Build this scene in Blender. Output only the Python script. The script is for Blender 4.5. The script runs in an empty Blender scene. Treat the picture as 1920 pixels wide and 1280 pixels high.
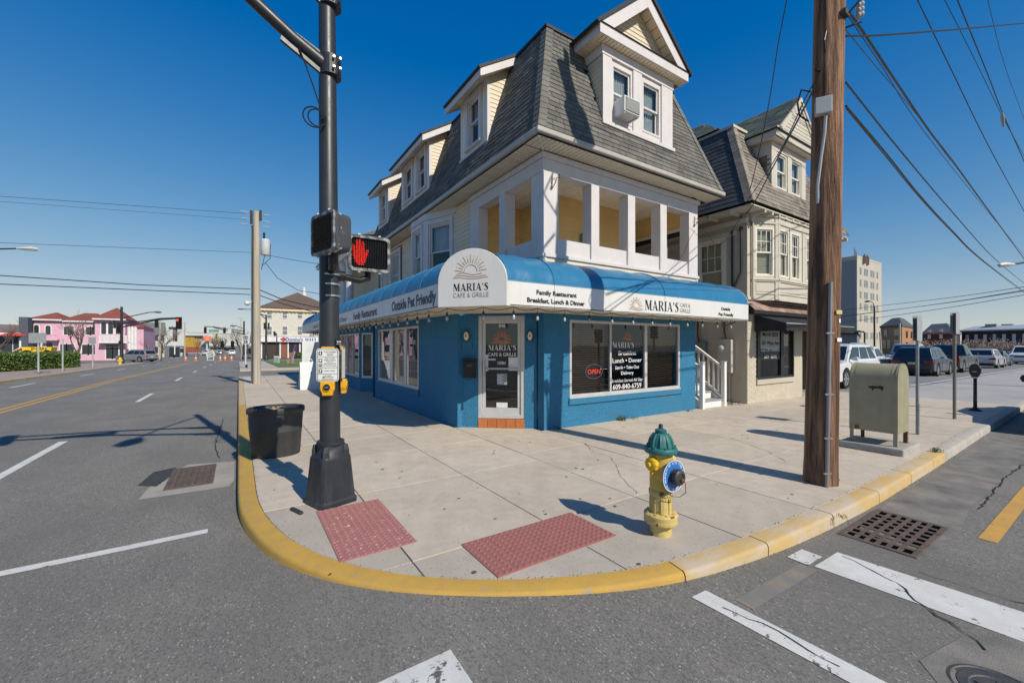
import bpy, bmesh, math, random
from mathutils import Vector, Matrix
random.seed(7)
R = math.radians
SC = bpy.context.scene
COL = SC.collection
V = Vector

# ---------------------------------------------------------------- camera, sky, sun, exposure
cd = bpy.data.cameras.new('camera'); cam = bpy.data.objects.new('camera', cd); COL.objects.link(cam)
cam.location = (0, 0, 1.62); cam.rotation_euler = (R(90), 0, R(56.72 - 90))
cd.sensor_width = 36; cd.lens = 36 * 781 / 1920; cd.shift_y = 7 / 1920
cd.clip_start = .05; cd.clip_end = 6000
SC.camera = cam
SUN_AZ, SUN_EL = -79.0, 40.0            # degrees: direction towards the sun, counter-clockwise from +X
w = bpy.data.worlds.new('World'); SC.world = w; w.use_nodes = True
wn = w.node_tree.nodes; wl = w.node_tree.links
sky = wn.new('ShaderNodeTexSky'); sky.sky_type = 'NISHITA'; sky.sun_disc = False
sky.sun_elevation = R(SUN_EL); sky.sun_rotation = R(90 - SUN_AZ)
sky.air_density = 1.0; sky.dust_density = 0.0; sky.ozone_density = 5.0; sky.altitude = 200
bg = wn['Background']; bg.inputs[1].default_value = .15
hs = wn.new('ShaderNodeHueSaturation'); hs.inputs['Saturation'].default_value = 1.16; wl.new(sky.outputs[0], hs.inputs['Color'])
vm = wn.new('ShaderNodeVectorMath'); vm.operation = 'MULTIPLY_ADD'; vm.inputs[1].default_value = (.35, .35, .35); vm.inputs[2].default_value = (1, 1, 1)   # soft shoulder: keeps the horizon from washing out
dv = wn.new('ShaderNodeVectorMath'); dv.operation = 'DIVIDE'; wl.new(hs.outputs[0], vm.inputs[0]); wl.new(hs.outputs[0], dv.inputs[0]); wl.new(vm.outputs[0], dv.inputs[1])
s1 = wn.new('ShaderNodeVectorMath'); s1.operation = 'SCALE'; s1.inputs['Scale'].default_value = .235; wl.new(dv.outputs[0], s1.inputs[0])
gm_ = wn.new('ShaderNodeGamma'); gm_.inputs[1].default_value = 1.15; wl.new(s1.outputs[0], gm_.inputs[0])
h2s = wn.new('ShaderNodeHueSaturation'); h2s.inputs['Hue'].default_value = .519; h2s.inputs['Saturation'].default_value = 1.24; wl.new(gm_.outputs[0], h2s.inputs['Color'])
s2 = wn.new('ShaderNodeVectorMath'); s2.operation = 'SCALE'; s2.inputs['Scale'].default_value = 7.5; wl.new(h2s.outputs[0], s2.inputs[0]); wl.new(s2.outputs[0], bg.inputs[0])
sd = bpy.data.lights.new('sun', 'SUN'); sun = bpy.data.objects.new('sun', sd); COL.objects.link(sun)
sd.energy = 3.75; sd.angle = R(.5); sd.color = (1, .925, .79)
sun.rotation_euler = (R(90 - SUN_EL), 0, R(SUN_AZ + 90))
sun.location = (3, -20, 30)
SC.view_settings.view_transform = 'Standard'; SC.view_settings.look = 'None'
SC.view_settings.exposure = .34; SC.view_settings.gamma = 1
SC.view_settings.use_curve_mapping = False

# ---------------------------------------------------------------- materials
def sr(h):      # '#rrggbb' -> linear
    c = [int(h[i:i + 2], 16) / 255 for i in (1, 3, 5)]
    return tuple(x / 12.92 if x <= .04045 else ((x + .055) / 1.055) ** 2.4 for x in c)
MATS = {}
def M(name, c, c2=None, s=2.5, rough=.6, metal=0, bump=0, bs=40, rnd=0, spec=.4, coat=0, speck=None, emit=0, lo=.35, hi=.7,
      fine=0, fs=90, stretch=None, wear=None, tone=0, bdist=.01, streak=None, dark=False, soft=.035):
    """colour c broken up with c2 by a noise of scale s (per metre); fine = small value noise; speck = (colour, scale, threshold);
    wear = (colour, scale, threshold) chips; streak = (colour, amount) vertical rain streaks; rnd / tone = per-piece value spread"""
    if name in MATS: return MATS[name]
    m = bpy.data.materials.new(name); m.use_nodes = True; MATS[name] = m
    nt = m.node_tree; N = nt.nodes; L = nt.links
    b = N['Principled BSDF']; b.inputs['Roughness'].default_value = rough; b.inputs['Metallic'].default_value = metal
    b.inputs['Specular IOR Level'].default_value = spec; b.inputs['Coat Weight'].default_value = coat
    b.inputs['Coat Roughness'].default_value = .06
    geo = N.new('ShaderNodeNewGeometry'); vec = geo.outputs['Position']
    if stretch:
        mp = N.new('ShaderNodeMapping'); mp.inputs['Scale'].default_value = stretch; L.new(vec, mp.inputs[0]); vec = mp.outputs[0]
    def noise(scale, det=5, ro=.6):
        n = N.new('ShaderNodeTexNoise'); n.inputs['Scale'].default_value = scale; n.inputs['Detail'].default_value = det
        n.inputs['Roughness'].default_value = ro; L.new(vec, n.inputs['Vector']); return n.outputs[0]
    def ramp(x, a, z):
        r = N.new('ShaderNodeMapRange'); r.inputs[1].default_value = a; r.inputs[2].default_value = z; L.new(x, r.inputs[0]); return r.outputs[0]
    def mix(f, a, z, mode='MIX'):
        x = N.new('ShaderNodeMix'); x.data_type = 'RGBA'; x.blend_type = mode
        for i, q in ((0, f), (6, a), (7, z)):
            if hasattr(q, 'is_linked'): L.new(q, x.inputs[i])
            else: x.inputs[i].default_value = q if i == 0 else (*q[:3], 1)
        return x.outputs[2]
    def math_(op, a, z):
        x = N.new('ShaderNodeMath'); x.operation = op
        for i, q in enumerate((a, z)):
            if hasattr(q, 'is_linked'): L.new(q, x.inputs[i])
            else: x.inputs[i].default_value = q
        return x.outputs[0]
    col = mix(ramp(noise(s), lo, hi), c, c2 or tuple(x * .82 for x in c))
    if speck:
        vo = N.new('ShaderNodeTexVoronoi'); vo.inputs['Scale'].default_value = speck[1]; L.new(vec, vo.inputs['Vector'])
        sx = N.new('ShaderNodeSeparateColor'); L.new(vo.outputs['Color'], sx.inputs[0])
        f = math_('MULTIPLY', math_('LESS_THAN', vo.outputs['Distance'], .42), math_('GREATER_THAN', sx.outputs[0], speck[2]))
        col = mix(math_('MULTIPLY', f, .8), col, speck[0])
        if dark: col = mix(math_('MULTIPLY', math_('LESS_THAN', sx.outputs[1], .28), .5), col, tuple(x * .45 for x in c))
    val = None
    if fine: val = math_('ADD', math_('MULTIPLY', math_('SUBTRACT', noise(fs, 3, .7), .5), fine * 2), 1)
    if rnd:
        oi = N.new('ShaderNodeObjectInfo'); q = math_('ADD', math_('MULTIPLY', math_('SUBTRACT', oi.outputs['Random'], .5), rnd * 2), 1)
        val = math_('MULTIPLY', val, q) if val else q
    if tone:
        at = N.new('ShaderNodeAttribute'); at.attribute_name = 'tone'; q = math_('ADD', math_('MULTIPLY', at.outputs['Fac'], tone), 1)
        val = math_('MULTIPLY', val, q) if val else q
    if val:
        cx = N.new('ShaderNodeCombineColor')
        for i in range(3): L.new(val, cx.inputs[i])
        col = mix(1.0, col, cx.outputs[0], 'MULTIPLY')
    if streak:
        mp = N.new('ShaderNodeMapping'); mp.inputs['Scale'].default_value = (1, 1, .06); L.new(geo.outputs['Position'], mp.inputs[0])
        n = N.new('ShaderNodeTexNoise'); n.inputs['Scale'].default_value = 9; n.inputs['Detail'].default_value = 6; L.new(mp.outputs[0], n.inputs['Vector'])
        col = mix(math_('MULTIPLY', ramp(n.outputs[0], .5, .75), streak[1]), col, streak[0])
    rg = rough
    if wear:
        f = ramp(noise(wear[1], 8, .72), wear[2], wear[2] + soft)
        col = mix(f, col, wear[0])
    L.new(col, b.inputs['Base Color'])
    rr = N.new('ShaderNodeMapRange'); rr.inputs[3].default_value = max(.03, rough - .12); rr.inputs[4].default_value = min(1, rough + .12)
    L.new(noise(s * 3), rr.inputs[0]); L.new(rr.outputs[0], b.inputs['Roughness'])
    if bump:
        bp = N.new('ShaderNodeBump'); bp.inputs['Strength'].default_value = bump; bp.inputs['Distance'].default_value = bdist
        L.new(noise(bs, 6, .65), bp.inputs['Height']); L.new(bp.outputs[0], b.inputs['Normal'])
    if emit:
        b.inputs['Emission Color'].default_value = (*c, 1); b.inputs['Emission Strength'].default_value = emit
    return m

def glass(name, tint=(.75, .8, .8), boost=1.0, refl=.0):
    m = bpy.data.materials.new(name); m.use_nodes = True; nt = m.node_tree; N = nt.nodes; L = nt.links
    for n in list(N): N.remove(n)
    m.use_transparent_shadow = True
    o = N.new('ShaderNodeOutputMaterial'); mx = N.new('ShaderNodeMixShader'); t = N.new('ShaderNodeBsdfTransparent'); g = N.new('ShaderNodeBsdfGlossy')
    fr = N.new('ShaderNodeMath'); fr.operation = 'MULTIPLY_ADD'; fr.inputs[1].default_value = .955; fr.inputs[2].default_value = .045   # Schlick, the same from both sides
    lw_ = N.new('ShaderNodeLayerWeight'); lw_.inputs[0].default_value = .5; pw = N.new('ShaderNodeMath'); pw.operation = 'POWER'; pw.inputs[1].default_value = 5; L.new(lw_.outputs['Facing'], pw.inputs[0]); L.new(pw.outputs[0], fr.inputs[0])
    ma = N.new('ShaderNodeMath'); ma.operation = 'MULTIPLY_ADD'; ma.inputs[1].default_value = boost; ma.inputs[2].default_value = refl; ma.use_clamp = True
    t.inputs[0].default_value = (*tint, 1); g.inputs[0].default_value = (.95, .97, 1, 1); g.inputs['Roughness'].default_value = .015
    no = N.new('ShaderNodeTexNoise'); no.inputs['Scale'].default_value = 1.7
    ge = N.new('ShaderNodeNewGeometry'); L.new(ge.outputs['Position'], no.inputs['Vector'])
    bp = N.new('ShaderNodeBump'); bp.inputs['Strength'].default_value = .05; bp.inputs['Distance'].default_value = .02
    L.new(no.outputs[0], bp.inputs['Height']); L.new(bp.outputs[0], g.inputs['Normal'])
    L.new(fr.outputs[0], ma.inputs[0]); L.new(ma.outputs[0], mx.inputs[0]); L.new(t.outputs[0], mx.inputs[1]); L.new(g.outputs[0], mx.inputs[2])
    L.new(mx.outputs[0], o.inputs[0]); MATS[name] = m
    return m

asphalt = M('asphalt', (.225, .21, .187), (.165, .156, .142), s=.8, rough=.9, bump=.8, bs=130, fine=.75, fs=95, wear=((.152, .144, .13), .28, .47), soft=.25, stretch=(1.4, .8, 1), speck=((.42, .39, .35), 70, .9), bdist=.008, dark=True)
asphalt_lot = M('asphalt_lot', (.24, .235, .225), (.17, .168, .165), s=.5, rough=.9, bump=.3, bs=90, fine=.25, fs=60)
asphalt_patch = M('asphalt_patch', (.24, .22, .195), (.11, .107, .102), s=3.2, rough=.92, bump=.6, bs=120, fine=.35, fs=110, bdist=.008)
concrete = M('concrete', (.53, .455, .37), (.45, .385, .31), s=5, rough=.85, bump=.22, bs=130, fine=.1, fs=70, rnd=.07, speck=((.3, .26, .22), 45, .97), bdist=.004, wear=((.385, .32, .255), 1.3, .5), soft=.26)
concrete_rough = M('concrete_rough', (.46, .40, .335), (.38, .335, .28), s=1.4, rough=.9, bump=.4, bs=150, fine=.22, fs=140, rnd=.03, speck=((.22, .19, .16), 70, .94), bdist=.005, wear=((.35, .3, .25), 1.7, .52), soft=.25)
concrete_dark = M('concrete_dark', (.1, .09, .08), rough=.95)
concrete_grey = M('concrete_grey', (.4, .38, .345), (.28, .265, .24), s=4, rough=.9, bump=.4, bs=90, fine=.25)
kerb_yellow = M('kerb_yellow', (.52, .315, .06), (.45, .275, .07), s=4, rough=.75, bump=.35, bs=90, fine=.18, wear=((.34, .29, .22), 9, .585), soft=.05, streak=((.33, .2, .06), .3))
kerb_worn = M('kerb_worn', (.52, .34, .11), (.46, .34, .18), s=5, rough=.8, bump=.35, bs=80, fine=.15, wear=((.48, .39, .29), 3.2, .43), stretch=(.6, 1, 1), soft=.14)
kerb_bare = M('kerb_bare', (.44, .4, .35), (.34, .31, .27), s=4, rough=.85, bump=.35, bs=80, fine=.2)
road_white = M('road_white', (.62, .61, .58), (.53, .52, .49), s=6, rough=.8, fine=.2, fs=120, wear=((.12, .115, .11), 9, .6))
road_white_worn = M('road_white_worn', (.6, .59, .56), (.5, .49, .47), s=6, rough=.85, fine=.2, fs=120, wear=((.1, .1, .102), 14, .56))
road_yellow = M('road_yellow', (.55, .31, .07), (.45, .26, .08), s=6, rough=.85, fine=.2, fs=120, wear=((.1, .1, .102), 16, .62))
crack_m = M('crack', (.018, .018, .018), rough=1)
tactile_red = M('tactile_red', (.33, .13, .115), (.285, .12, .105), s=7, rough=.7, fine=.15, fs=80, wear=((.5, .3, .26), 26, .72))
tactile_worn = M('tactile_worn', (.38, .165, .15), (.32, .14, .125), s=7, rough=.7, fine=.15, fs=80, wear=((.62, .45, .4), 20, .6))
iron = M('cast_iron', (.17, .125, .1), (.1, .075, .065), s=14, rough=.75, metal=.35, bump=.3, bs=120, fine=.2)
iron_dark = M('cast_iron_dark', (.07, .075, .085), (.12, .1, .085), s=9, rough=.6, metal=.4, bump=.3, bs=100, fine=.2)
pit = M('pit_black', (.004, .004, .004), rough=1, spec=0)

stucco = M('blue_stucco', (.04, .205, .37), (.034, .18, .33), s=2.2, rough=.72, bump=1.0, bs=38, fine=.24, fs=20, bdist=.03, spec=.25, wear=((.055, .19, .31), 1.1, .52), soft=.2, streak=((.06, .18, .28), .35))
tile_orange = M('orange_tile', (.5, .17, .05), (.42, .14, .045), s=9, rough=.55, rnd=.1)
white_trim = M('white_trim', (.66, .615, .6), (.59, .555, .545), s=2.5, rough=.55, fine=.04, streak=((.5, .47, .44), .25))
cream_trim = M('cream_trim', (.76, .72, .62), (.7, .66, .56), s=2, rough=.55)
siding = M('cream_siding', (.7, .595, .44), (.64, .54, .4), s=2, rough=.5, rnd=.03, streak=((.6, .54, .42), .2))
porch_siding_bounce = M('porch_siding_bounce', (.84, .6, .27), (.76, .54, .23), s=2, rough=.55, rnd=.03)  # same cream siding, with the warm bounce light put into its colour
soffit_m = M('soffit_plank', (.8, .67, .48), (.74, .61, .43), s=3, rough=.55, rnd=.04)  # albedo warmed to carry the bounce off the sunlit walk
ceiling_m = M('porch_ceiling_plank', (.84, .78, .68), (.78, .71, .62), s=3, rough=.6, rnd=.04)
shingle_m = M('grey_shingle', (.155, .148, .128), (.112, .108, .096), s=2.2, rough=.9, bump=.3, bs=120, fine=.3, fs=130, rnd=.2, tone=.3)
shingle_tan = M('tan_shingle', (.25, .215, .175), (.18, .155, .13), s=1.6, rough=.9, bump=.3, bs=100, fine=.3, fs=110, rnd=.25, tone=.35)
shingle_green = M('green_shingle', (.095, .135, .115), (.12, .125, .1), s=2, rough=.9, bump=.3, bs=100, fine=.3, fs=110, rnd=.2, tone=.3)
roof_core = M('roof_underlay', (.05, .05, .05), rough=.95)
gutter_m = M('gutter', (.5, .45, .4), rough=.35, fine=.03)
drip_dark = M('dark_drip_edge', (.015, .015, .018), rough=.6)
glass_m = glass('window_glass', (.82, .86, .86), 1.1, .015)
glass_shop = glass('shop_glass', (.68, .7, .68), 1.2, .02)
glass_dark = M('dark_glass', (.012, .016, .02), rough=.05, spec=.9)
glass_car = M('car_glass', (.012, .016, .018), rough=.05, spec=.9)
curtain_m = M('curtain', (.5, .53, .55), (.34, .37, .41), s=9, rough=.9, stretch=(6, 6, .4))
curtain_lace = M('lace_curtain', (.42, .45, .45), (.24, .28, .29), s=22, rough=.9)
room_dark = M('dark_room', (.012, .011, .01), rough=.95)
blind_m = M('blind_slat', (.3, .215, .14), (.24, .17, .11), s=4, rough=.6, rnd=.08)
blind_cream = M('cream_blind', (.66, .6, .42), (.6, .54, .37), s=4, rough=.6)
alu = M('aluminium', (.6, .6, .59), (.52, .52, .51), s=5, rough=.4, metal=.25, fine=.05)
vinyl_blue = M('blue_vinyl', (.026, .165, .32), (.022, .15, .29), s=1.2, rough=.33, spec=.5, fine=.03, bump=.22, bs=5, bdist=.05, streak=((.06, .2, .33), .4))
vinyl_white = M('white_vinyl', (.68, .67, .65), (.63, .62, .6), s=1.3, rough=.45, fine=.02, bump=.1, bs=4, bdist=.03, streak=((.5, .48, .44), .3))
soffit_cream = M('awning_soffit', (.7, .6, .44), (.64, .55, .4), s=2, rough=.6)
ink = M('black_ink', (.018, .018, .02), rough=.5)
ink_grey = M('grey_ink', (.26, .26, .27), rough=.5)
ink_navy = M('navy_ink', (.02, .035, .075), rough=.5)
ink_bronze = M('bronze_ink', (.5, .3, .17), rough=.5)
ink_orange = M('orange_ink', (.62, .2, .09), rough=.5)
ink_white = M('white_ink', (.82, .82, .82), rough=.5)
black_m = M('black_paint', (.012, .012, .013), (.02, .02, .02), s=8, rough=.4, fine=.1)
black_plastic = M('black_plastic', (.032, .033, .035), (.05, .05, .051), s=5, rough=.5, fine=.15, streak=((.06, .06, .06), .5))
pole_black = M('black_powder_coat', (.022, .025, .029), (.03, .033, .037), s=5, rough=.42, fine=.12, fs=60, spec=.5)
base_black = M('black_base', (.026, .03, .037), (.018, .02, .025), s=4, rough=.5, fine=.15, fs=50, streak=((.09, .095, .1), .5), wear=((.2, .2, .2), 17, .77))
chip_black = M('chipped_black', (.055, .058, .066), (.045, .047, .055), s=5, rough=.6, fine=.1, wear=((.5, .5, .48), 8, .6))
steel = M('steel', (.5, .5, .5), rough=.35, metal=.8)
galv = M('galvanised', (.34, .35, .36), (.26, .27, .28), s=9, rough=.5, metal=.55, fine=.1)
sign_grey = M('sign_back', (.4, .41, .42), (.34, .35, .36), s=4, rough=.5, metal=.2)
sign_white = M('sign_white', (.76, .76, .74), rough=.45)
signal_yellow = M('signal_yellow', (.72, .38, .02), (.64, .32, .015), s=7, rough=.42, fine=.06)
wood_pole = M('weathered_wood', (.4, .22, .125), (.1, .055, .035), s=13, rough=.92, bump=1.0, bs=30, fine=.5, fs=70, stretch=(1, 1, .06), bdist=.05, lo=.36, hi=.62, wear=((.03, .02, .015), 26, .66))
wood_grey = M('grey_wood', (.5, .44, .34), (.36, .31, .24), s=12, rough=.9, bump=.6, bs=30, fine=.2, stretch=(1, 1, .06), bdist=.02)
conduit_m = M('conduit', (.3, .28, .28), rough=.5, metal=.4)
pvc = M('pvc_grey', (.4, .41, .42), rough=.5)
hyd_yellow = M('hydrant_yellow', (.62, .43, .1), (.54, .36, .07), s=6, rough=.5, bump=.15, bs=30, fine=.1, wear=((.22, .08, .025), 11, .74))
hyd_yellow_dirty = M('hydrant_yellow_rusty', (.6, .46, .17), (.5, .38, .13), s=6, rough=.6, bump=.25, bs=40, fine=.15, wear=((.14, .05, .02), 16, .585))
hyd_bright = M('hydrant_cap_yellow', (.76, .48, .02), (.68, .42, .02), s=9, rough=.45, fine=.08)
hyd_green = M('hydrant_green', (.03, .165, .155), (.022, .12, .12), s=6, rough=.5, fine=.12, wear=((.22, .34, .32), 14, .73))
hyd_blue = M('hydrant_blue', (.02, .16, .5), rough=.45)
hyd_cap = M('hydrant_grey_cap', (.085, .075, .07), (.06, .055, .05), s=20, rough=.5, metal=.4, fine=.15)
mail_green = M('olive_paint', (.34, .31, .205), (.285, .262, .175), s=5, rough=.5, fine=.08, wear=((.06, .045, .035), 7, .69), streak=((.25, .22, .13), .4))
rust = M('rusty_steel', (.13, .05, .03), (.22, .12, .06), s=14, rough=.85, fine=.2)
soil = M('soil', (.2, .14, .1), (.12, .085, .06), s=18, rough=.95, bump=.8, bs=50)
beige_paint = M('beige_paint', (.52, .465, .375), (.46, .41, .33), s=1.6, rough=.6, fine=.04, rnd=.02)
beige_trim = M('beige_trim', (.58, .53, .44), (.52, .475, .395), s=2, rough=.55, fine=.03)
fabric_black = M('black_fabric', (.016, .016, .018), (.03, .03, .032), s=3, rough=.9, fine=.15)
rust_tile = M('rusty_pent_tile', (.3, .24, .2), (.3, .13, .09), s=5, rough=.85, rnd=.25, fine=.2)
grass_m = M('grass_blade', (.075, .12, .025), (.12, .13, .05), s=8, rough=.8)
lawn_m = M('lawn', (.09, .16, .03), (.13, .16, .05), s=4, rough=.95, fine=.4, fs=40)
leaf_m = M('hedge_leaf', (.075, .14, .025), (.11, .16, .03), s=3, rough=.55, fine=.35, fs=9, tone=.5)
bark = M('bark', (.13, .105, .085), (.09, .07, .06), s=12, rough=.95, fine=.2)
twig = M('twig', (.2, .155, .13), (.15, .11, .095), s=3, rough=.95)
blossom = M('pale_blossom', (.42, .32, .27), (.3, .25, .2), s=1.5, rough=.9, fine=.4, fs=6, tone=.4)
# ---------------------------------------------------------------- builders
ORI = {}
class MB:
    """collects boxes, prisms, tubes and sheets; every piece ends up in ONE mesh object"""
    def __init__(s): s.v = []; s.f = []; s.tone = None
    def add(s, vs, fs):
        k = len(s.v); s.v += [tuple(p) for p in vs]; s.f += [tuple(i + k for i in q) for q in fs]; return s
    def box(s, a, b):
        x0, y0, z0 = a; x1, y1, z1 = b
        return s.add([(x0, y0, z0), (x1, y0, z0), (x1, y1, z0), (x0, y1, z0), (x0, y0, z1), (x1, y0, z1), (x1, y1, z1), (x0, y1, z1)],
                     [(0, 3, 2, 1), (4, 5, 6, 7), (0, 1, 5, 4), (1, 2, 6, 5), (2, 3, 7, 6), (3, 0, 4, 7)])
    def obox(s, o, u, n, w, d, h, up=(0, 0, 1)):     # corner o, u = along width, n = depth direction, up = height direction
        o, u, n, up = V(o), V(u), V(n), V(up)
        p = [o + u * a + n * b + up * c for c in (0, h) for a, b in ((0, 0), (w, 0), (w, d), (0, d))]
        return s.add(p, [(0, 3, 2, 1), (4, 5, 6, 7), (0, 1, 5, 4), (1, 2, 6, 5), (2, 3, 7, 6), (3, 0, 4, 7)])
    def quad(s, *p): return s.add(p, [tuple(range(len(p)))])
    def prism(s, pts, d):                            # polygon (3-D points) extruded by vector d
        n = len(pts); d = V(d); a = [V(p) for p in pts]; b = [p + d for p in a]
        return s.add(a + b, [tuple(range(n))[::-1], tuple(range(n, 2 * n))] + [(i, (i + 1) % n, n + (i + 1) % n, n + i) for i in range(n)])
    def tube(s, pts, r, n=8, cap=True):              # round bar along a polyline, r = number or list
        pts = [V(p) for p in pts]; m = len(pts); rs = r if isinstance(r, (list, tuple)) else [r] * m
        t0 = (pts[1] - pts[0]).normalized(); ref = V((0, 0, 1)) if abs(t0.z) < .9 else V((1, 0, 0))
        side = t0.cross(ref).normalized(); vs = []
        for i, p in enumerate(pts):
            t = (pts[min(i + 1, m - 1)] - pts[max(i - 1, 0)]).normalized()
            side = (side - t * side.dot(t)).normalized(); up = t.cross(side)
            for k in range(n):
                a = 2 * math.pi * k / n; vs.append(p + (side * math.cos(a) + up * math.sin(a)) * rs[i])
        fs = [(i * n + k, i * n + (k + 1) % n, (i + 1) * n + (k + 1) % n, (i + 1) * n + k) for i in range(m - 1) for k in range(n)]
        if cap: fs += [tuple(range(n))[::-1], tuple(range((m - 1) * n, m * n))]
        return s.add(vs, fs)
    def lathe(s, prof, o=(0, 0, 0), n=24, ax=(0, 0, 1), cap=True, sx=1, sy=1):   # prof = [(radius, height)]
        ax = V(ax).normalized(); ref = V((1, 0, 0)) if abs(ax.x) < .9 else V((0, 1, 0))
        u = (ref - ax * ref.dot(ax)).normalized(); w = ax.cross(u); o = V(o); vs = []
        for r, h in prof:
            for k in range(n):
                a = 2 * math.pi * k / n; vs.append(o + ax * h + u * (math.cos(a) * r * sx) + w * (math.sin(a) * r * sy))
        m = len(prof); fs = [(i * n + k, i * n + (k + 1) % n, (i + 1) * n + (k + 1) % n, (i + 1) * n + k) for i in range(m - 1) for k in range(n)]
        if cap: fs += [tuple(range(n))[::-1], tuple(range((m - 1) * n, m * n))]
        return s.add(vs, fs)
    def ball(s, o, r, n=10, sz=1): return s.lathe([(r * math.sin(math.pi * i / 6) + 1e-4, -r * sz * math.cos(math.pi * i / 6)) for i in range(7)], o, n)
    def loft(s, rings, close=True, cap=True):
        n = len(rings[0]); m = len(rings); k = n if close else n - 1
        fs = [(i * n + j, i * n + (j + 1) % n, (i + 1) * n + (j + 1) % n, (i + 1) * n + j) for i in range(m - 1) for j in range(k)]
        if cap: fs += [tuple(range(n))[::-1], tuple(range((m - 1) * n, m * n))]
        return s.add([p for r in rings for p in r], fs)

def mesh_of(name, mb, m, o=(0, 0, 0), smooth=False, recalc=True):
    me = bpy.data.meshes.new(name); o = V(o)
    me.from_pydata([V(p) - o for p in mb.v], [], mb.f)
    if recalc:
        bm = bmesh.new(); bm.from_mesh(me); bmesh.ops.recalc_face_normals(bm, faces=bm.faces); bm.to_mesh(me); bm.free()
    me.materials.append(m)
    if smooth:
        me.polygons.foreach_set('use_smooth', [True] * len(me.polygons))
        try: me.set_sharp_from_angle(angle=R(40))
        except Exception: pass
    if mb.tone:
        a = me.attributes.new('tone', 'FLOAT', 'FACE'); a.data.foreach_set('value', mb.tone)
    return me
def tag(o, label=None, cat=None, group=None, kind=None):
    if label: o['label'] = label
    if cat: o['category'] = cat
    if group: o['group'] = group
    if kind: o['kind'] = kind
    return o
def bev(o, w, seg=2):
    b = o.modifiers.new('bevel', 'BEVEL'); b.width = w; b.segments = seg; b.limit_method = 'ANGLE'; b.angle_limit = R(35); return o
def thing(name, label, cat, loc=(0, 0, 0), rz=0, group=None):
    o = bpy.data.objects.new(name, None); COL.objects.link(o); o.location = loc; o.rotation_euler = (0, 0, rz); o.empty_display_size = .2
    ORI[o.name] = (0, 0, 0) if rz or loc is None else tuple(loc)
    return tag(o, label, cat, group)
def local(o): ORI[o.name] = (0, 0, 0); return o
def part(name, mb, m, parent, smooth=False, bevel=0, kind=None, label=None, recalc=True):
    og = ORI[parent.name]
    o = bpy.data.objects.new(name, mesh_of(name, mb, m, og, smooth, recalc)); COL.objects.link(o); o.parent = parent; ORI[o.name] = og
    if bevel: bev(o, bevel)
    return tag(o, label, kind=kind)
def inst(name, me, parent, mat4):                    # a piece that shares mesh data, placed by a world matrix
    o = bpy.data.objects.new(name, me); COL.objects.link(o); o.parent = parent
    o.matrix_local = Matrix.Translation(-V(ORI[parent.name])) @ mat4; return o
def solo(name, mb, m, label, cat, group=None, smooth=False, bevel=0, kind=None):
    zs = min(p[2] for p in mb.v); lo = [p for p in mb.v if p[2] < zs + .02]
    og = (sum(p[0] for p in lo) / len(lo), sum(p[1] for p in lo) / len(lo), zs)
    o = bpy.data.objects.new(name, mesh_of(name, mb, m, og, smooth)); COL.objects.link(o); o.location = og; ORI[o.name] = og
    if bevel: bev(o, bevel)
    return tag(o, label, cat, group, kind)
def struct(name, mb, m, recalc=True, smooth=False):
    o = bpy.data.objects.new(name, mesh_of(name, mb, m, (0, 0, 0), smooth, recalc)); COL.objects.link(o); ORI[o.name] = (0, 0, 0)
    return tag(o, kind='structure')
def copy_tree(o, parent=None, loc=None, rz=None, label=None):
    c = o.copy(); COL.objects.link(c); c.parent = parent
    for ch in o.children: copy_tree(ch, c)
    if loc is not None: c.location = loc
    if rz is not None: c.rotation_euler = (0, 0, rz)
    if label: c['label'] = label
    return c
TEXTS = []
def text(parent, body, m, o, u, up, h, w=None, align='C', bold=0, name='lettering', depth=.004, font_h=.73):
    """flat lettering: o = middle (C) or left end (L) of the base line, u = reading direction, h = cap height, w = full width"""
    TEXTS.append((parent, body, m, V(o), V(u).normalized(), V(up).normalized(), h, w, align, bold, name, depth, font_h))
def flush_texts():
    tmp = []
    for t in TEXTS:
        c = bpy.data.curves.new('t', 'FONT'); c.body = t[1]; c.size = 1; c.offset = t[9]; c.extrude = 0; c.resolution_u = 3
        o = bpy.data.objects.new('t', c); COL.objects.link(o); tmp.append(o)
    dg = bpy.context.evaluated_depsgraph_get(); dg.update()
    for t, o in zip(TEXTS, tmp):
        parent, body, m, og, u, up, h, w, align, bold, name, depth, fh = t
        me = bpy.data.meshes.new_from_object(o.evaluated_get(dg)); n = u.cross(up)
        xs = [v.co.x for v in me.vertices]; x0, x1 = min(xs), max(xs)
        sy = h / fh; sx = w / (x1 - x0) if w else sy
        off = og - V(ORI[parent.name]); mid = (x0 + x1) / 2 if align == 'C' else x0
        for v in me.vertices: v.co = off + u * ((v.co.x - mid) * sx) + up * (v.co.y * sy) + n * depth
        me.materials.clear(); me.materials.append(m); me.name = name
        q = bpy.data.objects.new(name, me); COL.objects.link(q); q.parent = parent; ORI[q.name] = ORI[parent.name]
        c = o.data; bpy.data.objects.remove(o); bpy.data.curves.remove(c)
def flat(parent, polys, m, o, u, up, name='lettering', depth=.004):   # flat print from 2-D polygons
    o, u, up = V(o), V(u).normalized(), V(up).normalized(); n = u.cross(up); b = MB()
    for p in polys: b.quad(*[o + u * x + up * y + n * depth for x, y in p])
    return part(name, b, m, parent, recalc=False)
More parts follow.
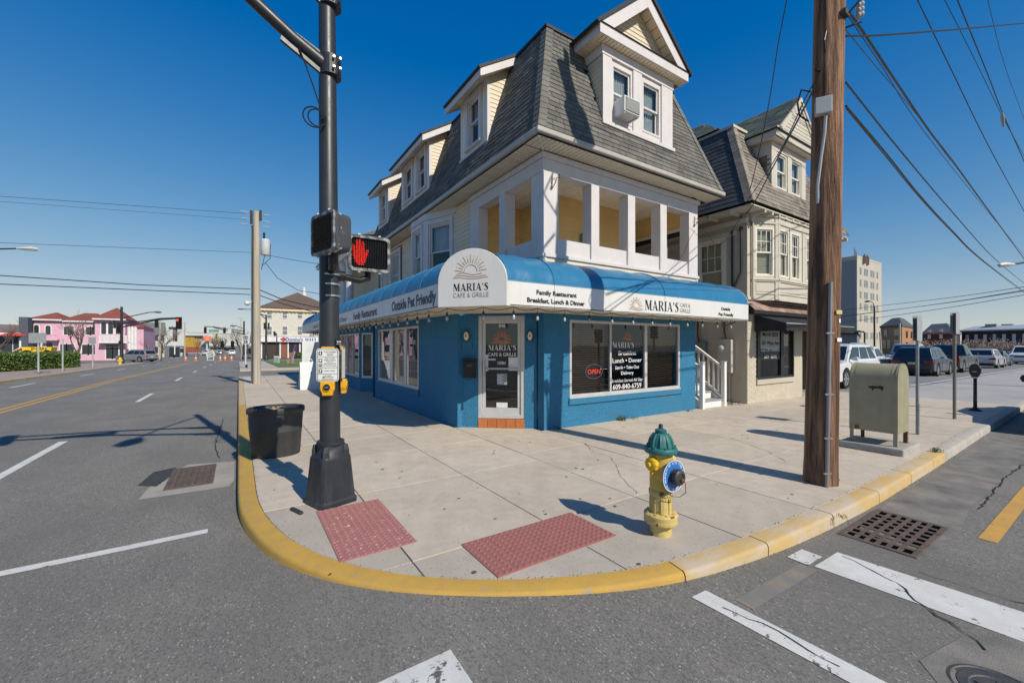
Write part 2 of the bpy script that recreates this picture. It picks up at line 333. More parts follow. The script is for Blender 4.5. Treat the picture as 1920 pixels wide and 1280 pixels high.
GL = {'M': (1.12, [[(.0, 0), (.22, 0), (.22, .05), (0, .05)], [(.09, 0), (.13, 0), (.13, 1), (.09, 1)], [(.0, 1), (.3, 1), (.66, .12), (.55, 0)], [(.55, 0), (.62, .07), (.94, 1), (.86, 1)],
             [(.82, 0), (1.02, 0), (1.02, 1), (.82, 1)], [(.74, 0), (1.12, 0), (1.12, .05), (.74, .05)], [(.84, .95), (1.12, .95), (1.12, 1), (.84, 1)]]),
      'A': (.95, [[(.0, 0), (.24, 0), (.24, .05), (0, .05)], [(.1, 0), (.15, 0), (.44, .9), (.4, 1)], [(.38, 1), (.52, 1), (.88, 0), (.64, 0)], [(.54, 0), (.95, 0), (.95, .05), (.54, .05)], [(.22, .28), (.6, .28), (.6, .34), (.22, .34)]]),
      'R': (.95, [[(.0, 0), (.42, 0), (.42, .05), (0, .05)], [(.1, 0), (.3, 0), (.3, 1), (.1, 1)], [(0, .95), (.6, .95), (.58, 1), (0, 1)], [(.52, 1), (.7, .95), (.8, .84), (.8, .66), (.7, .53), (.55, .5), (.6, .62), (.62, .78), (.58, .92)],
             [(.3, .47), (.58, .47), (.56, .53), (.3, .53)], [(.4, .5), (.6, .5), (.92, .0), (.7, 0)]]),
      'I': (.46, [[(.0, 0), (.44, 0), (.44, .05), (0, .05)], [(.12, 0), (.32, 0), (.32, 1), (.12, 1)], [(0, .95), (.44, .95), (.44, 1), (0, 1)]]),
      "'": (.24, [[(.04, .98), (.2, .98), (.17, .8), (.05, .64)]]),
      'S': (.72, [[(.08, .74), (.14, .9), (.3, 1), (.42, 1), (.34, .94), (.3, .84), (.32, .76), (.4, .66), (.2, .56), (.1, .63)], [(.3, 1), (.58, .97), (.58, .92), (.36, .95)], [(.54, 1), (.6, 1), (.6, .72), (.54, .82)],
             [(.2, .56), (.4, .66), (.62, .5), (.68, .34), (.64, .16), (.5, .03), (.34, 0), (.44, .08), (.48, .2), (.45, .33), (.36, .43)], [(.4, 0), (.12, .03), (.12, .08), (.38, .06)], [(.04, 0), (.1, 0), (.1, .2), (.04, .3)]])}
def serif_word(parent, word, m, o, u, up, h, w, depth=.004):          # tall high-contrast capitals, starting at the left end o
    tot = sum(GL[c][0] + .07 for c in word); k = w / tot; x = 0; P = []
    for c in word:
        P += [[((x + a) * k, b * h) for a, b in q] for q in GL[c][1]]; x += GL[c][0] + .07
    return flat(parent, P, m, o, u, up, 'lettering', depth)
def bar2(a, b, t):
    dx, dy = b[0] - a[0], b[1] - a[1]; l = math.hypot(dx, dy) or 1; nx, ny = -dy / l * t / 2, dx / l * t / 2
    return [(a[0] - nx, a[1] - ny), (b[0] - nx, b[1] - ny), (b[0] + nx, b[1] + ny), (a[0] + nx, a[1] + ny)]
def sun_logo(parent, m, o, u, up, w, t=.05, depth=.004):              # half sun with rays over three waves; o = bottom centre
    P = []; s = w / 2
    arc = lambda r, a0, a1, k: [(math.cos(R(a0 + (a1 - a0) * i / k)) * r, .42 + math.sin(R(a0 + (a1 - a0) * i / k)) * r) for i in range(k + 1)]
    pl = [arc(.4, -2, 182, 14)]
    for i in range(13):
        a = R(6 + 168 * i / 12); r1 = .98 if i % 2 == 0 else .78
        pl.append([(math.cos(a) * .5, .42 + math.sin(a) * .5), (math.cos(a) * r1, .42 + math.sin(a) * r1)])
        if i % 2: q = (math.cos(a) * .9, .42 + math.sin(a) * .9); P.append([(q[0] * s + .02 * s * c, q[1] * s + .02 * s * d) for c, d in ((-1, -1), (1, -1), (1, 1), (-1, 1))])
    for j, (y, x0, x1) in enumerate(((.33, -.85, .7), (.2, -1, .95), (.08, -1.1, 1.05))):
        pl.append([(x0 + (x1 - x0) * i / 14, y + .07 * math.sin(2.0 * math.pi * i / 14 + .6 + j * .25) - .06 * (i / 14 - .5) ** 2 * 4) for i in range(15)])
    for q in pl: P += [[(x * s, y * s) for x, y in bar2(a, b, t)] for a, b in zip(q, q[1:])]
    return flat(parent, P, m, o, u, up, 'sun_emblem', depth)
def rrect(w, h, r, k=5, c=(0, 0)):
    P = []
    for cx, cy, a in ((w / 2 - r, h / 2 - r, 0), (-w / 2 + r, h / 2 - r, 90), (-w / 2 + r, -h / 2 + r, 180), (w / 2 - r, -h / 2 + r, 270)):
        P += [(c[0] + cx + r * math.cos(R(a + 90 * i / k)), c[1] + cy + r * math.sin(R(a + 90 * i / k))) for i in range(k + 1)]
    return P

# walls with openings, boards, shingles, windows ---------------------------------------------------------------
def wall_holes(b, o, u, n, w, h, t, holes=()):        # o = lower outer corner, u = along, n = outward; holes = (u0, u1, z0, z1)
    o, u, n = V(o), V(u), V(n); up = V((0, 0, 1))
    us = sorted({0, w, *[x for q in holes for x in q[:2]]}); zs = sorted({0, h, *[x for q in holes for x in q[2:]]})
    solid = lambda i, j: 0 <= i < len(us) - 1 and 0 <= j < len(zs) - 1 and not any(q[0] - 1e-6 <= us[i] and us[i + 1] <= q[1] + 1e-6 and q[2] - 1e-6 <= zs[j] and zs[j + 1] <= q[3] + 1e-6 for q in holes)
    P = lambda a, z, d: o + u * a + up * z - n * d
    for i in range(len(us) - 1):
        for j in range(len(zs) - 1):
            if not solid(i, j): continue
            a, c, z, y = us[i], us[i + 1], zs[j], zs[j + 1]
            b.quad(P(a, z, 0), P(c, z, 0), P(c, y, 0), P(a, y, 0)); b.quad(P(c, z, t), P(a, z, t), P(a, y, t), P(c, y, t))
            if not solid(i - 1, j): b.quad(P(a, z, t), P(a, z, 0), P(a, y, 0), P(a, y, t))
            if not solid(i + 1, j): b.quad(P(c, z, 0), P(c, z, t), P(c, y, t), P(c, y, 0))
            if not solid(i, j - 1): b.quad(P(a, z, t), P(c, z, t), P(c, z, 0), P(a, z, 0))
            if not solid(i, j + 1): b.quad(P(a, y, 0), P(c, y, 0), P(c, y, t), P(a, y, t))
def boards(parent, o, u, n, z0, z1, lim, m, ex=.1, holes=(), name='clapboard'):   # horizontal lap boards, lim = (u0, u1) or f(z)
    o, u, n = V(o), V(u), V(n); up = V((0, 0, 1)); z = z0
    while z < z1 - .01:
        zt = min(z + ex, z1); a0, a1 = lim(z + ex / 2) if callable(lim) else lim
        seg = [(a0, a1)]
        for q in holes:
            if q[2] < z + ex * .6 and q[3] > z + ex * .4: seg = [s for p in seg for s in ((p[0], min(p[1], q[0])), (max(p[0], q[1]), p[1])) if s[1] - s[0] > .02]
        for a, c in seg:
            if c - a < .03: continue
            A = o + u * a + up * z; C = o + u * c + up * z; h = zt - z
            b = MB(); b.add([A + n * .002, C + n * .002, C + n * .016, A + n * .016, A + up * h + n * .002, C + up * h + n * .002, C + up * h + n * .005, A + up * h + n * .005],
                            [(0, 3, 2, 1), (4, 5, 6, 7), (3, 2, 6, 7), (0, 4, 5, 1), (0, 3, 7, 4), (1, 5, 6, 2)])
            part(name, b, m, parent, recalc=False)
        z = zt
SH = {}
def shingles(parent, o, u, sv, L, lim, m, ex=.14, tw=.3, budget=0, holes=(), thick=.012, near=None):
    """courses of tabs up the slope sv; the first `budget` (nearest the camera) are pieces of their own, the rest one part"""
    o, u, sv = V(o), V(u).normalized(), V(sv).normalized(); n = u.cross(sv).normalized(); rows = int(L / ex); L1 = []
    for r in range(rows):
        t = r * ex; a0, a1 = lim(t + ex / 2); x = a0 + (0 if r % 2 else -tw / 2) + random.uniform(-.04, .04)
        while x < a1:
            wd = tw * random.choice((.7, 1, 1, 1.25)); s, e = max(a0, x), min(a1, x + wd - .006); x += wd
            if e - s < .03 or any(q[0] < (s + e) / 2 < q[1] and q[2] < t + ex / 2 < q[3] for q in holes): continue
            L1.append((s, e, t))
    cz = V((0, 0, 1.62)); L1.sort(key=lambda q: (o + u * q[0] + sv * q[2] - cz).length)
    rest = MB(); rest.tone = []
    for i, (s, e, t) in enumerate(L1):
        wd = e - s; th = thick * random.uniform(.7, 1.5); dz = random.uniform(0, .012)
        loc = [(0, -dz, 0), (wd, -dz, 0), (wd, ex + .02, 0), (0, ex + .02, 0), (0, -dz, th), (wd, -dz, th), (wd, ex + .02, .002), (0, ex + .02, .002)]
        F = [(4, 5, 6, 7), (0, 1, 5, 4), (1, 2, 6, 5), (3, 0, 4, 7)]
        if i < budget:
            key = (round(wd, 2), m.name, ex)
            if key not in SH:
                b = MB(); b.add([(x * round(wd, 2) / wd, y, z) for x, y, z in loc], F); SH[key] = mesh_of('shingle', b, m, recalc=False)
            mt = Matrix((( u.x, sv.x, n.x, 0), (u.y, sv.y, n.y, 0), (u.z, sv.z, n.z, 0), (0, 0, 0, 1))); mt.translation = o + u * s + sv * t
            inst('shingle', SH[key], parent, mt)
        else:
            rest.add([o + u * (s + x) + sv * (t + y) + n * z for x, y, z in loc], F); rest.tone += [random.uniform(-1, 1)] * 4
    if rest.v: part('shingle', rest, m, parent, recalc=False, kind='stuff')
def frame(b, o, u, n, w, h, t, d):                    # rectangular frame round an opening w x h, bars t wide on the inside, d deep
    up = V((0, 0, 1)); o, u, n = V(o), V(u), V(n)
    b.obox(o, u, n, t, d, h); b.obox(o + u * (w - t), u, n, t, d, h); b.obox(o + u * t, u, n, w - 2 * t, d, t); b.obox(o + u * t + up * (h - t), u, n, w - 2 * t, d, t)
def wavy(b, o, u, n, w, h, k=9, amp=.02, z0=0):
    o, u, n = V(o), V(u), V(n); N = k * 6
    for i in range(N):
        p = [o + u * (w * j / N) + n * (amp * math.sin(j * 2 * math.pi * k / N)) for j in (i, i + 1)]
        b.quad(p[0] + V((0, 0, z0)), p[1] + V((0, 0, z0)), p[1] + V((0, 0, h)), p[0] + V((0, 0, h)))
def window(parent, o, u, n, w, h, cas=.1, cm=None, flat_level=False, grid=False, cur='top', cmat=None, gm=None, deep=.16):
    """double-hung window: casing round an opening w x h whose lower left corner is o on the wall face (n outward)"""
    o, u, n = V(o), V(u), V(n); up = V((0, 0, 1)); b = MB()
    if cas:
        b.obox(o - u * cas - up * .02, u, n, cas, .045, h + .02); b.obox(o + u * w - up * .02, u, n, cas, .045, h + .02)
        b.obox(o - u * cas + up * h, u, n, w + 2 * cas, .05, cas); b.obox(o - u * (cas + .02) - up * .07, u, n, w + 2 * cas + .04, .075, .05)
    frame(b, o - n * .09, u, n, w, h, .045, .1)
    W = part('window', b, cm or white_trim, parent) if not flat_level else part('window_frame', b, cm or white_trim, parent)
    P = parent if flat_level else W
    for z, zz, dd in ((.045, h / 2 + .02, .055), (h / 2 - .02, h - .045, .02)):
        s = MB(); frame(s, o + u * .045 + up * z - n * (dd + .035), u, n, w - .09, zz - z, .04, .03)
        if grid and z > .1:
            for i in (1, 2): s.obox(o + u * (.045 + (w - .09) * i / 3 - .009) + up * (z + .04) - n * (dd + .02), u, n, .018, .012, zz - z - .08)
            s.obox(o + u * .085 + up * ((z + zz) / 2 - .009) - n * (dd + .021), u, n, w - .17, .012, .018)
        part('sash', s, cm or white_trim, P)
        g = MB(); a = o + u * .07 + up * (z + .03) - n * (dd + .018); g.quad(a, a + u * (w - .14), a + u * (w - .14) + up * (zz - z - .06), a + up * (zz - z - .06))
        part('window_pane', g, gm or glass_m, P, recalc=False)
    if cur:
        c = MB()
        if cur == 'blind':
            z = .06
            while z < h - .06: c.add([o + u * .06 + up * z - n * .13, o + u * (w - .06) + up * z - n * .13, o + u * (w - .06) + up * (z + .035) - n * .115, o + u * .06 + up * (z + .035) - n * .115], [(0, 1, 2, 3)]); z += .045
        else: wavy(c, o + u * .05 - n * .14, u, n, w - .1, h - .03, 7, .012, h / 2 if cur == 'top' else .04)
        part('blind' if cur == 'blind' else 'curtain', c, cmat or curtain_m, P, recalc=False)
    k = MB(); k.obox(o - n * (deep + .04) + u * .02 + up * .02, u, n, w - .04, .02, h - .04); part('room_backing', k, room_dark, P)
    return W
UP = V((0, 0, 1)); PX, NX, PY, NY = V((1, 0, 0)), V((-1, 0, 0)), V((0, 1, 0)), V((0, -1, 0))

# ---------------------------------------------------------------- ground
def gd(x, y): return -.0055 * max(0, min(x, 400) - 12) - .011 * min(172, max(0, y - 28))
def ramp_up(x, y): return .112 * math.exp(-(((x - 1.25) ** 2 + (y - 2.35) ** 2) / 5.0))
def rz(x, y): return -.13 + gd(x, y) + ramp_up(x, y)
def sheet(b, xs, ys, f):
    nx = len(xs); vs = [(x, y, f(x, y)) for y in ys for x in xs]
    b.add(vs, [(j * nx + i, j * nx + i + 1, (j + 1) * nx + i + 1, (j + 1) * nx + i) for j in range(len(ys) - 1) for i in range(nx - 1)])
def span(a, b, k): return [a + (b - a) * i / k for i in range(k + 1)]
b = MB(); sheet(b, [-2500, -400, -120, -40, -10] + span(-4, 6, 40) + [8, 12, 20, 40, 90, 200, 400, 2500], [-1500, -200, -50, -10] + span(-3, 7, 40) + [10, 16, 22, 28, 40, 70, 120, 200, 600, 3000], rz)
road = struct('road', b, asphalt, recalc=False, smooth=True)
def mark(name, x0, y0, x1, y1, m, sk=0, dz=.004):      # painted bar following the road surface (skewed by sk metres in x per metre of y)
    b = MB(); kx, ky = max(1, int((x1 - x0) / .3)), max(1, int((y1 - y0) / .3)); nx = kx + 1
    vs = [(x + sk * (y - y0), y, rz(x + sk * (y - y0), y) + dz) for y in span(y0, y1, ky) for x in span(x0, x1, kx)]
    b.add(vs, [(j * nx + i, j * nx + i + 1, (j + 1) * nx + i + 1, (j + 1) * nx + i) for j in range(ky) for i in range(kx)])
    return part(name, b, m, road, recalc=False)
mark('crosswalk_line', 2.83, -3, 2.99, 1.66, road_white, -.067)
mark('stop_line', 4.2, -3.6, 4.64, 1.42, road_white, -.09)
mark('stop_line', 3.72, 1.45, 3.98, 1.60, road_white_worn, dz=.006)
mark('crosswalk_line', -9, 4.74, -.24, 4.85, road_white, 0)
mark('crosswalk_line', -9, 1.62, .955, 2.06, road_white_worn, 0)
for y in range(9):
    mark('lane_line', -2.72 + y * .04, 8.1 + 9 * y, -2.6 + y * .04, 10.8 + 9 * y, road_white)
    mark('lane_line', -7.95 + y * .02, 1.6 + 9 * y + 6, -7.83 + y * .02, 4.2 + 9 * y + 6, road_white)
for x in (-5.55, -5.3): mark('centre_line', x, 6, x + .11, 62, road_yellow, .008)
mark('parking_line', 5.6, .72, 8.4, .84, road_yellow, 0)
mark('kerb_paint_drip', 2.75, 1.38, 3.7, 1.5, M('faint_yellow', (.27, .215, .15), (.215, .19, .16), s=9, rough=.9, fine=.3, wear=((.185, .177, .165), 7, .38), soft=.16), 0, .003)
def patch(pts, m, dz, name='asphalt_patch'):
    b = MB(); b.quad(*[(x, y, rz(x, y) + dz) for x, y in pts]); part(name, b, m, road, recalc=False)
patch([(4.9, 1.5), (4.75, 1.0), (5.6, .95), (6.6, 1.05), (9.5, 1.0), (12, 1.05), (12, 1.6), (8, 1.58), (6, 1.58)], asphalt_patch, .003)
patch([(2.8, .2), (2.86, .5), (3.1, .68), (3.6, .6), (4.1, .3), (3.4, .05)], asphalt_patch, .003)
patch([(-.95, 6.25), (-.1, 6.22), (-.05, 6.48), (-.05, 7.55), (-.62, 7.7), (-.9, 7.1)], M('gutter_concrete', (.36, .33, .29), (.27, .25, .22), s=3, rough=.9, bump=.3, bs=90, fine=.25), .003, 'gutter_apron')
patch([(-1.05, 6.9), (-.85, 6.72), (-.72, 7.3), (-.75, 7.62), (-.98, 7.5)], M('asphalt_fresh', (.05, .05, .052), (.035, .035, .037), s=5, rough=.9, fine=.3, fs=90), .006)
def crack(pts, wd, f, name='crack', par=None, seed=1):
    rd = random.Random(seed); P = []
    for a, c in zip(pts, pts[1:]):
        k = max(2, int(math.hypot(c[0] - a[0], c[1] - a[1]) / .07))
        P += [(a[0] + (c[0] - a[0]) * i / k + rd.uniform(-.014, .014), a[1] + (c[1] - a[1]) * i / k + rd.uniform(-.014, .014)) for i in range(k)]
    b = MB(); wv = [wd * rd.uniform(.3, 1.2) for _ in P]; vs = []
    for i, p in enumerate(P):
        q = P[min(i + 1, len(P) - 1)]; r = P[max(i - 1, 0)]; l = math.hypot(q[0] - r[0], q[1] - r[1]) or 1; nx, ny = -(q[1] - r[1]) / l, (q[0] - r[0]) / l
        for sg in (-1, 1): x, y = p[0] + sg * nx * wv[i], p[1] + sg * ny * wv[i]; vs.append((x, y, f(x, y)))
    b.add(vs, [(2 * i, 2 * i + 1, 2 * i + 3, 2 * i + 2) for i in range(len(P) - 1)]); part(name, b, crack_m, par, recalc=False)
rf = lambda x, y: rz(x, y) + .0075
crack([(4.15, 1.36), (4.0, 1.0), (3.78, .8), (3.62, .55), (3.45, .45)], .006, rf, 'crack', road, 1)
crack([(4.35, .95), (4.4, .5), (4.6, 0)], .004, rf, 'crack', road, 2)
crack([(6.6, .98), (8.5, 1.02), (10, .98), (12, 1.04)], .008, rf, 'crack', road, 3)
crack([(2.6, 1.5), (2.66, 1.2), (2.64, .8)], .004, rf, 'crack', road, 4)
crack([(-.3, 12), (-.35, 9), (-.25, 7.8)], .008, rf, 'crack', road, 6)

# kerb: stones along the corner
KP = [(0, 26), (0, 5.2), (.012, 4.9), (.07, 4.43), (.19, 3.88), (.369, 3.42), (.62, 3.02), (.918, 2.69), (1.194, 2.46), (1.5, 2.26), (1.93, 2.03), (2.45, 1.845), (2.75, 1.785), (3.4, 1.715), (4.3, 1.66), (5.81, 1.63), (8.2, 1.655), (8.9, 1.67), (16, 1.82), (24, 2.0)]
def resample(P, ds):
    out = [P[0]]
    for a, c in zip(P, P[1:]):
        l = math.hypot(c[0] - a[0], c[1] - a[1]); k = max(1, int(round(l / ds)))
        out += [(a[0] + (c[0] - a[0]) * i / k, a[1] + (c[1] - a[1]) * i / k) for i in range(1, k + 1)]
    return out
KD = resample(KP, .12)
for _ in range(12): KD = [KD[0]] + [((KD[i - 1][0] + KD[i][0] * 2 + KD[i + 1][0]) / 4, (KD[i - 1][1] + KD[i][1] * 2 + KD[i + 1][1]) / 4) for i in range(1, len(KD) - 1)] + [KD[-1]]
KN = []
for i in range(len(KD)):
    a, c = KD[max(0, i - 1)], KD[min(len(KD) - 1, i + 1)]; l = math.hypot(c[0] - a[0], c[1] - a[1]); KN.append((-(c[1] - a[1]) / l, (c[0] - a[0]) / l))
KW = .165
INN = [(p[0] + n[0] * KW, p[1] + n[1] * KW) for p, n in zip(KD, KN)]
sidewalk = struct('sidewalk', MB().box((.5, 6, -.4), (3, 20, -.06)).box((2.2, 2.4, -.4), (14, 6, -.06)), concrete_dark)
kerb = struct('kerb', MB().box((.04, 9, -.4), (.12, 25, -.12)), concrete_dark)
dist = [0]
for a, c in zip(KD, KD[1:]): dist.append(dist[-1] + math.hypot(c[0] - a[0], c[1] - a[1]))
def near_i(p): return min(range(len(KD)), key=lambda i: (KD[i][0] - p[0]) ** 2 + (KD[i][1] - p[1]) ** 2)
cuts = sorted(set([near_i(p) for p in ((0, 25.9), (0, 23.5), (0, 21), (0, 18.5), (0, 16), (0, 13.5), (0, 11), (0, 8.5), (0, 5.6), (2.66, 1.8), (3.62, 1.69), (4.75, 1.645), (5.95, 1.63), (7.15, 1.64), (8.2, 1.66), (8.95, 1.67), (11.3, 1.72), (13.6, 1.77), (15.9, 1.82), (18.3, 1.87), (20.6, 1.92), (23.8, 2))]))
for k, (i0, i1) in enumerate(zip(cuts, cuts[1:])):
    b = MB(); rings = []; mid = KD[(i0 + i1) // 2]; ins = .006
    for i in range(i0, i1 + 1):
        p, n = KD[i], KN[i]; dz = gd(*p); t = 0
        P = lambda f, z: (p[0] + n[0] * f, p[1] + n[1] * f, z + dz)
        rings.append([P(-.012, -.32), P(-.008, -.03), P(.004, -.008), P(.02, .0), P(KW - .006, .002), P(KW - .002, -.3)])
    for r, q in ((rings[0], rings[1]), (rings[-1], rings[-2])):
        for j in range(6):
            d = (V(q[j]) - V(r[j])); r[j] = tuple(V(r[j]) + d.normalized() * ins)
    b.loft(rings)
    x, y = mid; m = kerb_yellow if (x < 2.6 and y < 14) else kerb_worn if (y > 3 or x < 8.5) else kerb_worn if x < 9.6 and x > 8.3 else kerb_bare
    part('kerb_stone', b, m, kerb, smooth=True)

# sidewalk slabs
def clip(poly, a, c):       # keep the part left of a -> c
    out = []; s = lambda p: (c[0] - a[0]) * (p[1] - a[1]) - (c[1] - a[1]) * (p[0] - a[0])
    for i in range(len(poly)):
        p, q = poly[i], poly[(i + 1) % len(poly)]; sp, sq = s(p), s(q)
        if sp >= 0: out.append(p)
        if sp * sq < 0: t = sp / (sp - sq); out.append((p[0] + (q[0] - p[0]) * t, p[1] + (q[1] - p[1]) * t))
    return out
INC = [INN[i] for i in range(0, len(INN), 2)]
def slab(x0, y0, x1, y1, m=concrete, g=.005):
    P = [(x0 + g, y0 + g), (x1 - g, y0 + g), (x1 - g, y1 - g), (x0 + g, y1 - g)]
    if x0 < 3 and y0 < 6 or y0 < 2.6 or x0 < .3:
        for a, c in zip(INC, INC[1:]):
            if abs(a[0] - x0) < 4 and abs(a[1] - y0) < 4: P = clip(P, a, c)
            if len(P) < 3: return
    dz = random.uniform(-.0025, .0015)
    top = [(x, y, dz + gd(x, y)) for x, y in P]; ins = .003; cx = sum(p[0] for p in P) / len(P); cy = sum(p[1] for p in P) / len(P)
    b = MB(); n = len(P)
    low = [(x, y, -.07 + gd(x, y)) for x, y in P]; rim = [(x, y, z - .003) for x, y, z in top]
    inn = []
    for x, y, z in top:
        l = math.hypot(x - cx, y - cy); inn.append((x - (x - cx) / l * ins, y - (y - cy) / l * ins, z))
    b.add(low + rim + inn, [tuple(range(2 * n, 3 * n))] + [(k * n + i, k * n + (i + 1) % n, (k + 1) * n + (i + 1) % n, (k + 1) * n + i) for k in (0, 1) for i in range(n)])
    part('slab', b, m, sidewalk, recalc=False)
XL = [.1, 1.09, 2.35, 3.55]
for x0, x1 in zip(XL, XL[1:]):
    for y0, y1, m in ((1.6, 3.02, concrete_rough), (3.02, 4.72, concrete), (4.72, 6.3, concrete)): slab(x0, y0, x1, y1, concrete_rough if (x0 < 1 and y0 < 4) or m is concrete_rough else m)
y = 6.3
while y < 25.8:
    for x0, x1 in zip(XL, XL[1:]): slab(x0, y, x1, min(y + 1.22, 25.95))
    if y > 13: slab(3.55, y, 4.7, min(y + 1.22, 25.95))
    elif y < 7.3: slab(3.55, 6.3, 4.8, 7.5)
    y += 1.22
x = 3.55
while x < 16.9:
    x1 = x + 1.2
    for y0, y1 in ((1.6, 3.02), (3.02, 4.05), (4.05, 5.1), (5.1, 6.3)): slab(x, y0, x1, y1)
    if 9.6 < x + .6 < 12.2: slab(x, 6.3, x1, 7.6); slab(x, 7.6, x1, 9.2)
    elif x > 12.2: slab(x, 6.3, x1, 7.3)
    x = x1
cf = lambda x, y: .0035
for i, pts in enumerate(([(4.79, 5.1), (4.5, 4.6), (4.55, 4.3), (3.9, 3.5), (3.6, 3.0)], [(7.2, 4.0), (6.7, 3.1), (6.3, 2.7)], [(8.4, 2.2), (9.3, 3.2)], [(5.98, 2.0), (6.5, 2.35)])): crack(pts, .0035, cf, 'crack', sidewalk, 20 + i)
# stains and gum spots on the walk
gum = MB()
for i in range(70):
    x, y = random.uniform(.3, 9), random.uniform(2, 6.2)
    if x < 1.4 and y < 3: continue
    r = random.uniform(.008, .022); gum.lathe([(r, 0), (r, .0012)], (x, y, .002), 7, sy=random.uniform(.5, 1))
part('gum_spot', gum, concrete_dark, sidewalk, kind='stuff')
# grit along the kerb and in the joints
grit = MB(); rg_ = random.Random(5)
for i in range(0, len(KD) - 1):
    p, n = KD[i], KN[i]
    if p[1] > 14 or p[0] > 12: continue
    for _ in range(7):
        side = rg_.random() < .6; d = -abs(rg_.gauss(0, .035)) - .01 if side else KW + rg_.gauss(.006, .008); f = rg_.random() * .12
        x, y = p[0] + n[0] * d + n[1] * f, p[1] + n[1] * d - n[0] * f; z = rz(x, y) + .003 if side else gd(x, y) + .002; r = rg_.uniform(.002, .006)
        grit.add([(x - r, y - r * .6, z), (x + r, y - r * .5, z), (x, y + r, z), (x, y, z + r * 1.2)], [(0, 1, 3), (1, 2, 3), (2, 0, 3)])
part('gutter_grit', grit, M('grit', (.12, .1, .08), (.2, .17, .13), s=60, rough=1), road, kind='stuff', recalc=False)
# lot apron, parking lot, far walks
lf = lambda dz: (lambda x, y: gd(x, y) + dz)
b = MB(); sheet(b, [16.9, 20, 24, 40, 90], [2.0, 2.6, 4.2, 5.2], lf(-.03)); struct('driveway_apron', b, M('apron_concrete', (.4, .38, .35), (.3, .29, .28), s=.6, rough=.9, fine=.15, fs=30), recalc=False)
b = MB(); sheet(b, [16.9, 24, 40, 90, 260], [5.2, 12, 40, 120], lf(-.06)); lot = struct('parking_lot', b, asphalt_lot, recalc=False)
def lotline(x0, y0, x1, y1, m=road_white):
    b = MB(); sheet(b, span(x0, x1, 3), [y0, y1], lf(-.05)); part('parking_line', b, m, lot, recalc=False)
for x in (25.2, 31.6, 38.2, 46.2, 58): lotline(x, 5.6, x + .12, 9.2)
lotline(20, 4.4, 60, 4.62); lotline(24, 5.5, 64, 5.62)
fw = MB(); sheet(fw, [-30, -16, -13.5, -9.2], [14, 28, 40, 64.5], lf(.0)); b = MB()
for i, (y0, y1) in enumerate(((14, 22), (22, 31), (31, 40), (40, 49), (49, 57), (57, 64.4))):
    kb = MB(); kb.loft([[(-9.2, y, gd(-9, y) - .3), (-9.02, y, gd(-9, y) - .3), (-9.03, y, gd(-9, y) + .004), (-9.2, y, gd(-9, y) + .004)] for y in (y0 + .02, (y0 + y1) / 2, y1)]); part('kerb_stone', kb, kerb_worn if y0 < 33 else kerb_bare, kerb)
brick_walk = struct('far_sidewalk', fw, M('far_walk', (.36, .28, .235), (.3, .235, .2), s=1.2, rough=.9, fine=.2, fs=30), recalc=False)
fw = MB(); sheet(fw, [.06, 2.6, 16], [34.5, 40, 46, 60], lf(.0)); fw.add([(.06, 34.5, -.3), (16, 34.5, -.3), (16, 34.5, gd(1, 34.5)), (.06, 34.5, gd(1, 34.5)), (.06, 60, -.9), (.06, 60, gd(1, 60))], [(0, 1, 2, 3), (0, 3, 5, 4)])
struct('far_sidewalk_block', fw, M('far_walk_pale', (.46, .4, .34), (.38, .33, .28), s=1.2, rough=.9, fine=.12), recalc=False)
b = MB(); sheet(b, [2.6, 4, 16], [37, 42, 60], lf(.03)); lw = struct('lawn', b, lawn_m, recalc=False)
b = MB(); b.box((4.9, 26.2, -.3), (16, 34.3, -.1)); struct('side_street', b, asphalt_lot)
# ---------------------------------------------------------------- the corner building
cafe = thing('corner_building', 'three storey corner building with blue stucco shopfront, cream open porch and grey shingled mansard roof', 'building', (4.85, 6.28, 0))
b = MB()
wall_holes(b, (4.85, 6.28, -.2), PX, NY, 4.84, 2.62, .2, [(.635, 4.18, .78, 2.325)])
wall_holes(b, (3.6, 7.435, -.35), PY, NX, 6.095, 2.77, .2, [(2.111, 5.505, .93, 2.44)])
CU = V((1.15, -.935, 0)).normalized(); CN = V((CU.y, -CU.x, 0)); CO = V((3.70, 7.435, 0))
wall_holes(b, CO - UP * .2, CU, CN, 1.475, 2.62, .2, [(.317, 1.24, .0, 2.4)])
b.box((9.69, 6.281, -.2), (9.5, 12, 3.2)); b.box((3.6, 13.53, -.35), (5, 13.4, 2.42))
wall_holes(b, (3.57, 15.08, -.35), PY, NX, 9.2, 2.77, .2, [(.25, 4.2, .85, 2.4), (4.8, 8.8, .85, 2.4)])
AU = V((-.3, .5, 0)).normalized(); AN = V((-AU.y, AU.x, 0))
wall_holes(b, V((3.88, 14.58, -.35)), AU, AN, .583, 2.77, .15, [(.04, .54, .85, 2.4)])
b.box((3.88, 14.44, -.35), (5, 14.56, 2.42)); b.box((4.6, 13.54, -.35), (4.8, 14.43, 2.42))
part('stucco_wall', b, stucco, cafe)
part('stucco_ledge', MB().box((5.46, 6.247, .435), (9.1, 6.279, .562)), stucco, cafe, bevel=.006)
part('stucco_ledge', MB().box((3.567, 9.5, .40), (3.599, 13.0, .55)), stucco, cafe, bevel=.006)
b = MB(); b.box((4.2, 8.9, 0), (9.5, 9.0, 2.3)); b.box((5.1, 6.6, .04), (9.4, 8.88, .08)); b.box((5.6, 7.6, .09), (6.6, 8.3, .8)); b.box((7.5, 7.4, .09), (8.4, 8.1, .85))
b.box((4.9, 9.2, 0), (5.0, 13.3, 2.3)); b.box((3.85, 9.2, .04), (4.88, 13.3, .08)); b.box((4.3, 15.2, 0), (4.4, 24, 2.3))
part('shop_interior', b, M('shop_inside', (.05, .036, .028), (.03, .022, .018), s=2, rough=.8), cafe)
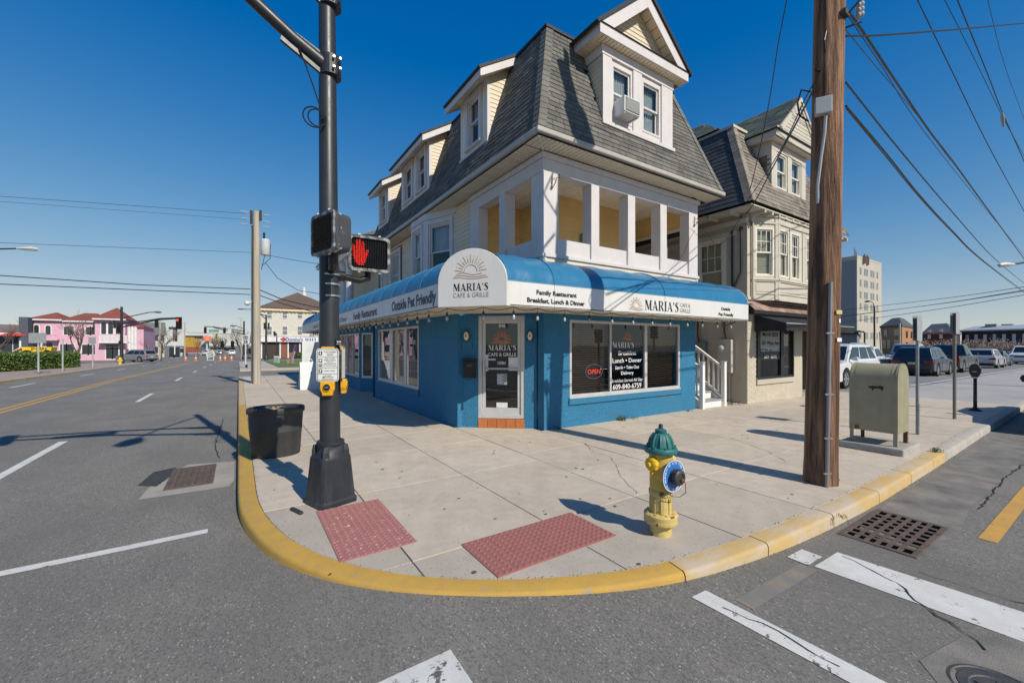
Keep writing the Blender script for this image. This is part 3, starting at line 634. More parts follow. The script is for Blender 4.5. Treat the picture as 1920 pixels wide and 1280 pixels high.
def shopwin(o, u, n, w, h, cuts, fr=.055, sill=True):
    b = MB(); o, u, n = V(o), V(u), V(n); frame(b, o - n * .06, u, n, w, h, fr, .07); xs = [fr] + [c for q in cuts for c in q] + [w - fr]
    for a, c in cuts: b.obox(o + u * a + UP * fr - n * .055, u, n, c - a, .058, h - 2 * fr)
    if sill: b.obox(o - u * .01 - UP * .022, u, n, w + .02, .035, .02)
    W = part('shop_window', b, alu, cafe, bevel=.004); pn = []
    for a, c in zip(xs[::2], xs[1::2]):
        g = MB(); p = o + u * a + UP * fr - n * .03; g.quad(p, p + u * (c - a), p + u * (c - a) + UP * (h - 2 * fr), p + UP * (h - 2 * fr)); pn.append(part('glass_pane', g, glass_shop, W, recalc=False))
    return W, pn
W1, P1 = shopwin((5.485, 6.28, .58), PX, NY, 3.545, 1.545, [(1.14, 1.185), (2.258, 2.345)])
shopwin((3.6, 9.546, .575), PY, NX, 3.394, 1.515, [(.88, 1.08), (2.03, 2.27)])
shopwin((3.57, 15.33, .5), PY, NX, 3.95, 1.55, [(.95, 1.0), (1.95, 2.0), (2.95, 3.0)])
shopwin((3.57, 19.88, .5), PY, NX, 4.0, 1.55, [(.95, 1.0), (1.95, 2.0), (2.95, 3.0)])
shopwin(V((3.88, 14.58, .5)) + AU * .04, AU, AN, .5, 1.55, [])
for x0, x1, lo, k in ((5.56, 6.6, .66, 30), (7.86, 8.95, .66, 30)):      # venetian blinds behind the outer panes
    t = thing('venetian_blind', 'tan slatted blind behind the %s pane of the big shop window facing the right street' % ('left' if x0 < 6 else 'right'), 'blind', (x0, 6.43, lo), group='slatted blinds inside the shop window')
    me = mesh_of('slat', MB().add([(0, .012, 0), (x1 - x0, .012, 0), (x1 - x0, -.018, .03), (0, -.018, .03)], [(0, 1, 2, 3)]), blind_m, recalc=False)
    for i in range(k): inst('slat', me, t, Matrix.Translation((x0, 6.43, lo + i * .0475)))
    part('head_rail', MB().box((x0, 6.41, lo + k * .0475), (x1, 6.45, lo + k * .0475 + .03)), blind_m, t)
ww = lambda px, z: None
# window lettering (middle pane, x 6.67 to 7.74)
tx = lambda x, z, s, h, w, m=ink_white, par=cafe, bold=.008: text(P1[1], s, m, (x, 6.313, z), PX, UP, h, w, 'C', bold)
sun_logo(P1[1], ink_orange, (7.2, 6.313, 1.73), PX, UP, .26, .06)
serif_word(P1[1], "MARIA'S", ink_white, (6.73, 6.313, 1.56), PX, UP, .125, .69)
text(P1[1], 'CAFE &', ink_grey, (7.53, 6.313, 1.63), PX, UP, .045, .16); text(P1[1], 'GRILLE', ink_grey, (7.53, 6.313, 1.565), PX, UP, .045, .16)
tx(7.2, 1.405, 'Breakfast', .1, .56); tx(7.2, 1.24, 'Lunch • Dinner', .1, .94); tx(7.2, 1.1, 'Eat-In • Take-Out', .075, .76); tx(7.2, .975, 'Delivery', .075, .4)
tx(7.2, .815, 'Breakfast Served All Day', .075, 1.0); tx(7.2, .665, '609-840-6759', .11, .92)
neon = thing('neon_sign', 'oval red OPEN neon sign glowing in the left pane of the shop window', 'neon sign', (6.24, 6.37, 1.0))
text(neon, 'OPEN', M('neon_red', (.9, .07, .04), emit=1.2), (6.24, 6.37, 1.02), PX, UP, .1, .36, 'C', -.004, 'neon_lettering')
b = MB(); b.tube([(6.24 + .24 * math.cos(R(a)), 6.365, 1.07 + .15 * math.sin(R(a))) for a in range(0, 361, 15)], .006, 5); part('neon_tube', b, M('neon_blue', (.12, .14, .3), emit=.5), neon)
pf = lambda x: (x, 6.313)
text(P1[2], 'Thank You', ink_grey, (8.5, 6.313, .95), PX, UP, .05, .4) if False else None

# corner door
D0 = CO + CU * .317
b = MB(); o = D0 + UP * .18 - CN * .12; frame(b, o, CU, CN, .923, 2.02, .075, .1)
b.obox(o + CU * .075 + UP * .075 + CN * .02, CU, CN, .773, .05, .13); b.obox(o + CU * .075 + UP * 1.99 - UP * .12 + CN * .02, CU, CN, .773, .05, .075)
for a in (.078, .78): b.obox(o + CU * a + UP * .206 + CN * .02, CU, CN, .065, .05, 1.663)
door = part('glass_door', b, alu, cafe, bevel=.005)
DP = o + CN * .05
g = MB(); p = DP + CU * .14 + UP * .2; g.quad(p, p + CU * .645, p + CU * .645 + UP * 1.68, p + UP * 1.68); pane = part('glass_pane', g, glass_shop, door, recalc=False)
b = MB(); p = DP + CU * .14 + CN * .035 + UP * .96; b.obox(p, CU, CN, .645, .03, .035); part('push_bar', b, steel, door)
b = MB(); b.obox(DP + CU * .1 + CN * .025 + UP * .82, CU, CN, .03, .05, .3); b.obox(DP + CU * .145 + CN * .012 + UP * 1.14, CU, CN, .2, .003, .035); part('door_handle', b, alu, door)
T = lambda a, z, s, m, h, w, bo=.01: text(pane, s, m, DP + CU * a + UP * z + CN * .006, CU, UP, h, w, 'C', bo)
sun_logo(pane, ink_orange, DP + CU * .46 + UP * 1.47 + CN * .006, CU, UP, .36, .07)
serif_word(pane, "MARIA'S", ink_white, DP + CU * .2 + UP * 1.335 + CN * .006, CU, UP, .105, .56)
T(.47, 1.225, 'CAFE & GRILLE', ink_white, .068, .56); T(.46, 1.06, 'OPEN', ink_white, .06, .16, .02); T(.47, 1.79, '846', sign_white, .075, .13, .02)
T(.46, .255, 'Push', ink, .03, .1)
b = MB()
for a, z, w_, h_ in ((.60, .94, .18, .26), (.145, .93, .05, .32)): b.obox(DP + CU * a + UP * z + CN * .012, CU, CN, w_, .002, h_)
part('paper_notice', b, sign_white, door)
b = MB(); b.obox(DP + CU * .37 + UP * .66 + CN * .008, CU, CN, .2, .002, .22); part('hours_sticker', b, M('sticker_grey', (.3, .33, .33)), door)
for k in range(6):
    b = MB(); b.obox(DP + CU * .38 + UP * (.685 + k * .031) + CN * .011, CU, CN, .09 + .03 * (k % 2), .001, .012); part('hours_line', b, ink_white, door)
b = MB(); b.obox(DP + CU * .36 + UP * .21 + CN * .012, CU, CN, .22, .002, .1) ; part('kick_sticker', b, sign_white, door)
b = MB(); b.obox(D0 - CN * .5 - CU * .2 + UP * .02, CU, CN, 1.3, .02, 2.2); part('dark_lobby', b, M('lobby', (.03, .028, .026)), cafe)
for i in range(5):
    b = MB(); b.obox(D0 + CU * (.004 + i * .1845) + UP * 0 - CN * .1, CU, CN, .179, .115, .172); part('step_tile', b, tile_orange, cafe, bevel=.005)
for s_, a in (('left', .1), ('right', 1.35)):
    p = CO + CU * a
    b = MB(); b.obox(p - CU * .1 + UP * 1.55, CU, CN, .2, .018, .38); part('lamp_plate', b, stucco, cafe, bevel=.004)
    q = p + UP * 1.8 + CN * .02
    t = thing('bulkhead_lamp', 'oval caged bulkhead lamp on the %s of the corner door' % s_, 'wall lamp', tuple(q), group='wall lamps flanking the corner door')
    b = MB(); b.lathe([(.066, 0), (.068, .02), (.056, .035)], q, 20, CN, sy=1.75); part('lamp_base', b, iron_dark, t, smooth=True)
    b = MB(); b.lathe([(.05, .03), (.051, .07), (.04, .1), (.01, .112)], q, 16, CN, sy=1.75); part('lamp_globe', b, M('frosted_glass', (.8, .77, .68), rough=.25), t, smooth=True)
    b = MB()
    for k in range(4):
        d = CU * math.cos(k * math.pi / 4) + UP * math.sin(k * math.pi / 4); sc_ = 1 + .7 * abs(d.z); b.tube([q + d * .056 * sc_ + CN * .03, q + d * .054 * sc_ + CN * .08, q + CN * .12, q - d * .054 * sc_ + CN * .08, q - d * .056 * sc_ + CN * .03], .0035, 5)
    part('lamp_cage', b, iron_dark, t)
q = CO + CU * .165 + CN * .004
t = thing('letter_box', 'small black wall letter box left of the corner door', 'letter box', tuple(q + UP * .98))
b = MB(); b.obox(q - CU * .125 + UP * .98, CU, CN, .25, .1, .34); part('box_body', b, black_m, t, bevel=.012)
b = MB(); b.obox(q - CU * .13 + UP * 1.325, CU, CN, .26, .12, .035); part('lid', b, black_m, t, bevel=.008)
b = MB(); b.obox(q - CU * .06 + UP * 1.2 + CN * .1, CU, CN, .12, .012, .05); part('flap', b, iron_dark, t)

# --------- first floor: open porch
fl = MB(); fl.box((4.83, 6.285, 3.0), (9.757, 17, 3.3)); part('porch_floor', fl, M('porch_deck', (.72, .66, .58), rough=.7), cafe)
boards(cafe, (4.83, 6.284, 2.98), PX, NY, 0, .33, (0, 4.927), siding, .11)
boards(cafe, (4.834, 9.2, 2.98), NY, NX, 0, .33, (0, 2.91), siding, .11)
part('corner_trim', MB().box((4.815, 6.262, 2.98), (4.9, 6.283, 3.3)).box((4.815, 6.2835, 2.98), (4.833, 6.36, 3.3)), cream_trim, cafe)
part('corner_trim', MB().box((9.7, 6.262, 2.98), (9.775, 6.283, 3.3)), cream_trim, cafe)
part('porch_rail', MB().box((4.79, 6.24, 3.302), (9.80, 6.4, 3.372)).box((4.79, 6.4, 3.302), (4.93, 9.21, 3.372)), white_trim, cafe, bevel=.006)
for x0, x1 in ((4.83, 5.19), (6.063, 6.289), (7.165, 7.402), (8.279, 8.518), (9.396, 9.757)):
    part('porch_post', MB().box((x0, 6.262, 3.374), (x1, 6.53 if x0 > 5 else 6.668, 4.928)), white_trim, cafe, bevel=.006)
for y0, y1 in ((7.62, 7.855), (8.81, 9.21)): part('porch_post', MB().box((4.812, y0, 3.374), (5.08, y1, 4.928)), white_trim, cafe, bevel=.006)
for x0, x1 in ((5.193, 6.06), (6.292, 7.162), (7.405, 8.276), (8.521, 9.393)): part('porch_panel', MB().box((x0, 6.3, 3.374), (x1, 6.37, 3.695)), white_trim, cafe, bevel=.004)
for y0, y1 in ((6.671, 7.617), (7.858, 8.807)): part('porch_panel', MB().box((4.85, y0, 3.374), (4.92, y1, 3.695)), white_trim, cafe, bevel=.004)
part('porch_beam', MB().box((4.815, 6.268, 4.93), (9.772, 6.53, 5.168)).box((4.815, 6.53, 4.93), (5.08, 9.21, 5.168)), white_trim, cafe, bevel=.005)
part('porch_cornice', MB().box((4.77, 6.22, 5.17), (9.81, 6.52, 5.275)).box((4.77, 6.52, 5.17), (5.06, 9.25, 5.275)), white_trim, cafe, bevel=.012)
for i in range(47): part('ceiling_plank', MB().box((4.9 + i * .104, 6.5, 5.2), (4.991 + i * .104, 9.1, 5.215)), ceiling_m, cafe)
part('ceiling_board', MB().box((4.87, 6.53, 5.217), (9.75, 9.1, 5.235)), drip_dark, cafe)
part('wall_core', MB().box((4.87, 9.12, 3.3), (9.73, 16.98, 5.4)).box((6.23, 7.71, 3.3), (8.53, 9.11, 5.19)).box((9.62, 6.6, 4.66), (9.68, 9.1, 5.19)).box((4.87, 6.3, 2.42), (9.73, 16.98, 2.98)), M('wall_core', (.4, .36, .28)), cafe)
boards(cafe, (6.2, 7.705, 3.3), PX, NY, 0, 1.9, (0, 2.35), porch_siding_bounce, .12)
boards(cafe, (6.225, 9.11, 3.3), NY, NX, 0, 1.9, (0, 1.42), porch_siding_bounce, .12)
boards(cafe, (4.87, 9.115, 3.3), PX, NY, 0, 1.9, (0, 1.35), porch_siding_bounce, .12)
boards(cafe, (8.55, 9.115, 3.3), PX, NY, 0, 1.9, (0, 1.1), porch_siding_bounce, .12)
boards(cafe, (9.62, 9.1, 3.3), NY, NX, 0, 1.9, (0, 2.5), porch_siding_bounce, .12, [(.85, 1.75, .1, 1.36), (1.95, 2.5, .1, 1.36)])
b = MB()
for y0, y1 in ((6.58, 7.16), (7.34, 8.26)):
    b.box((9.58, y0, 3.4), (9.66, y0 + .07, 4.66)); b.box((9.58, y1 - .07, 3.4), (9.66, y1, 4.66)); b.box((9.58, y0 + .07, 4.58), (9.66, y1 - .07, 4.66))
part('side_opening_frame', b, cream_trim, cafe)
part('rolled_shade', MB().box((9.6, 6.66, 4.46), (9.65, 7.08, 4.575)).box((9.6, 7.42, 4.46), (9.65, 8.18, 4.575)), drip_dark, cafe)
part('hanging_ornament', MB().lathe([(.02, 0), (.16, .01), (.17, .02), (.15, .03)], (7.2, 7.68, 4.25), 18, NY), M('teal_ornament', (.06, .2, .17), rough=.4), cafe, smooth=True)
part('porch_post', MB().box((9.665, 8.3, 3.374), (9.757, 9.05, 4.93)), white_trim, cafe)
# left wall above the awning
boards(cafe, (4.834, 17.0, 2.98), NY, NX, 0, 2.3, (0, 7.79), siding, .11, [(3.7, 6.93, 0, 2.4), (1.25, 2.6, .3, 2.15)])
part('corner_trim', MB().box((4.81, 16.9, 2.98), (4.833, 17.02, 5.27)), cream_trim, cafe)
BAY = [V((4.83, 10.07, 0)), V((4.38, 11.16, 0)), V((4.38, 12.25, 0)), V((4.83, 13.3, 0))]
bay = MB()
for a, c in zip(BAY, BAY[1:]):
    u = (c - a).normalized(); n = V((-abs(u.y), u.x if u.x < 0 else u.x, 0)); n = V((-u.y, u.x, 0)); l = (c - a).length; ww_ = .82 if abs(u.x) > .1 else .66
    wall_holes(bay, a + UP * 2.98, u, n, l, 2.33, .1, [((l - ww_) / 2, (l + ww_) / 2, .42, 1.98)])
bayo = part('bay_window', bay, white_trim, cafe)
for a, c in zip(BAY[:2], BAY[1:3]):
    u = (c - a).normalized(); n = V((-u.y, u.x, 0)); l = (c - a).length; ww_ = .82 if abs(u.x) > .1 else .66
    q = MB(); q.obox(a + UP * 5.12 + n * .001, u, n, l, .03, .035); q.obox(a + UP * 3.3 + n * .001, u, n, l, .03, .05); part('bay_moulding', q, white_trim, bayo)
    window(bayo, a + u * ((l - ww_) / 2) + UP * 3.4, u, n, ww_, 1.56, .09, white_trim, flat_level=True, cur='top')
window(cafe, (4.834, 15.65, 3.4), NY, NX, .95, 1.58, .14, white_trim, cur='top')
window(cafe, (4.834, 16.75, 3.4), NY, NX, .5, 1.5, .1, white_trim, cur='top')

# --------- eaves, mansard
EX0, EX1, EY0, EY1, EZ, TZ, S = 4.38, 10.15, 5.83, 17.3, 5.47, 8.07, .85
for i in range(57): part('soffit_plank', MB().box((EX0 + .02 + i * .1005, EY0 + .03, 5.3), (EX0 + .106 + i * .1005, 6.25, 5.312)), soffit_m, cafe)
for i in range(112): part('soffit_plank', MB().box((EX0 + .03, 6.285 + i * .098, 5.3), (4.84, 6.369 + i * .098, 5.312)), soffit_m, cafe)
part('soffit_mitre', MB().tube([(EX0 + .03, EY0 + .03, 5.296), (4.8, 6.25, 5.296)], .014, 6), cream_trim, cafe)
part('soffit_board', MB().box((EX0 + .02, EY0 + .02, 5.318), (EX1 - .02, EY1 - .02, 5.33)), drip_dark, cafe)
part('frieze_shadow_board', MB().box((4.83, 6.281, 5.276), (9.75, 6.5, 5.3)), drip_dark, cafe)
part('gutter', MB().box((EX0 - .05, EY0 - .05, 5.345), (EX1 + .05, EY0 + .05, 5.445)).box((EX0 - .052, EY0 + .052, 5.345), (EX0 + .05, EY1, 5.445)), gutter_m, cafe, bevel=.022)
part('bird_hole', MB().box((9.45, 6.2, 5.277), (9.6, 6.262, 5.299)), drip_dark, cafe)
b = MB(); i_ = .36
b.loft([[(EX0 + s + i_, EY0 + s + i_, z), (EX1 - s - i_, EY0 + s + i_, z), (EX1 - s - i_, EY1 - s - i_, z), (EX0 + s + i_, EY1 - s - i_, z)] for s, z in ((0, 5.456), (S, TZ))])
part('mansard_core', b, roof_core, cafe)
SL = math.hypot(S, TZ - EZ); k_ = S / SL
shingles(cafe, (EX0, EY0, EZ), PX, V((0, S, TZ - EZ)), SL, lambda t: (k_ * t, EX1 - EX0 - k_ * t), shingle_m, .118, .27, 290, [(1.80, 4.015, .74, 9)])
shingles(cafe, (EX0, EY1, EZ), NY, V((S, 0, TZ - EZ)), SL, lambda t: (k_ * t, EY1 - EY0 - k_ * t), shingle_m, .118, .27, 0, [(7.97, 9.27, .74, 9), (3.49, 5.92, .74, 9), (.72, 1.99, .74, 9)])
for (x, y, dx) in ((EX0, EY0, 1), (EX1, EY0, -1)):
    b = MB(); b.tone = []
    for k in range(19):
        p = [V((x + dx * S * f, y + S * f, EZ + (TZ - EZ) * f)) for f in (k / 19, (k + 1.25) / 19)]; o1 = V((-.012 * dx, -.012, .0)); lift = V((-.006 * dx, -.006, .004))
        a0, a1 = p[0] + o1 + lift, p[1] + o1
        r0, r1 = a0 + V((.17 * dx, 0, 0)), a1 + V((.17 * dx, 0, 0)); l0, l1 = a0 + V((0, .17, 0)), a1 + V((0, .17, 0))
        r0 += V((0, -.008, 0)); r1 += V((0, -.006, 0)); l0 += V((-.008 * dx, 0, 0)); l1 += V((-.006 * dx, 0, 0))
        b.add([a0, a1, r0, r1, l0, l1], [(0, 2, 3, 1), (0, 1, 5, 4)]); b.tone += [random.uniform(0, 1)] * 2
    part('hip_shingle', b, shingle_m, cafe, recalc=False)
part('roof_edge', MB().box((EX0 + S - .04, EY0 + S - .04, TZ - .01), (EX1 - S + .04, EY1 - S + .04, TZ + .05)), drip_dark, cafe)
part('roof_flashing', MB().box((EX0 + .0, EY0 + .02, 5.457), (EX1, EY0 + .06, 5.475)), M('lead_grey', (.2, .2, .2), rough=.6), cafe)

# front dormer with pediment
fy = lambda z: EY0 + (z - EZ) / (TZ - EZ) * S
b = MB(); wall_holes(b, (6.175, 6.06, 6.13), PX, NY, 2.225, 1.58, .1, [(.262, .875, .17, 1.3), (1.2, 1.82, .17, 1.3)])
b.add([(6.19, 6.16, 6.2), (6.19, 7.0, 6.2), (6.19, 7.0, 7.7), (6.19, 6.16, 7.7), (8.385, 6.16, 6.2), (8.385, 7.0, 6.2), (8.385, 7.0, 7.7), (8.385, 6.16, 7.7)], [(0, 1, 2, 3), (4, 5, 6, 7)])
dm = part('dormer', b, white_trim, cafe)
boards(dm, (6.175, 6.075, 6.2), PY, NX, 0, 1.3, lambda z: (.0, max(.0, fy(6.2 + z) - 6.06)), siding, .1)
part('dormer_frieze', MB().box((6.13, 6.02, 7.52), (8.44, 6.058, 7.7)).box((6.135, 6.059, 7.52), (6.173, 6.62, 7.7)), white_trim, dm)
part('dormer_sill', MB().box((6.12, 5.985, 6.09), (8.45, 6.1, 6.17)), white_trim, dm, bevel=.006)
part('dormer_board', MB().box((6.16, 6.03, 6.17), (6.42, 6.059, 7.52)).box((7.07, 6.03, 6.17), (7.35, 6.059, 7.52)).box((8.02, 6.03, 6.17), (8.415, 6.059, 7.52)), white_trim, dm, bevel=.004)
for x in (6.437, 7.375): window(dm, (x, 6.06, 6.3), PX, NY, .613, 1.13, 0, white_trim, flat_level=True, cur='full', cmat=curtain_lace)
DX0, DX1, DY, DZ, AP = 5.88, 8.72, 5.83, 7.92, 9.12; DC = (DX0 + DX1) / 2
part('dormer_eave', MB().box((DX0, DY, 7.72), (DX1, DY + .03, DZ)).box((DX0, DY + .03, 7.72), (DX0 + .03, 6.75, DZ)).box((DX1 - .03, DY + .03, 7.72), (DX1, 6.75, DZ)).box((DX0 + .03, DY + .03, 7.9), (DX1 - .03, 6.75, 7.915)), white_trim, dm)
for i in range(28): part('soffit_plank', MB().box((DX0 + .03 + i * .0995, DY + .03, 7.715), (DX0 + .114 + i * .0995, 6.06, 7.727)), soffit_m, dm)
for i in range(6): part('soffit_plank', MB().box((DX0 + .03, 6.065 + i * .1, 7.715), (6.172, 6.16 + i * .1, 7.73)), soffit_m, dm)
b = MB()                                               # skirt of shingle on the horizontal cornice
b.prism([(DX0 - .02, DY - .03, DZ), (DX0 - .02, DY + .22, DZ + .05), (DX0 - .02, DY + .22, DZ)], (DX1 - DX0 + .04, 0, 0)); part('cornice_flashing', b, drip_dark, dm)
tri = [V((DX0, 0, DZ)), V((DC, 0, AP)), V((DX1, 0, DZ))]
for a, c in ((tri[0], tri[1]), (tri[2], tri[1])):
    d = (c - a).normalized(); n = V((-d.z, 0, d.x)) if d.x > 0 else V((d.z, 0, -d.x))
    o = V((0, DY, 0)); r = MB(); k = .23
    e = c + UP * 0
    r.prism([a + o, c + o, c + o - UP * (k / abs(d.x)), a + o + V(((k / abs(d.z)) * (1 if d.x > 0 else -1), 0, 0))], (0, .03, 0)); part('rake_board', r, white_trim, dm)
    r = MB(); a2 = a - d * .1
    r.prism([a2 + o + V((0, -.04, 0)), c + o + V((0, -.04, 0)), c + n * .06 + V((0, DY - .04, .02)), a2 + n * .06 + V((0, DY - .04, 0))], (0, 2.1, 0)); part('dormer_roof', r, drip_dark, dm)
    for i in range(9):                                 # sloping soffit under the rake
        f0, f1 = i / 9, (i + .94) / 9; lo_, hi_ = a + (c - a) * f0 - n * .17, a + (c - a) * f1 - n * .17
        r = MB(); r.prism([lo_ + V((0, DY + .03, 0)), hi_ + V((0, DY + .03, 0)), hi_ - n * .012 + V((0, DY + .03, 0)), lo_ - n * .012 + V((0, DY + .03, 0))], (0, .22, 0)); part('soffit_plank', r, soffit_m, dm)
part('pediment_core', MB().prism([(DX0 + .1, DY + .26, DZ), (DC, DY + .26, AP - .1), (DX1 - .1, DY + .26, DZ)], (0, .05, 0)), cream_trim, dm)
g_ = (AP - DZ) / (DC - DX0)
boards(dm, (DX0, DY + .258, DZ + .06), PX, NY, 0, AP - DZ - .42, lambda z: ((z + .3) / g_, DX1 - DX0 - (z + .3) / g_), siding, .1)
ac = thing('air_conditioner', 'white window air conditioner under the left sash of the pedimented dormer', 'air conditioner', (6.75, 5.87, 6.34))
part('housing', MB().box((6.49, 5.76, 6.34), (6.96, 6.07, 6.66)), M('ac_white', (.74, .73, .7), rough=.5, fine=.04), ac, bevel=.012)
part('grille', MB().box((6.52, 5.746, 6.37), (6.93, 5.758, 6.63)), M('ac_grille', (.3, .3, .3), rough=.6), ac)
me = mesh_of('fin', MB().box((0, 0, 0), (.008, .006, .25)), M('ac_fin', (.5, .5, .48)))
for i in range(14): inst('fin', me, ac, Matrix.Translation((6.53 + i * .0295, 5.739, 6.375)))
part('bracket', MB().box((6.5, 5.78, 6.31), (6.53, 6.05, 6.339)).box((6.9, 5.78, 6.31), (6.93, 6.05, 6.339)), alu, ac)

# three shed dormers on the left slope
fx_ = lambda z: EX0 + (z - EZ) / (TZ - EZ) * S
def shed_dormer(y0, y1, wins):
    X = 4.611; b = MB()
    wall_holes(b, (X, y1, 6.17), NY, NX, y1 - y0, 1.42, .08, [(y1 - c, y1 - a, .14, 1.24) for a, c in wins])
    b.add([(X + .02, y, z) if i == 0 else (X + .7, y, z) for y in (y0 + .01, y1 - .01) for i, z in ((0, 6.17), (1, 6.17), (1, 7.75), (0, 7.6))], [(0, 1, 2, 3), (4, 5, 6, 7)])
    d = part('dormer', b, cream_trim, cafe)
    boards(d, (X, y0, 6.22), PX, NY, 0, 1.75, lambda z: (max(.02, (z - 1.4) * 1.4), max(.0, fx_(6.22 + z) - X)), siding, .1)
    q = MB(); q.box((X - .03, y0 - .02, 6.13), (X + .05, y1 + .02, 6.18)); q.box((X - .018, y0 - .018, 6.18), (X + .06, y0 + .0, 7.6)); part('dormer_trim', q, white_trim, d)
    for a, c in wins:
        window(d, (X - .002, c, 6.31), NY, NX, c - a, 1.1, .1, white_trim, flat_level=True, cur='top')
    ya, yb = y0 - .26, y1 + .26; r = MB()
    r.prism([(4.27, ya, 7.50), (5.5, ya, 8.28), (5.5, ya, 8.34), (4.25, ya, 7.55)], (0, yb - ya, 0)); part('dormer_roof', r, drip_dark, d)
    r = MB(); r.box((4.30, ya + .02, 7.36), (4.325, yb - .02, 7.51))
    for y in (ya + .02, yb - .045): r.prism([(4.325, y, 7.36), (5.42, y, 8.05), (5.42, y, 8.225), (4.325, y, 7.53)], (0, .025, 0))
    part('fascia', r, white_trim, d)
    r = MB(); r.prism([(4.326, ya + .05, 7.38), (5.4, ya + .05, 8.06), (5.4, ya + .05, 8.075), (4.326, ya + .05, 7.395)], (0, yb - ya - .1, 0)); part('dormer_soffit', r, soffit_m, d)
shed_dormer(8.01, 9.35, [(8.36, 8.92)])
shed_dormer(11.36, 13.83, [(11.66, 12.3), (12.8, 13.5)])
shed_dormer(15.29, 16.6, [(15.6, 16.25)])

# old iron hooks on the corner posts
for x, lab in ((5.02, 'rusty scrolled iron hook on the corner post of the porch'), (9.6, 'rusty scrolled iron hook on the right end post of the porch')):
    b = MB(); b.tube([(x, 6.25, 4.6), (x, 6.24, 4.86)], .008, 6); b.tube([(x, 6.24, 4.62), (x + .02, 6.16, 4.72), (x, 6.12, 4.78), (x + .02, 6.06, 4.76), (x, 6.02, 4.82)], .008, 6); b.tube([(x, 6.24, 4.78), (x, 6.18, 4.8), (x + .02, 6.17, 4.74)], .006, 6)
    solo('iron_hook', b, rust, lab, 'hook', 'iron hooks on the porch posts')
# ---------------------------------------------------------------- awning with lettering, string lights
aw = thing('awning', 'blue barrel awning with white lettered valance wrapping the corner shopfront', 'awning', (3.1, 5.8, 2.22))
VX, VY, ZB, ZS, ZT = 2.70, 5.38, 2.225, 2.62, 3.2
LP, RP = V((2.70, 6.27, 0)), V((3.449, 5.38, 0))
prof = [(math.cos(R(a)), math.sin(R(a))) for a in range(0, 91, 10)]
def barrel(name, P0, din, along, L, ribs, sag=.035, endcap=None):
    """quarter-barrel vinyl: front edge from P0 along `along`, din = inward direction to the wall; ribs = seam distances"""
    P0, din, along = V(P0), V(din), V(along); rings = []
    for a, c in zip(ribs, ribs[1:]):
        for k in range(6):
            f = k / 6; rings.append((a + (c - a) * f, sag * (1 - abs(2 * f - 1) ** 2.5)))
    rings.append((ribs[-1], 0)); v = [[P0 + along * d + din * (.9 * (1 - cx * (1 - s * .5))) + UP * (ZS + (ZT - ZS - s) * sz) for cx, sz in prof] for d, s in rings]
    b = MB(); b.loft(v, close=False, cap=False); part(name, b, vinyl_blue, aw, smooth=True, recalc=False)
    for d in (endcap or ribs[1:-1]):
        t = MB(); t.tube([P0 + along * d + din * (.9 * (1 - cx * 1.006)) + UP * (ZS + (ZT - ZS) * sz * 1.006) for cx, sz in prof], .008, 5); part('seam', t, vinyl_blue, aw)
barrel('barrel_cover', (RP.x + .0, VY, 0), PY, PX, 7.03, [0, .46, .92, 1.6, 2.3, 3.05, 3.8, 4.6, 5.4, 6.2, 7.03], .02, (.92, 3.8))
lr = [0]
while lr[-1] < 16.6: lr.append(lr[-1] + .82)
barrel('barrel_cover', (VX, LP.y, 0), PX, PY, 16.7, lr, .05)
# end caps
for P0, al, m in (((RP.x + 7.03, VY), PX, 1), ((VX, LP.y + lr[-1]), PY, 0)):
    din = PY if m else PX; p = V((P0[0], P0[1], 0)); b = MB()
    b.prism([p + din * (.9 * (1 - c)) + UP * (ZS + (ZT - ZS) * s) for c, s in prof] + [p + din * .9 + UP * ZB, p + UP * ZB], al * .012); part('end_cap', b, vinyl_blue if not m else vinyl_white, aw)
XE = RP.x + 7.035
def val(o, u, L, n): b = MB(); b.obox(V(o) + UP * ZB - V(n) * .03, u, n, L, .03, ZS - ZB); return part('valance', b, vinyl_white, aw, bevel=.006)
seam = 5.05 - RP.x
va = val((RP.x + .004, VY, 0), PX, XE - RP.x - .004, NY)
vl = val((VX, LP.y + .004, 0), PY, lr[-1] - .004, NX)
for a in (4.37, 7.25): part('valance_seam', MB().box((a, VY - .0025, ZB), (a + .006, VY - .0003, ZS)), ink_grey, aw)
part('valance_piping', MB().box((RP.x, VY - .005, ZS - .004), (XE, VY + .003, ZS + .008)).box((VX - .005, LP.y, ZS - .004), (VX + .003, LP.y + lr[-1] - .12, ZS + .008)), M('piping_blue', (.1, .3, .45)), aw)
# arched corner panel
PU = (RP - LP).normalized(); PN = V((PU.y, -PU.x, 0)); PL = (RP - LP).length; c = LP + PU * PL / 2
arch = [LP + UP * ZB, RP + UP * ZB] + [c + PU * (PL / 2 * math.cos(R(a))) + UP * (ZS + .52 * math.sin(R(a))) for a in range(0, 181, 9)]
b = MB(); b.prism([p - PN * .03 for p in arch], PN * .06); pan = part('arched_panel', b, vinyl_white, aw, bevel=.008)
b = MB(); b.loft([[p - PN * .03 for p in arch[2:]], [p - PN * .03 + (-PN) * .75 + UP * -.05 for p in arch[2:]]], close=False, cap=False); part('corner_hood', b, vinyl_blue, aw, smooth=True, recalc=False)
po = lambda f, z: LP + PU * (PL * f) + UP * z + PN * .03
sun_logo(pan, ink_bronze, po(.487, 2.655), PU, UP, .55, .035)
serif_word(pan, "MARIA'S", ink, po(.235, 2.475), PU, UP, .115, PL * .515)
text(pan, 'CAFE & GRILLE', ink_grey, po(.49, 2.372), PU, UP, .078, PL * .515, 'C', -.004)
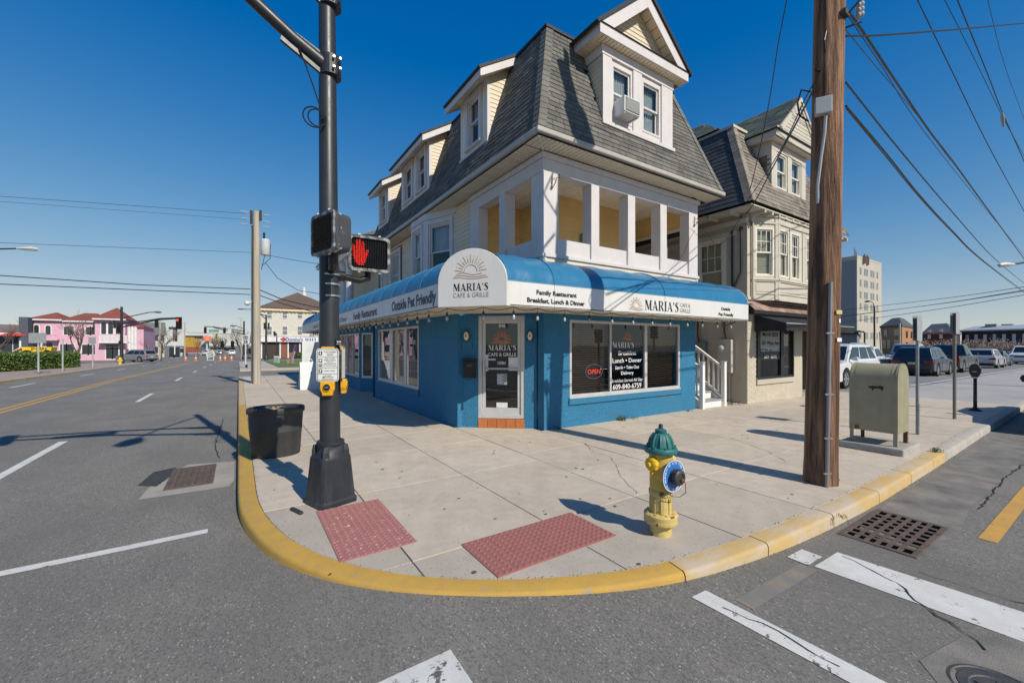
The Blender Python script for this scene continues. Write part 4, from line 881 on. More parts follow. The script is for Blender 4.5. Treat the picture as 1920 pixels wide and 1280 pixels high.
# right valance lettering
yv = VY - .001; T = lambda par, s, m, x, z, h, w, bo=.035: text(par, s, m, (x, yv, z), PX, UP, h, w, 'C', bo)
T(va, 'Family Restaurant', ink, 4.43, 2.437, .075, .86); T(va, 'Breakfast, Lunch & Dinner', ink, 4.43, 2.305, .075, 1.23)
sun_logo(va, ink_bronze, (6.39, yv, 2.285), PX, UP, .38, .05); serif_word(va, "MARIA'S", ink, (6.64, yv, 2.312), PX, UP, .195, 1.08)
T(va, 'CAFE &', ink_grey, 7.93, 2.425, .085, .36, 0); T(va, 'GRILLE', ink_grey, 7.93, 2.31, .085, .36, 0)
T(va, 'Outside', ink, 9.48, 2.43, .07, .38); T(va, 'Pet Friendly', ink, 9.5, 2.3, .07, .62)
TL = lambda s, y, z, h, w, m=ink_navy: text(vl, s, m, (VX + .001, y, z), NY, UP, h, w, 'C', .035)
TL('Outside Pet Friendly', 7.55, 2.335, .2, 2.35); TL('Family Restaurant', 11.05, 2.335, .19, 2.4); TL('Breakfast, Lunch & Dinner', 14.6, 2.345, .15, 3.0, ink_grey); TL('Outside Pet Friendly', 18.6, 2.345, .15, 2.6, ink_grey)
# soffit boards
b = MB(); b.box((3.5, VY, 2.235), (XE, 6.28, 2.25)); b.box((VX, 6.3, 2.2355), (3.6, 22.7, 2.2505)); b.prism([(2.70, 6.27, 2.237), (3.45, 5.38, 2.237), (4.85, 6.29, 2.237), (3.6, 7.44, 2.237)], (0, 0, .013)); part('soffit', b, soffit_cream, aw)
for y0, y1 in ((7.6, 9.2), (10.6, 12.0), (13.8, 15.2)): part('tube_lamp', MB().box((3.1, y0, 2.195), (3.16, y1, 2.233)), M('lamp_tube_white', (.8, .78, .7), rough=.4), aw)

sl = thing('string_lights', 'row of clear bulbs on a black cable hung below the white awning valance', 'string lights', (3.3, 5.9, 2.05))
pts = []; y = 21.5
while y > 6.5: pts.append((2.80, y)); y -= .56
pts += [(2.86, 6.3), (3.25, 5.78), (3.62, 5.47)]
x = 4.08
while x < 10.4: pts.append((x, 5.45)); x += .575
b = MB(); cab = []
for p, q in zip(pts, pts[1:]):
    for k in range(4): f = k / 4; cab.append((p[0] + (q[0] - p[0]) * f, p[1] + (q[1] - p[1]) * f, 2.222 - .045 * 4 * f * (1 - f)))
b.tube(cab, .006, 5); part('cable', b, black_m, sl)
sk = mesh_of('light_socket', MB().tube([(0, 0, 0), (0, 0, -.07)], .004, 5).lathe([(.01, -.065), (.019, -.075), (.019, -.125), (.012, -.13)], (0, 0, 0), 8), black_m)
bl = mesh_of('bulb', MB().lathe([(.012, -.125), (.016, -.138), (.024, -.158), (.026, -.174), (.02, -.192), (.006, -.2)], (0, 0, 0), 10), M('bulb_glass', (.42, .45, .46), rough=.06, spec=.8), smooth=True)
for p in pts:
    mt = Matrix.Translation((p[0], p[1], 2.222)) @ Matrix.Rotation(random.uniform(-.06, .06), 4, 'X')
    s_ = inst('light_socket', sk, sl, mt); q = bpy.data.objects.new('bulb', bl); COL.objects.link(q); q.parent = s_
b = MB(); b.tube([(9.72, 5.6, 2.2), (9.9, 5.7, 2.1), (10.3, 5.75, 2.14), (10.5, 5.7, 2.21)], .012, 6); solo('feed_cable', b, black_m, 'thick black cable looping under the right end of the awning', 'cable')

# ---------------------------------------------------------------- white stairs between the two houses
st = thing('porch_stairs', 'white wooden steps with grey treads and balustrades in the gap between the two houses', 'stairs', (10.4, 6.25, 0))
ST = M('stair_white', (.78, .77, .75), (.72, .71, .69), s=3, rough=.5, fine=.03); TR = M('tread_grey', (.36, .34, .32), rough=.7, fine=.1)
for i in range(9):
    y = 6.24 + i * .27; z = .19 * (i + 1)
    part('riser', MB().box((9.93, y, z - .19 if i else -.02), (10.85, y + .02, z - .03)), ST, st); part('tread', MB().box((9.91, y - .025, z - .03), (10.87, y + .27, z)), TR, st, bevel=.005)
for x in (9.87, 10.86):
    part('newel_post', MB().box((x - .05, 6.16, -.02), (x + .05, 6.26, 1.16)), ST, st, bevel=.006)
    part('newel_cap', MB().box((x - .06, 6.15, 1.161), (x + .06, 6.27, 1.19)), ST, st, bevel=.006)
    f = lambda y: (y - 6.24) * .19 / .27
    for dz, t in ((.98, .045), (.2, .04)):
        part('hand_rail' if dz > .5 else 'bottom_rail', MB().loft([[(x - .035, y, f(y) + dz), (x + .035, y, f(y) + dz), (x + .035, y, f(y) + dz + t * 1.6), (x - .035, y, f(y) + dz + t * 1.6)] for y in (6.262, 8.7)]), ST, st)
    for k in range(15):
        y = 6.36 + k * .145; part('baluster', MB().box((x - .017, y - .017, f(y) + .26), (x + .017, y + .017, f(y) + .985)), ST, st)
    part('stringer', MB().loft([[(x - .02, y, f(y) - .12), (x + .02, y, f(y) - .12), (x + .02, y, f(y) + .14), (x - .02, y, f(y) + .14)] for y in (6.262, 8.7)]), ST, st)
part('stair_void', MB().box((9.95, 8.75, 0), (11.7, 8.8, 3)), room_dark, st)
# ---------------------------------------------------------------- the beige house next door
h2 = thing('beige_townhouse', 'beige three storey townhouse with bay windows, tan shingled mansard and a closing frame shop below', 'building', (11.74, 6.05, 0))
HX0, HX1, HY = 11.74, 16.9, 6.05
b = MB()
wall_holes(b, (HX0, HY, -.25), PX, NY, HX1 - HX0, 3.15, .3, [(.47, 2.68, .9, 2.6), (3.35, 4.6, .2, 2.5)])
wall_holes(b, (HX0, HY + .3, -.25), PY, NX, 9, 5.8, .2, [(.38, 1.16, 3.1, 4.95)])
b.box((HX0 + .002, HY + .002, 2.9), (11.98, 6.6, 5.3)); b.box((15.6, HY + .002, 2.9), (HX1, 6.6, 5.3)); b.box((HX1 - .2, 6.35, -.25), (HX1, 15, 5.5))
part('brick_wall', b, beige_paint, h2)
# painted brick courses on the pier and the side wall
BM = M('painted_brick', (.55, .49, .395), (.49, .435, .35), s=3, rough=.65, fine=.05, rnd=.05)
bk = mesh_of('brick', MB().box((.004, -.004, .004), (.206, .006, .066)), BM, recalc=False); ct = 0
rest = MB()
for j in range(38):
    z = .0 + j * .07
    for side in (0, 1):
        L = 2.3 if side == 0 else 2.2; k0 = -.105 if j % 2 else 0; x = k0
        while x < L:
            a = max(0, x); e = min(L, x + .21)
            if e - a > .06:
                if side == 0:
                    X = HX0 + a
                    if not (X + .1 > 12.18 and .6 < z + .03 < 2.36) and X < 14.95:
                        if e - a > .2 and X < 12.2 or (e - a > .2 and z < .6):
                            if ct < 190: inst('brick', bk, h2, Matrix.Translation((X, HY - .002, z))); ct += 1
                            else: rest.box((X + .004, HY - .006, z + .004), (X + (e - a) - .004, HY + .004, z + .066))
                        else: rest.box((X + .004, HY - .006, z + .004), (X + (e - a) - .004, HY + .004, z + .066))
                else: rest.box((HX0 - .005, HY + a + .004, z + .004), (HX0 + .004, HY + e - .004, z + .066))
            x += .21
part('brick', rest, BM, h2, kind='stuff')
part('shop_sill', MB().box((12.2, HY - .05, .5), (14.46, HY - .006, .64)), beige_paint, h2, bevel=.006)
# shop window
b = MB(); frame(b, (12.215, HY + .03, .655), PX, NY, 2.2, 1.69, .06, .08); b.box((13.62, HY - .03, .715), (13.78, HY + .03, 2.29)); b.box((12.275, HY - .02, .715), (12.42, HY + .03, 2.29))
sw = part('shop_window', b, M('dark_window_frame', (.02, .02, .022), rough=.4), h2)
b = MB(); b.box((12.2, HY - .04, .64), (14.43, HY + .02, .70)); part('metal_sill', b, galv, sw)
for x0, x1 in ((12.42, 13.62), (13.78, 14.36)): part('glass_pane', MB().quad((x0, HY + .02, .715), (x1, HY + .02, .715), (x1, HY + .02, 2.29), (x0, HY + .02, 2.29)), glass_shop, sw, recalc=False)
part('dark_shop', MB().box((12.0, 7.2, 0), (16.8, 7.25, 2.8)), room_dark, h2)
me = mesh_of('window_bar', MB().box((0, 0, 0), (.55, .012, .02)), galv)
for k in range(4): inst('window_bar', me, sw, Matrix.Translation((13.8, HY + .06, .95 + k * .33)))
b = MB(); b.box((13.86, HY + .08, .72), (13.98, HY + .1, 1.6)); part('display_frame', b, M('picture_frame', (.4, .38, .33), rough=.6), sw)
po2 = thing('window_poster', 'pale poster about moving in March hung in the beige house shop window', 'poster', (13.0, HY - .004, 1.2))
part('sheet', MB().box((12.46, HY - .003, 1.52), (13.58, HY + .003, 2.27)), M('poster_grey', (.36, .38, .37), rough=.5), po2)
part('lower_band', MB().box((12.46, HY - .0035, 1.2), (13.58, HY + .0035, 1.517)), black_m, po2)
for s, z, h, w, m in (("We're Moving!", 2.13, .1, 1.0, ink), ('March 2025', 1.88, .12, .92, ink), ('301 West Ave', 1.63, .12, 1.04, ink), ('CUSTOM FRAMING', 1.44, .11, 1.08, ink_white), ('ART • GIFTS', 1.24, .09, .72, ink_white)):
    text(po2, s, m, (13.02, HY - .005, z), PX, UP, h, w, 'C', .012)
b = MB(); frame(b, (15.1, HY + .35, 0.02), PX, NY, 1.2, 2.2, .08, .06); b.box((15.15, HY + .3, .02), (16.25, HY + .34, .12)); dd = part('shop_door', b, galv, h2)
part('glass_pane', MB().quad((15.18, HY + .33, .12), (16.22, HY + .33, .12), (16.22, HY + .33, 2.1), (15.18, HY + .33, 2.1)), glass_shop, dd, recalc=False)
part('door_step', MB().box((15.09, HY - .02, -.05), (16.34, HY + .34, .018)), concrete_grey, h2)
# pent roof of rusty tiles
n_ = 0
for r in range(3):
    z = 2.60 + r * .09; y = 5.80 + r * .085
    for k in range(11):
        x = 11.62 + k * .47 + (r % 2) * .2; w_ = .45
        if x + w_ > 17: continue
        part('pent_tile', MB().add([(x, y, z), (x + w_, y, z), (x + w_, y + .13, z + .13), (x, y + .13, z + .13), (x, y, z - .02), (x + w_, y, z - .02), (x + w_, y + .13, z + .11), (x, y + .13, z + .11)], [(0, 1, 2, 3), (0, 4, 5, 1), (1, 5, 6, 2), (0, 3, 7, 4)]), rust_tile, h2)
part('pent_board', MB().box((11.62, 5.80, 2.48), (16.95, 6.046, 2.575)), drip_dark, h2)
part('stone_band', MB().box((HX0 - .02, HY - .03, 2.88), (11.98, HY + .01, 2.96)), beige_trim, h2)
fa = thing('fabric_awning', 'black fabric awning with scalloped edge over the beige house shop window', 'awning', (14.2, 5.6, 2.2))
AY0, AY1, AZ0, AZ1 = 5.18, 5.99, 2.2, 2.47
b = MB(); b.quad((12.0, AY0, AZ0), (16.6, AY0, AZ0), (16.6, AY1, AZ1), (12.0, AY1, AZ1)); part('canopy', b, fabric_black, fa, recalc=False)
part('front_rail', MB().tube([(12.0, AY1 - .02, AZ1 + .01), (16.6, AY1 - .02, AZ1 + .01)], .018, 6).tube([(12, AY0, AZ0), (16.6, AY0, AZ0)], .012, 6), alu, fa)
b = MB()
def scallop(p, u, L, k, drop):
    p, u = V(p), V(u); N = k * 6
    for i in range(N):
        q = [(p + u * (L * j / N), drop + .05 * abs(math.sin(math.pi * j / 6))) for j in (i, i + 1)]
        b.quad(q[0][0] - UP * q[0][1], q[1][0] - UP * q[1][1], q[1][0], q[0][0])
scallop((12, AY0, AZ0), PX, 4.6, 22, .16); part('valance', b, fabric_black, fa, recalc=False)
b = MB(); b.quad((12, AY0, AZ0), (12, AY1, AZ1), (12, AY1, AZ0 - .2), (12, AY0, AZ0 - .2)); part('side_flap', b, fabric_black, fa, recalc=False)
# bay window of the first floor
B2 = [V((11.98, 6.05, 0)), V((12.71, 5.70, 0)), V((15.9, 5.70, 0)), V((16.6, 6.05, 0))]
b = MB(); holes = [[(.10, .68, .67, 2.03)], [(.08, .64, .67, 2.03), (.78, 1.34, .67, 2.03), (1.75, 2.35, .67, 2.03)], []]
for (a, c), hs in zip(zip(B2, B2[1:]), holes):
    u = (c - a).normalized(); n = V((u.y, -u.x, 0)); wall_holes(b, a + UP * 2.88, u, n, (c - a).length, 2.45, .1, hs)
by2 = part('bay_window', b, beige_trim, h2)
for (a, c), hs in zip(zip(B2, B2[1:]), holes):
    u = (c - a).normalized(); n = V((u.y, -u.x, 0)); l = (c - a).length; q = MB()
    for z, t, d in ((3.44, .05, .05), (3.40, .03, .03), (5.02, .04, .03), (5.2, .05, .05), (3.05, .03, .02)): q.obox(a + UP * z + n * .001, u, n, l, d, t)
    for x in (0, l - .1): q.obox(a + u * x + UP * 2.9 + n * .001, u, n, .1, .022, 2.4)
    for x in [(hs[i][1] + hs[i + 1][0]) / 2 - .05 for i in range(len(hs) - 1)]: q.obox(a + u * x + UP * 3.5 + n * .001, u, n, .1, .02, 1.5)
    q.obox(a + u * .12 + UP * 5.07 + n * .001, u, n, l - .24, .012, .12); q.obox(a + u * .12 + UP * 3.12 + n * .001, u, n, l - .24, .012, .24)
    part('bay_moulding', q, beige_trim, by2, bevel=.004)
    for hh in hs: window(by2, a + u * hh[0] + UP * (2.88 + hh[2]), u, n, hh[1] - hh[0], hh[3] - hh[2], 0, cream_trim, flat_level=True, grid=True, cur='blind', cmat=blind_cream)
part('downpipe', MB().tube([(11.9, 6.0, 5.2), (11.93, 5.99, 4.9), (11.93, 5.99, 2.9)], .03, 8), beige_trim, h2, smooth=True)
window(h2, (HX0 - .001, 7.51, 2.9), NY, NX, .78, 1.78, .1, cream_trim, grid=True, cur='blind', cmat=blind_cream)
b = MB(); b.box((HX0 - .06, 6.3, 4.72), (HX0, 15, 4.84)); b.box((HX0 - .1, 6.04, 5.0), (HX0, 15, 5.12)); part('side_cornice', b, beige_trim, h2)
# eaves and brackets, mansard
X0, X1, Y0, Y1, Z0, Z1, S2 = 11.09, 17.5, 5.58, 15.5, 5.36, 8.07, 1.15
part('soffit_board', MB().box((X0 + .05, Y0 + .05, 5.28), (X1 - .05, Y1, 5.31)), beige_trim, h2)
for k in range(15): part('eave_bracket', MB().box((11.85 + k * .4, Y0 + .06, 5.2), (11.93 + k * .4, 6.04, 5.278)), beige_trim, h2)
for k in range(14): part('eave_bracket', MB().box((X0 + .06, 6.2 + k * .6, 5.2), (HX0 - .11, 6.28 + k * .6, 5.278)), beige_trim, h2)
b = MB()
def ms(f): return S2 * (f * .72 + .28 * f * (1.6 - .6 * f)) if f < 1 else S2
def rect(s, z): return [(X0 + s, Y0 + s, z), (X1 - s, Y0 + s, z), (X1 - s, Y1 - s, z), (X0 + s, Y1 - s, z)]
b.loft([rect(.3, Z0 - .05), rect(.33, Z0), rect(S2 + .33, Z1)]); part('mansard_core', b, roof_core, h2)
SL2 = math.hypot(S2, Z1 - Z0); k2 = S2 / SL2
fy2 = lambda z: Y0 + (z - Z0) / (Z1 - Z0) * S2
tz = lambda z: (z - Z0) / (Z1 - Z0) * SL2
shingles(h2, (X0, Y0, Z0), PX, V((0, S2, Z1 - Z0)), SL2, lambda t: (k2 * t, X1 - X0 - k2 * t), shingle_tan, .15, .24, 140, [(12.9 - X0, 15.03 - X0, tz(6.15), 9)])
shingles(h2, (X0, Y1, Z0), NY, V((S2, 0, Z1 - Z0)), SL2, lambda t: (k2 * t, Y1 - Y0 - k2 * t), M('slate_dark', (.1, .1, .105), (.075, .075, .08), s=1.5, rough=.8, fine=.3, tone=.35, rnd=.2), .15, .26, 120)
b = MB(); b.tone = []
for k in range(20):
    p = [V((X0 + S2 * f, Y0 + S2 * f, Z0 + (Z1 - Z0) * f)) + V((-.02, -.02, .006)) for f in (k / 20, (k + 1.2) / 20)]
    b.add([p[0], p[1], p[0] + V((.2, -.01, 0)), p[1] + V((.2, -.006, 0)), p[0] + V((-.01, .2, 0)), p[1] + V((-.006, .2, 0))], [(0, 2, 3, 1), (0, 1, 5, 4)]); b.tone += [random.uniform(0, 1)] * 2
part('hip_shingle', b, shingle_tan, h2, recalc=False)
part('roof_edge', MB().box((X0 + S2 - .05, Y0 + S2 - .05, Z1 - .01), (X1 - S2 + .05, Y1 - S2 + .05, Z1 + .07)), beige_trim, h2)
b = MB(); cx, cy = 14.3, 9.0
top = [(X0 + S2 - .1, Y0 + S2 + .4, Z1 + .08), (X1 - S2 + .1, Y0 + S2 + .4, Z1 + .08), (X1 - S2 + .1, Y1 - S2, Z1 + .08), (X0 + S2 - .1, Y1 - S2, Z1 + .08)]
a1, a2 = (cx, cy, 9.75), (cx, 11.6, 9.75); b.add(top + [a1, a2], [(0, 1, 4), (1, 2, 5, 4), (2, 3, 5), (3, 0, 4, 5)]); part('hip_roof_core', b, roof_core, h2)
for (o, u, t_) in ((V(top[3]), NY, V(a2)), (V(top[0]), PX, V(a1))):
    e = V(top[0]) if u == NY else V(top[1]); w_ = (e - o).length
    foot = o + u * ((t_ - o).dot(u)); sv = (t_ - foot); l = sv.length; f0 = (foot - o).length / l; r_ = (V(a1) - o).dot(u) if u == NY else f0 * l
    f1 = (w_ - r_) / l
    shingles(h2, o + sv.normalized().cross(u) * -.02, u, sv, l, lambda t: (f0 * t, w_ - f1 * t), shingle_green, .15, .3, 0)
# dormer with gable
b = MB(); wall_holes(b, (12.89, 5.97, 6.05), PX, NY, 2.15, 1.5, .1, [(.3, .93, .2, 1.25), (1.22, 1.85, .2, 1.25)])
b.add([(12.905, 6.07, 6.1), (12.905, 7.2, 6.1), (12.905, 7.2, 7.6), (12.905, 6.07, 7.6), (15.02, 6.07, 6.1), (15.02, 7.2, 6.1), (15.02, 7.2, 7.6), (15.02, 6.07, 7.6)], [(0, 1, 2, 3), (4, 5, 6, 7)]); d2 = part('dormer', b, beige_trim, h2)
shingles(d2, (12.9, 7.2, 6.1), NY, UP, 1.05, lambda t: (1.2 - max(.0, fy2(6.1 + t) - 5.99), 1.2), shingle_tan, .15, .24, 0)
part('dormer_board', MB().box((12.87, 5.94, 6.2), (13.17, 5.969, 7.3)).box((13.85, 5.94, 6.2), (14.09, 5.969, 7.3)).box((14.76, 5.94, 6.2), (15.06, 5.969, 7.3)).box((12.87, 5.935, 7.3), (15.06, 5.969, 7.52)).box((12.87, 5.97, 7.16), (12.889, 6.9, 7.52)), beige_trim, d2, bevel=.004)
part('dormer_sill', MB().box((12.84, 5.90, 6.0), (15.09, 5.969, 6.08)), beige_trim, d2, bevel=.005)
for x in (13.19, 14.11): window(d2, (x, 5.97, 6.25), PX, NY, .63, 1.05, 0, cream_trim, flat_level=True, cur='full', cmat=curtain_lace)
GX0, GX1, GY, GZ, GA = 12.66, 15.26, 5.72, 7.74, 9.02; GC = (GX0 + GX1) / 2
part('dormer_eave', MB().box((GX0, GY, 7.56), (GX1, GY + .04, GZ)).box((GX0, GY + .04, 7.52), (GX0 + .04, 8.3, GZ)).box((GX1 - .04, GY + .04, 7.56), (GX1, 8.3, GZ)).box((GX0 + .04, GY + .04, 7.53), (GX1 - .04, 6.6, 7.55)).box((GX0 - .05, GY - .05, GZ), (GX1 + .05, GY + .1, GZ + .05)), beige_trim, d2, bevel=.006)
part('gable_roof_core', MB().prism([(GX0 - .06, GY - .04, GZ - .02), (GC, GY - .04, GA), (GX1 + .06, GY - .04, GZ - .02)], (0, 4.2, 0)), drip_dark, d2)
sv = V((GC - GX0 + .06, 0, GA - GZ + .02)); shingles(d2, V((GX0 - .06, GY + 4.1, GZ - .02)) + V((-.01, 0, .016)), NY, sv, sv.length, lambda t: (0, 4.15), shingle_green, .15, .3, 0)
sv2 = V((-(GC - GX0 + .06), 0, GA - GZ + .02)); shingles(d2, V((GX1 + .06, GY - .04, GZ - .02)) + V((.01, 0, .016)), PY, sv2, sv2.length, lambda t: (0, 4.15), shingle_green, .15, .3, 0)
for a, c in ((V((GX0, 0, GZ)), V((GC, 0, GA - .06))), (V((GX1, 0, GZ)), V((GC, 0, GA - .06)))):
    s_ = 1 if c.x > a.x else -1; o = V((0, GY - .08, 0))
    for kk, dy in ((.17, 0), (.08, -.03)): part('rake_board', MB().prism([a + o + V((0, dy, 0)), c + o + V((0, dy, 0)), c + o + V((0, dy, -kk * 1.4)), a + o + V((s_ * kk * 1.5, dy, 0))], (0, .03, 0)), beige_trim, d2)
boards(d2, (GX0 + .1, GY - .042, GZ + .05), PX, NY, 0, .95, lambda z: ((z + .1) * 1.02, GX1 - GX0 - .2 - (z + .1) * 1.02), beige_trim, .11)

# meters, conduits on the side wall
for i, (y, z0, z1, w_, lab, m) in enumerate(((7.45, 1.18, 1.72, .5, 'grey electric meter box with domed glass meter, left of the pair behind the white stairs', M('meter_grey', (.2, .215, .22), rough=.5)), (6.62, .84, 1.78, .42, 'taller beige electric meter box right of the pair behind the white stairs', M('meter_beige', (.5, .45, .39), rough=.5)))):
    t = thing('electric_meter', lab, 'meter', (HX0 - .09, y, z0), group='electric meters on the beige side wall')
    part('box', MB().box((HX0 - .17, y - w_ / 2, z0), (HX0 - .006, y + w_ / 2, z1)), m, t, bevel=.01)
    q = MB(); q.lathe([(.1, 0), (.1, .03), (.08, .035), (.078, .09), (.05, .115), (.01, .12)], (HX0 - .17, y + (.0 if i == 0 else .06), z1 - .24), 18, NX); part('meter_dome', q, M('meter_glass', (.45, .46, .46), rough=.12, spec=.8), t, smooth=True)
    q = MB(); q.tube([(HX0 - .08, y, z1), (HX0 - .08, y, z1 + .12), (HX0 - .06, y + .05, z1 + .22), (HX0 - .04, y + .05, 2.8)], .024, 8); part('conduit', q, M('conduit_brown', (.1, .075, .065), rough=.6), t, smooth=True)
    q = MB(); q.tube([(HX0 - .05, y - .1, z0), (HX0 - .05, y - .1, -.02)], .02, 7); q.tube([(HX0 - .05, y + .1, z0), (HX0 - .05, y + .12, z0 - .4), (HX0 - .05, y + .0, z0 - .6 + (.1 if i else 0))], .014, 6); part('lower_conduit', q, M('conduit_beige', (.5, .44, .37), rough=.6), t, smooth=True)
for y, zt, bend, lab in ((6.45, 4.75, 0, 'straight dark service conduit on the beige side wall'), (6.2, 4.8, 1, 'dark service conduit with an offset bend near the beige house corner')):
    p = [(HX0 - .04, y, 2.6), (HX0 - .04, y, 3.05), (HX0 - .04, y, zt)] if not bend else [(HX0 - .04, 6.42, 3.0), (HX0 - .04, 6.40, 3.25), (HX0 - .04, 6.2, 3.65), (HX0 - .04, 6.2, zt)]
    q = MB(); q.tube(p, .03, 8); q.lathe([(.03, 0), (.05, .03), (.05, .09), (.02, .12)], (HX0 - .04, p[-1][1], zt), 10); solo('service_conduit', q, M('conduit_dark', (.06, .05, .05), rough=.6), lab, 'conduit', 'service conduits', True)

# grass tufts along the walls
def tuft(x, y, n, r, h, lab, m=grass_m):
    b = MB()
    for _ in range(n):
        a = random.uniform(0, 6.3); d = random.uniform(0, r); px, py = x + d * math.cos(a), y + d * math.sin(a); l = h * random.uniform(.4, 1); dx, dy = random.uniform(-.6, .6) * l, random.uniform(-.6, .6) * l; w_ = .004
        b.add([(px - w_, py, -.005), (px + w_, py, -.005), (px + dx * .4 + w_ * .6, py + dy * .4, l * .6), (px + dx, py + dy, l * .85)], [(0, 1, 2), (0, 2, 3)])
    return solo('weed_tuft', b, m, lab, 'weed')
tuft(6.9, 6.2, 50, .1, .16, 'tall straggling weed tuft at the foot of the blue wall under the shop window'); tuft(7.3, 6.2, 40, .12, .06, 'low weed tuft at the foot of the blue wall, right of the straggling one')
tuft(9.2, 6.15, 50, .12, .06, 'low weed tuft at the right end of the blue wall by the stairs'); tuft(5.15, 6.22, 25, .06, .05, 'small dark weed at the corner pier of the blue wall')
tuft(11.3, 6.25, 120, .3, .07, 'patch of grass at the foot of the beige side wall'); tuft(8.86, 1.75, 60, .07, .09, 'weed tuft in the kerb joint below the olive mailbox'); tuft(4.75, 1.58, 20, .05, .05, 'small weed at the gutter beside the right drain grate')
# ---------------------------------------------------------------- street furniture near the corner
# tactile mats
def mat_(x0, y0, x1, y1, m, lab, nx, ny):
    t = thing('tactile_mat', lab, 'tactile paving', ((x0 + x1) / 2, (y0 + y1) / 2, 0), group='red tactile paving mats')
    part('panel', MB().box((x0, y0, -.01), (x1, y1, .006)), m, t, bevel=.003)
    b = MB(); k = 0; me = mesh_of('dome', MB().lathe([(.0145, 0), (.013, .004), (.008, .0062), (.001, .0065)], (0, 0, 0), 8), m)
    for i in range(nx):
        for j in range(ny):
            x, y = x0 + (x1 - x0) * (i + .5) / nx, y0 + (y1 - y0) * (j + .5) / ny
            inst('dome', me, t, Matrix.Translation((x, y, .006)))
mat_(.63, 3.30, 1.23, 4.44, tactile_worn, 'worn pinkish tactile mat beside the black signal pole', 11, 21)
mat_(1.51, 2.48, 2.69, 3.06, tactile_red, 'redder tactile mat in front of the fire hydrant', 21, 11)

# drains
g1 = thing('storm_drain', 'rusty iron drain grate with square dimples in the left gutter', 'drain grate', (-.5, 6.98, -.12), group='street drain grates')
zg = -.115
part('grate_frame', MB().box((-.76, 6.47, -.16), (-.27, 6.52, zg)).box((-.76, 7.45, -.16), (-.27, 7.5, zg)).box((-.76, 6.521, -.16), (-.72, 7.449, zg)).box((-.31, 6.521, -.16), (-.27, 7.449, zg)).box((-.72, 6.521, -.16), (-.31, 7.449, -.124)), iron, g1)
me = mesh_of('grate_pad', MB().box((0, 0, 0), (.045, .075, .016)), iron)
for i in range(6):
    for j in range(9): inst('grate_pad', me, g1, Matrix.Translation((-.708 + i * .0665, 6.54 + j * .1, -.126)))
g2 = thing('storm_drain', 'rusty iron drain grate with a grid of open holes in the right gutter', 'drain grate', (5.12, 1.3, -.12), group='street drain grates')
gx0, gx1, gy0, gy1, zt = 4.62, 5.66, 1.03, 1.57, -.112
part('pit', MB().box((gx0 + .02, gy0 + .02, -.126), (gx1 - .02, gy1 - .02, -.121)), pit, g2)
part('grate_frame', MB().box((gx0, gy0, -.16), (gx1, gy0 + .045, zt)).box((gx0, gy1 - .045, -.16), (gx1, gy1, zt)).box((gx0, gy0 + .0455, -.16), (gx0 + .05, gy1 - .0455, zt)).box((gx1 - .05, gy0 + .0455, -.16), (gx1, gy1 - .0455, zt)), iron, g2, bevel=.004)
for i in range(7): part('grate_bar', MB().box((gx0 + .1625 + i * .1175 - .022, gy0 + .046, -.119), (gx0 + .1625 + i * .1175 + .022, gy1 - .046, zt - .0015)), iron, g2)
for j in range(5): part('grate_bar', MB().box((gx0 + .051, gy0 + .12 + j * .075 - .017, -.1195), (gx1 - .051, gy0 + .12 + j * .075 + .017, zt - .003)), iron, g2)
mh = thing('manhole_cover', 'dark round iron manhole cover in a concrete patch at the road edge', 'manhole cover', (3.15, .385, -.12))
zz = rz(3.15, .385)
b = MB(); b.lathe([(.2, -.02), (.2, .008), (.185, .011), (.18, .006), (.165, .006), (.16, .011), (.12, .011), (.115, .006), (.005, .006)], (3.15, .385, zz), 36); part('cover', b, iron_dark, mh, smooth=True)
b = MB()
for k in range(5): b.prism([(3.15 + r_ * math.cos(R(90 + 72 * k + d)), .385 + r_ * math.sin(R(90 + 72 * k + d)), zz + .006) for r_, d in ((.1, 0), (.045, 36), (.0, 0), (.045, -36))], (0, 0, .006))
part('star_relief', b, iron_dark, mh)

# signal pole -------------------------------------------------------------------
SPX, SPY = .80, 4.66
sp = thing('signal_pole', 'black traffic signal pole with flared square base and mast arm on the corner', 'signal pole', (SPX, SPY, 0))
fa_ = R(18)
def sq(h, z, r=.3): return [V((SPX, SPY, z)) + Matrix.Rotation(fa_, 3, 'Z') @ V((x * h, y * h, 0)) for x, y in [(1, -r), (1, r), (r, 1), (-r, 1), (-1, r), (-1, -r), (-r, -1), (r, -1)]] if r < .9 else None
def rsq(h, z): c = .84; return [V((SPX, SPY, z)) + Matrix.Rotation(fa_, 3, 'Z') @ V((x * h, y * h, 0)) for x, y in [(1, -c), (1, c), (c, 1), (-c, 1), (-1, c), (-1, -c), (-c, -1), (c, -1)]]
b = MB(); b.loft([rsq(.2, -.01), rsq(.2, .045), rsq(.186, .055), rsq(.152, .47)]); part('base', b, base_black, sp, bevel=.008)
b = MB(); b.loft([rsq(.15, .471), rsq(.12, .52), rsq(.112, .6)]); b.lathe([(.135, .6), (.135, .63), (.115, .64)], (SPX, SPY, 0), 24); part('collar', b, base_black, sp, smooth=True)
for k in range(4):
    a = fa_ + math.pi / 4 + k * math.pi / 2; p = V((SPX + .15 * math.cos(a), SPY + .15 * math.sin(a), .472)); q = MB(); q.loft([[p + V((x * s, y * s, z)) for x, y in ((-1, -1), (1, -1), (1, 1), (-1, 1))] for s, z in ((.034, 0), (.03, .07), (.02, .12))]); part('anchor_cap', q, base_black, sp, bevel=.006)
b = MB(); b.lathe([(.1, .62), (.0735, 7.05), (.06, 7.1)], (SPX, SPY, 0), 32, (-.006, .003, 1)); part('shaft', b, pole_black, sp, smooth=True)
AD = V((-1, .0, .0)); arm = MB()
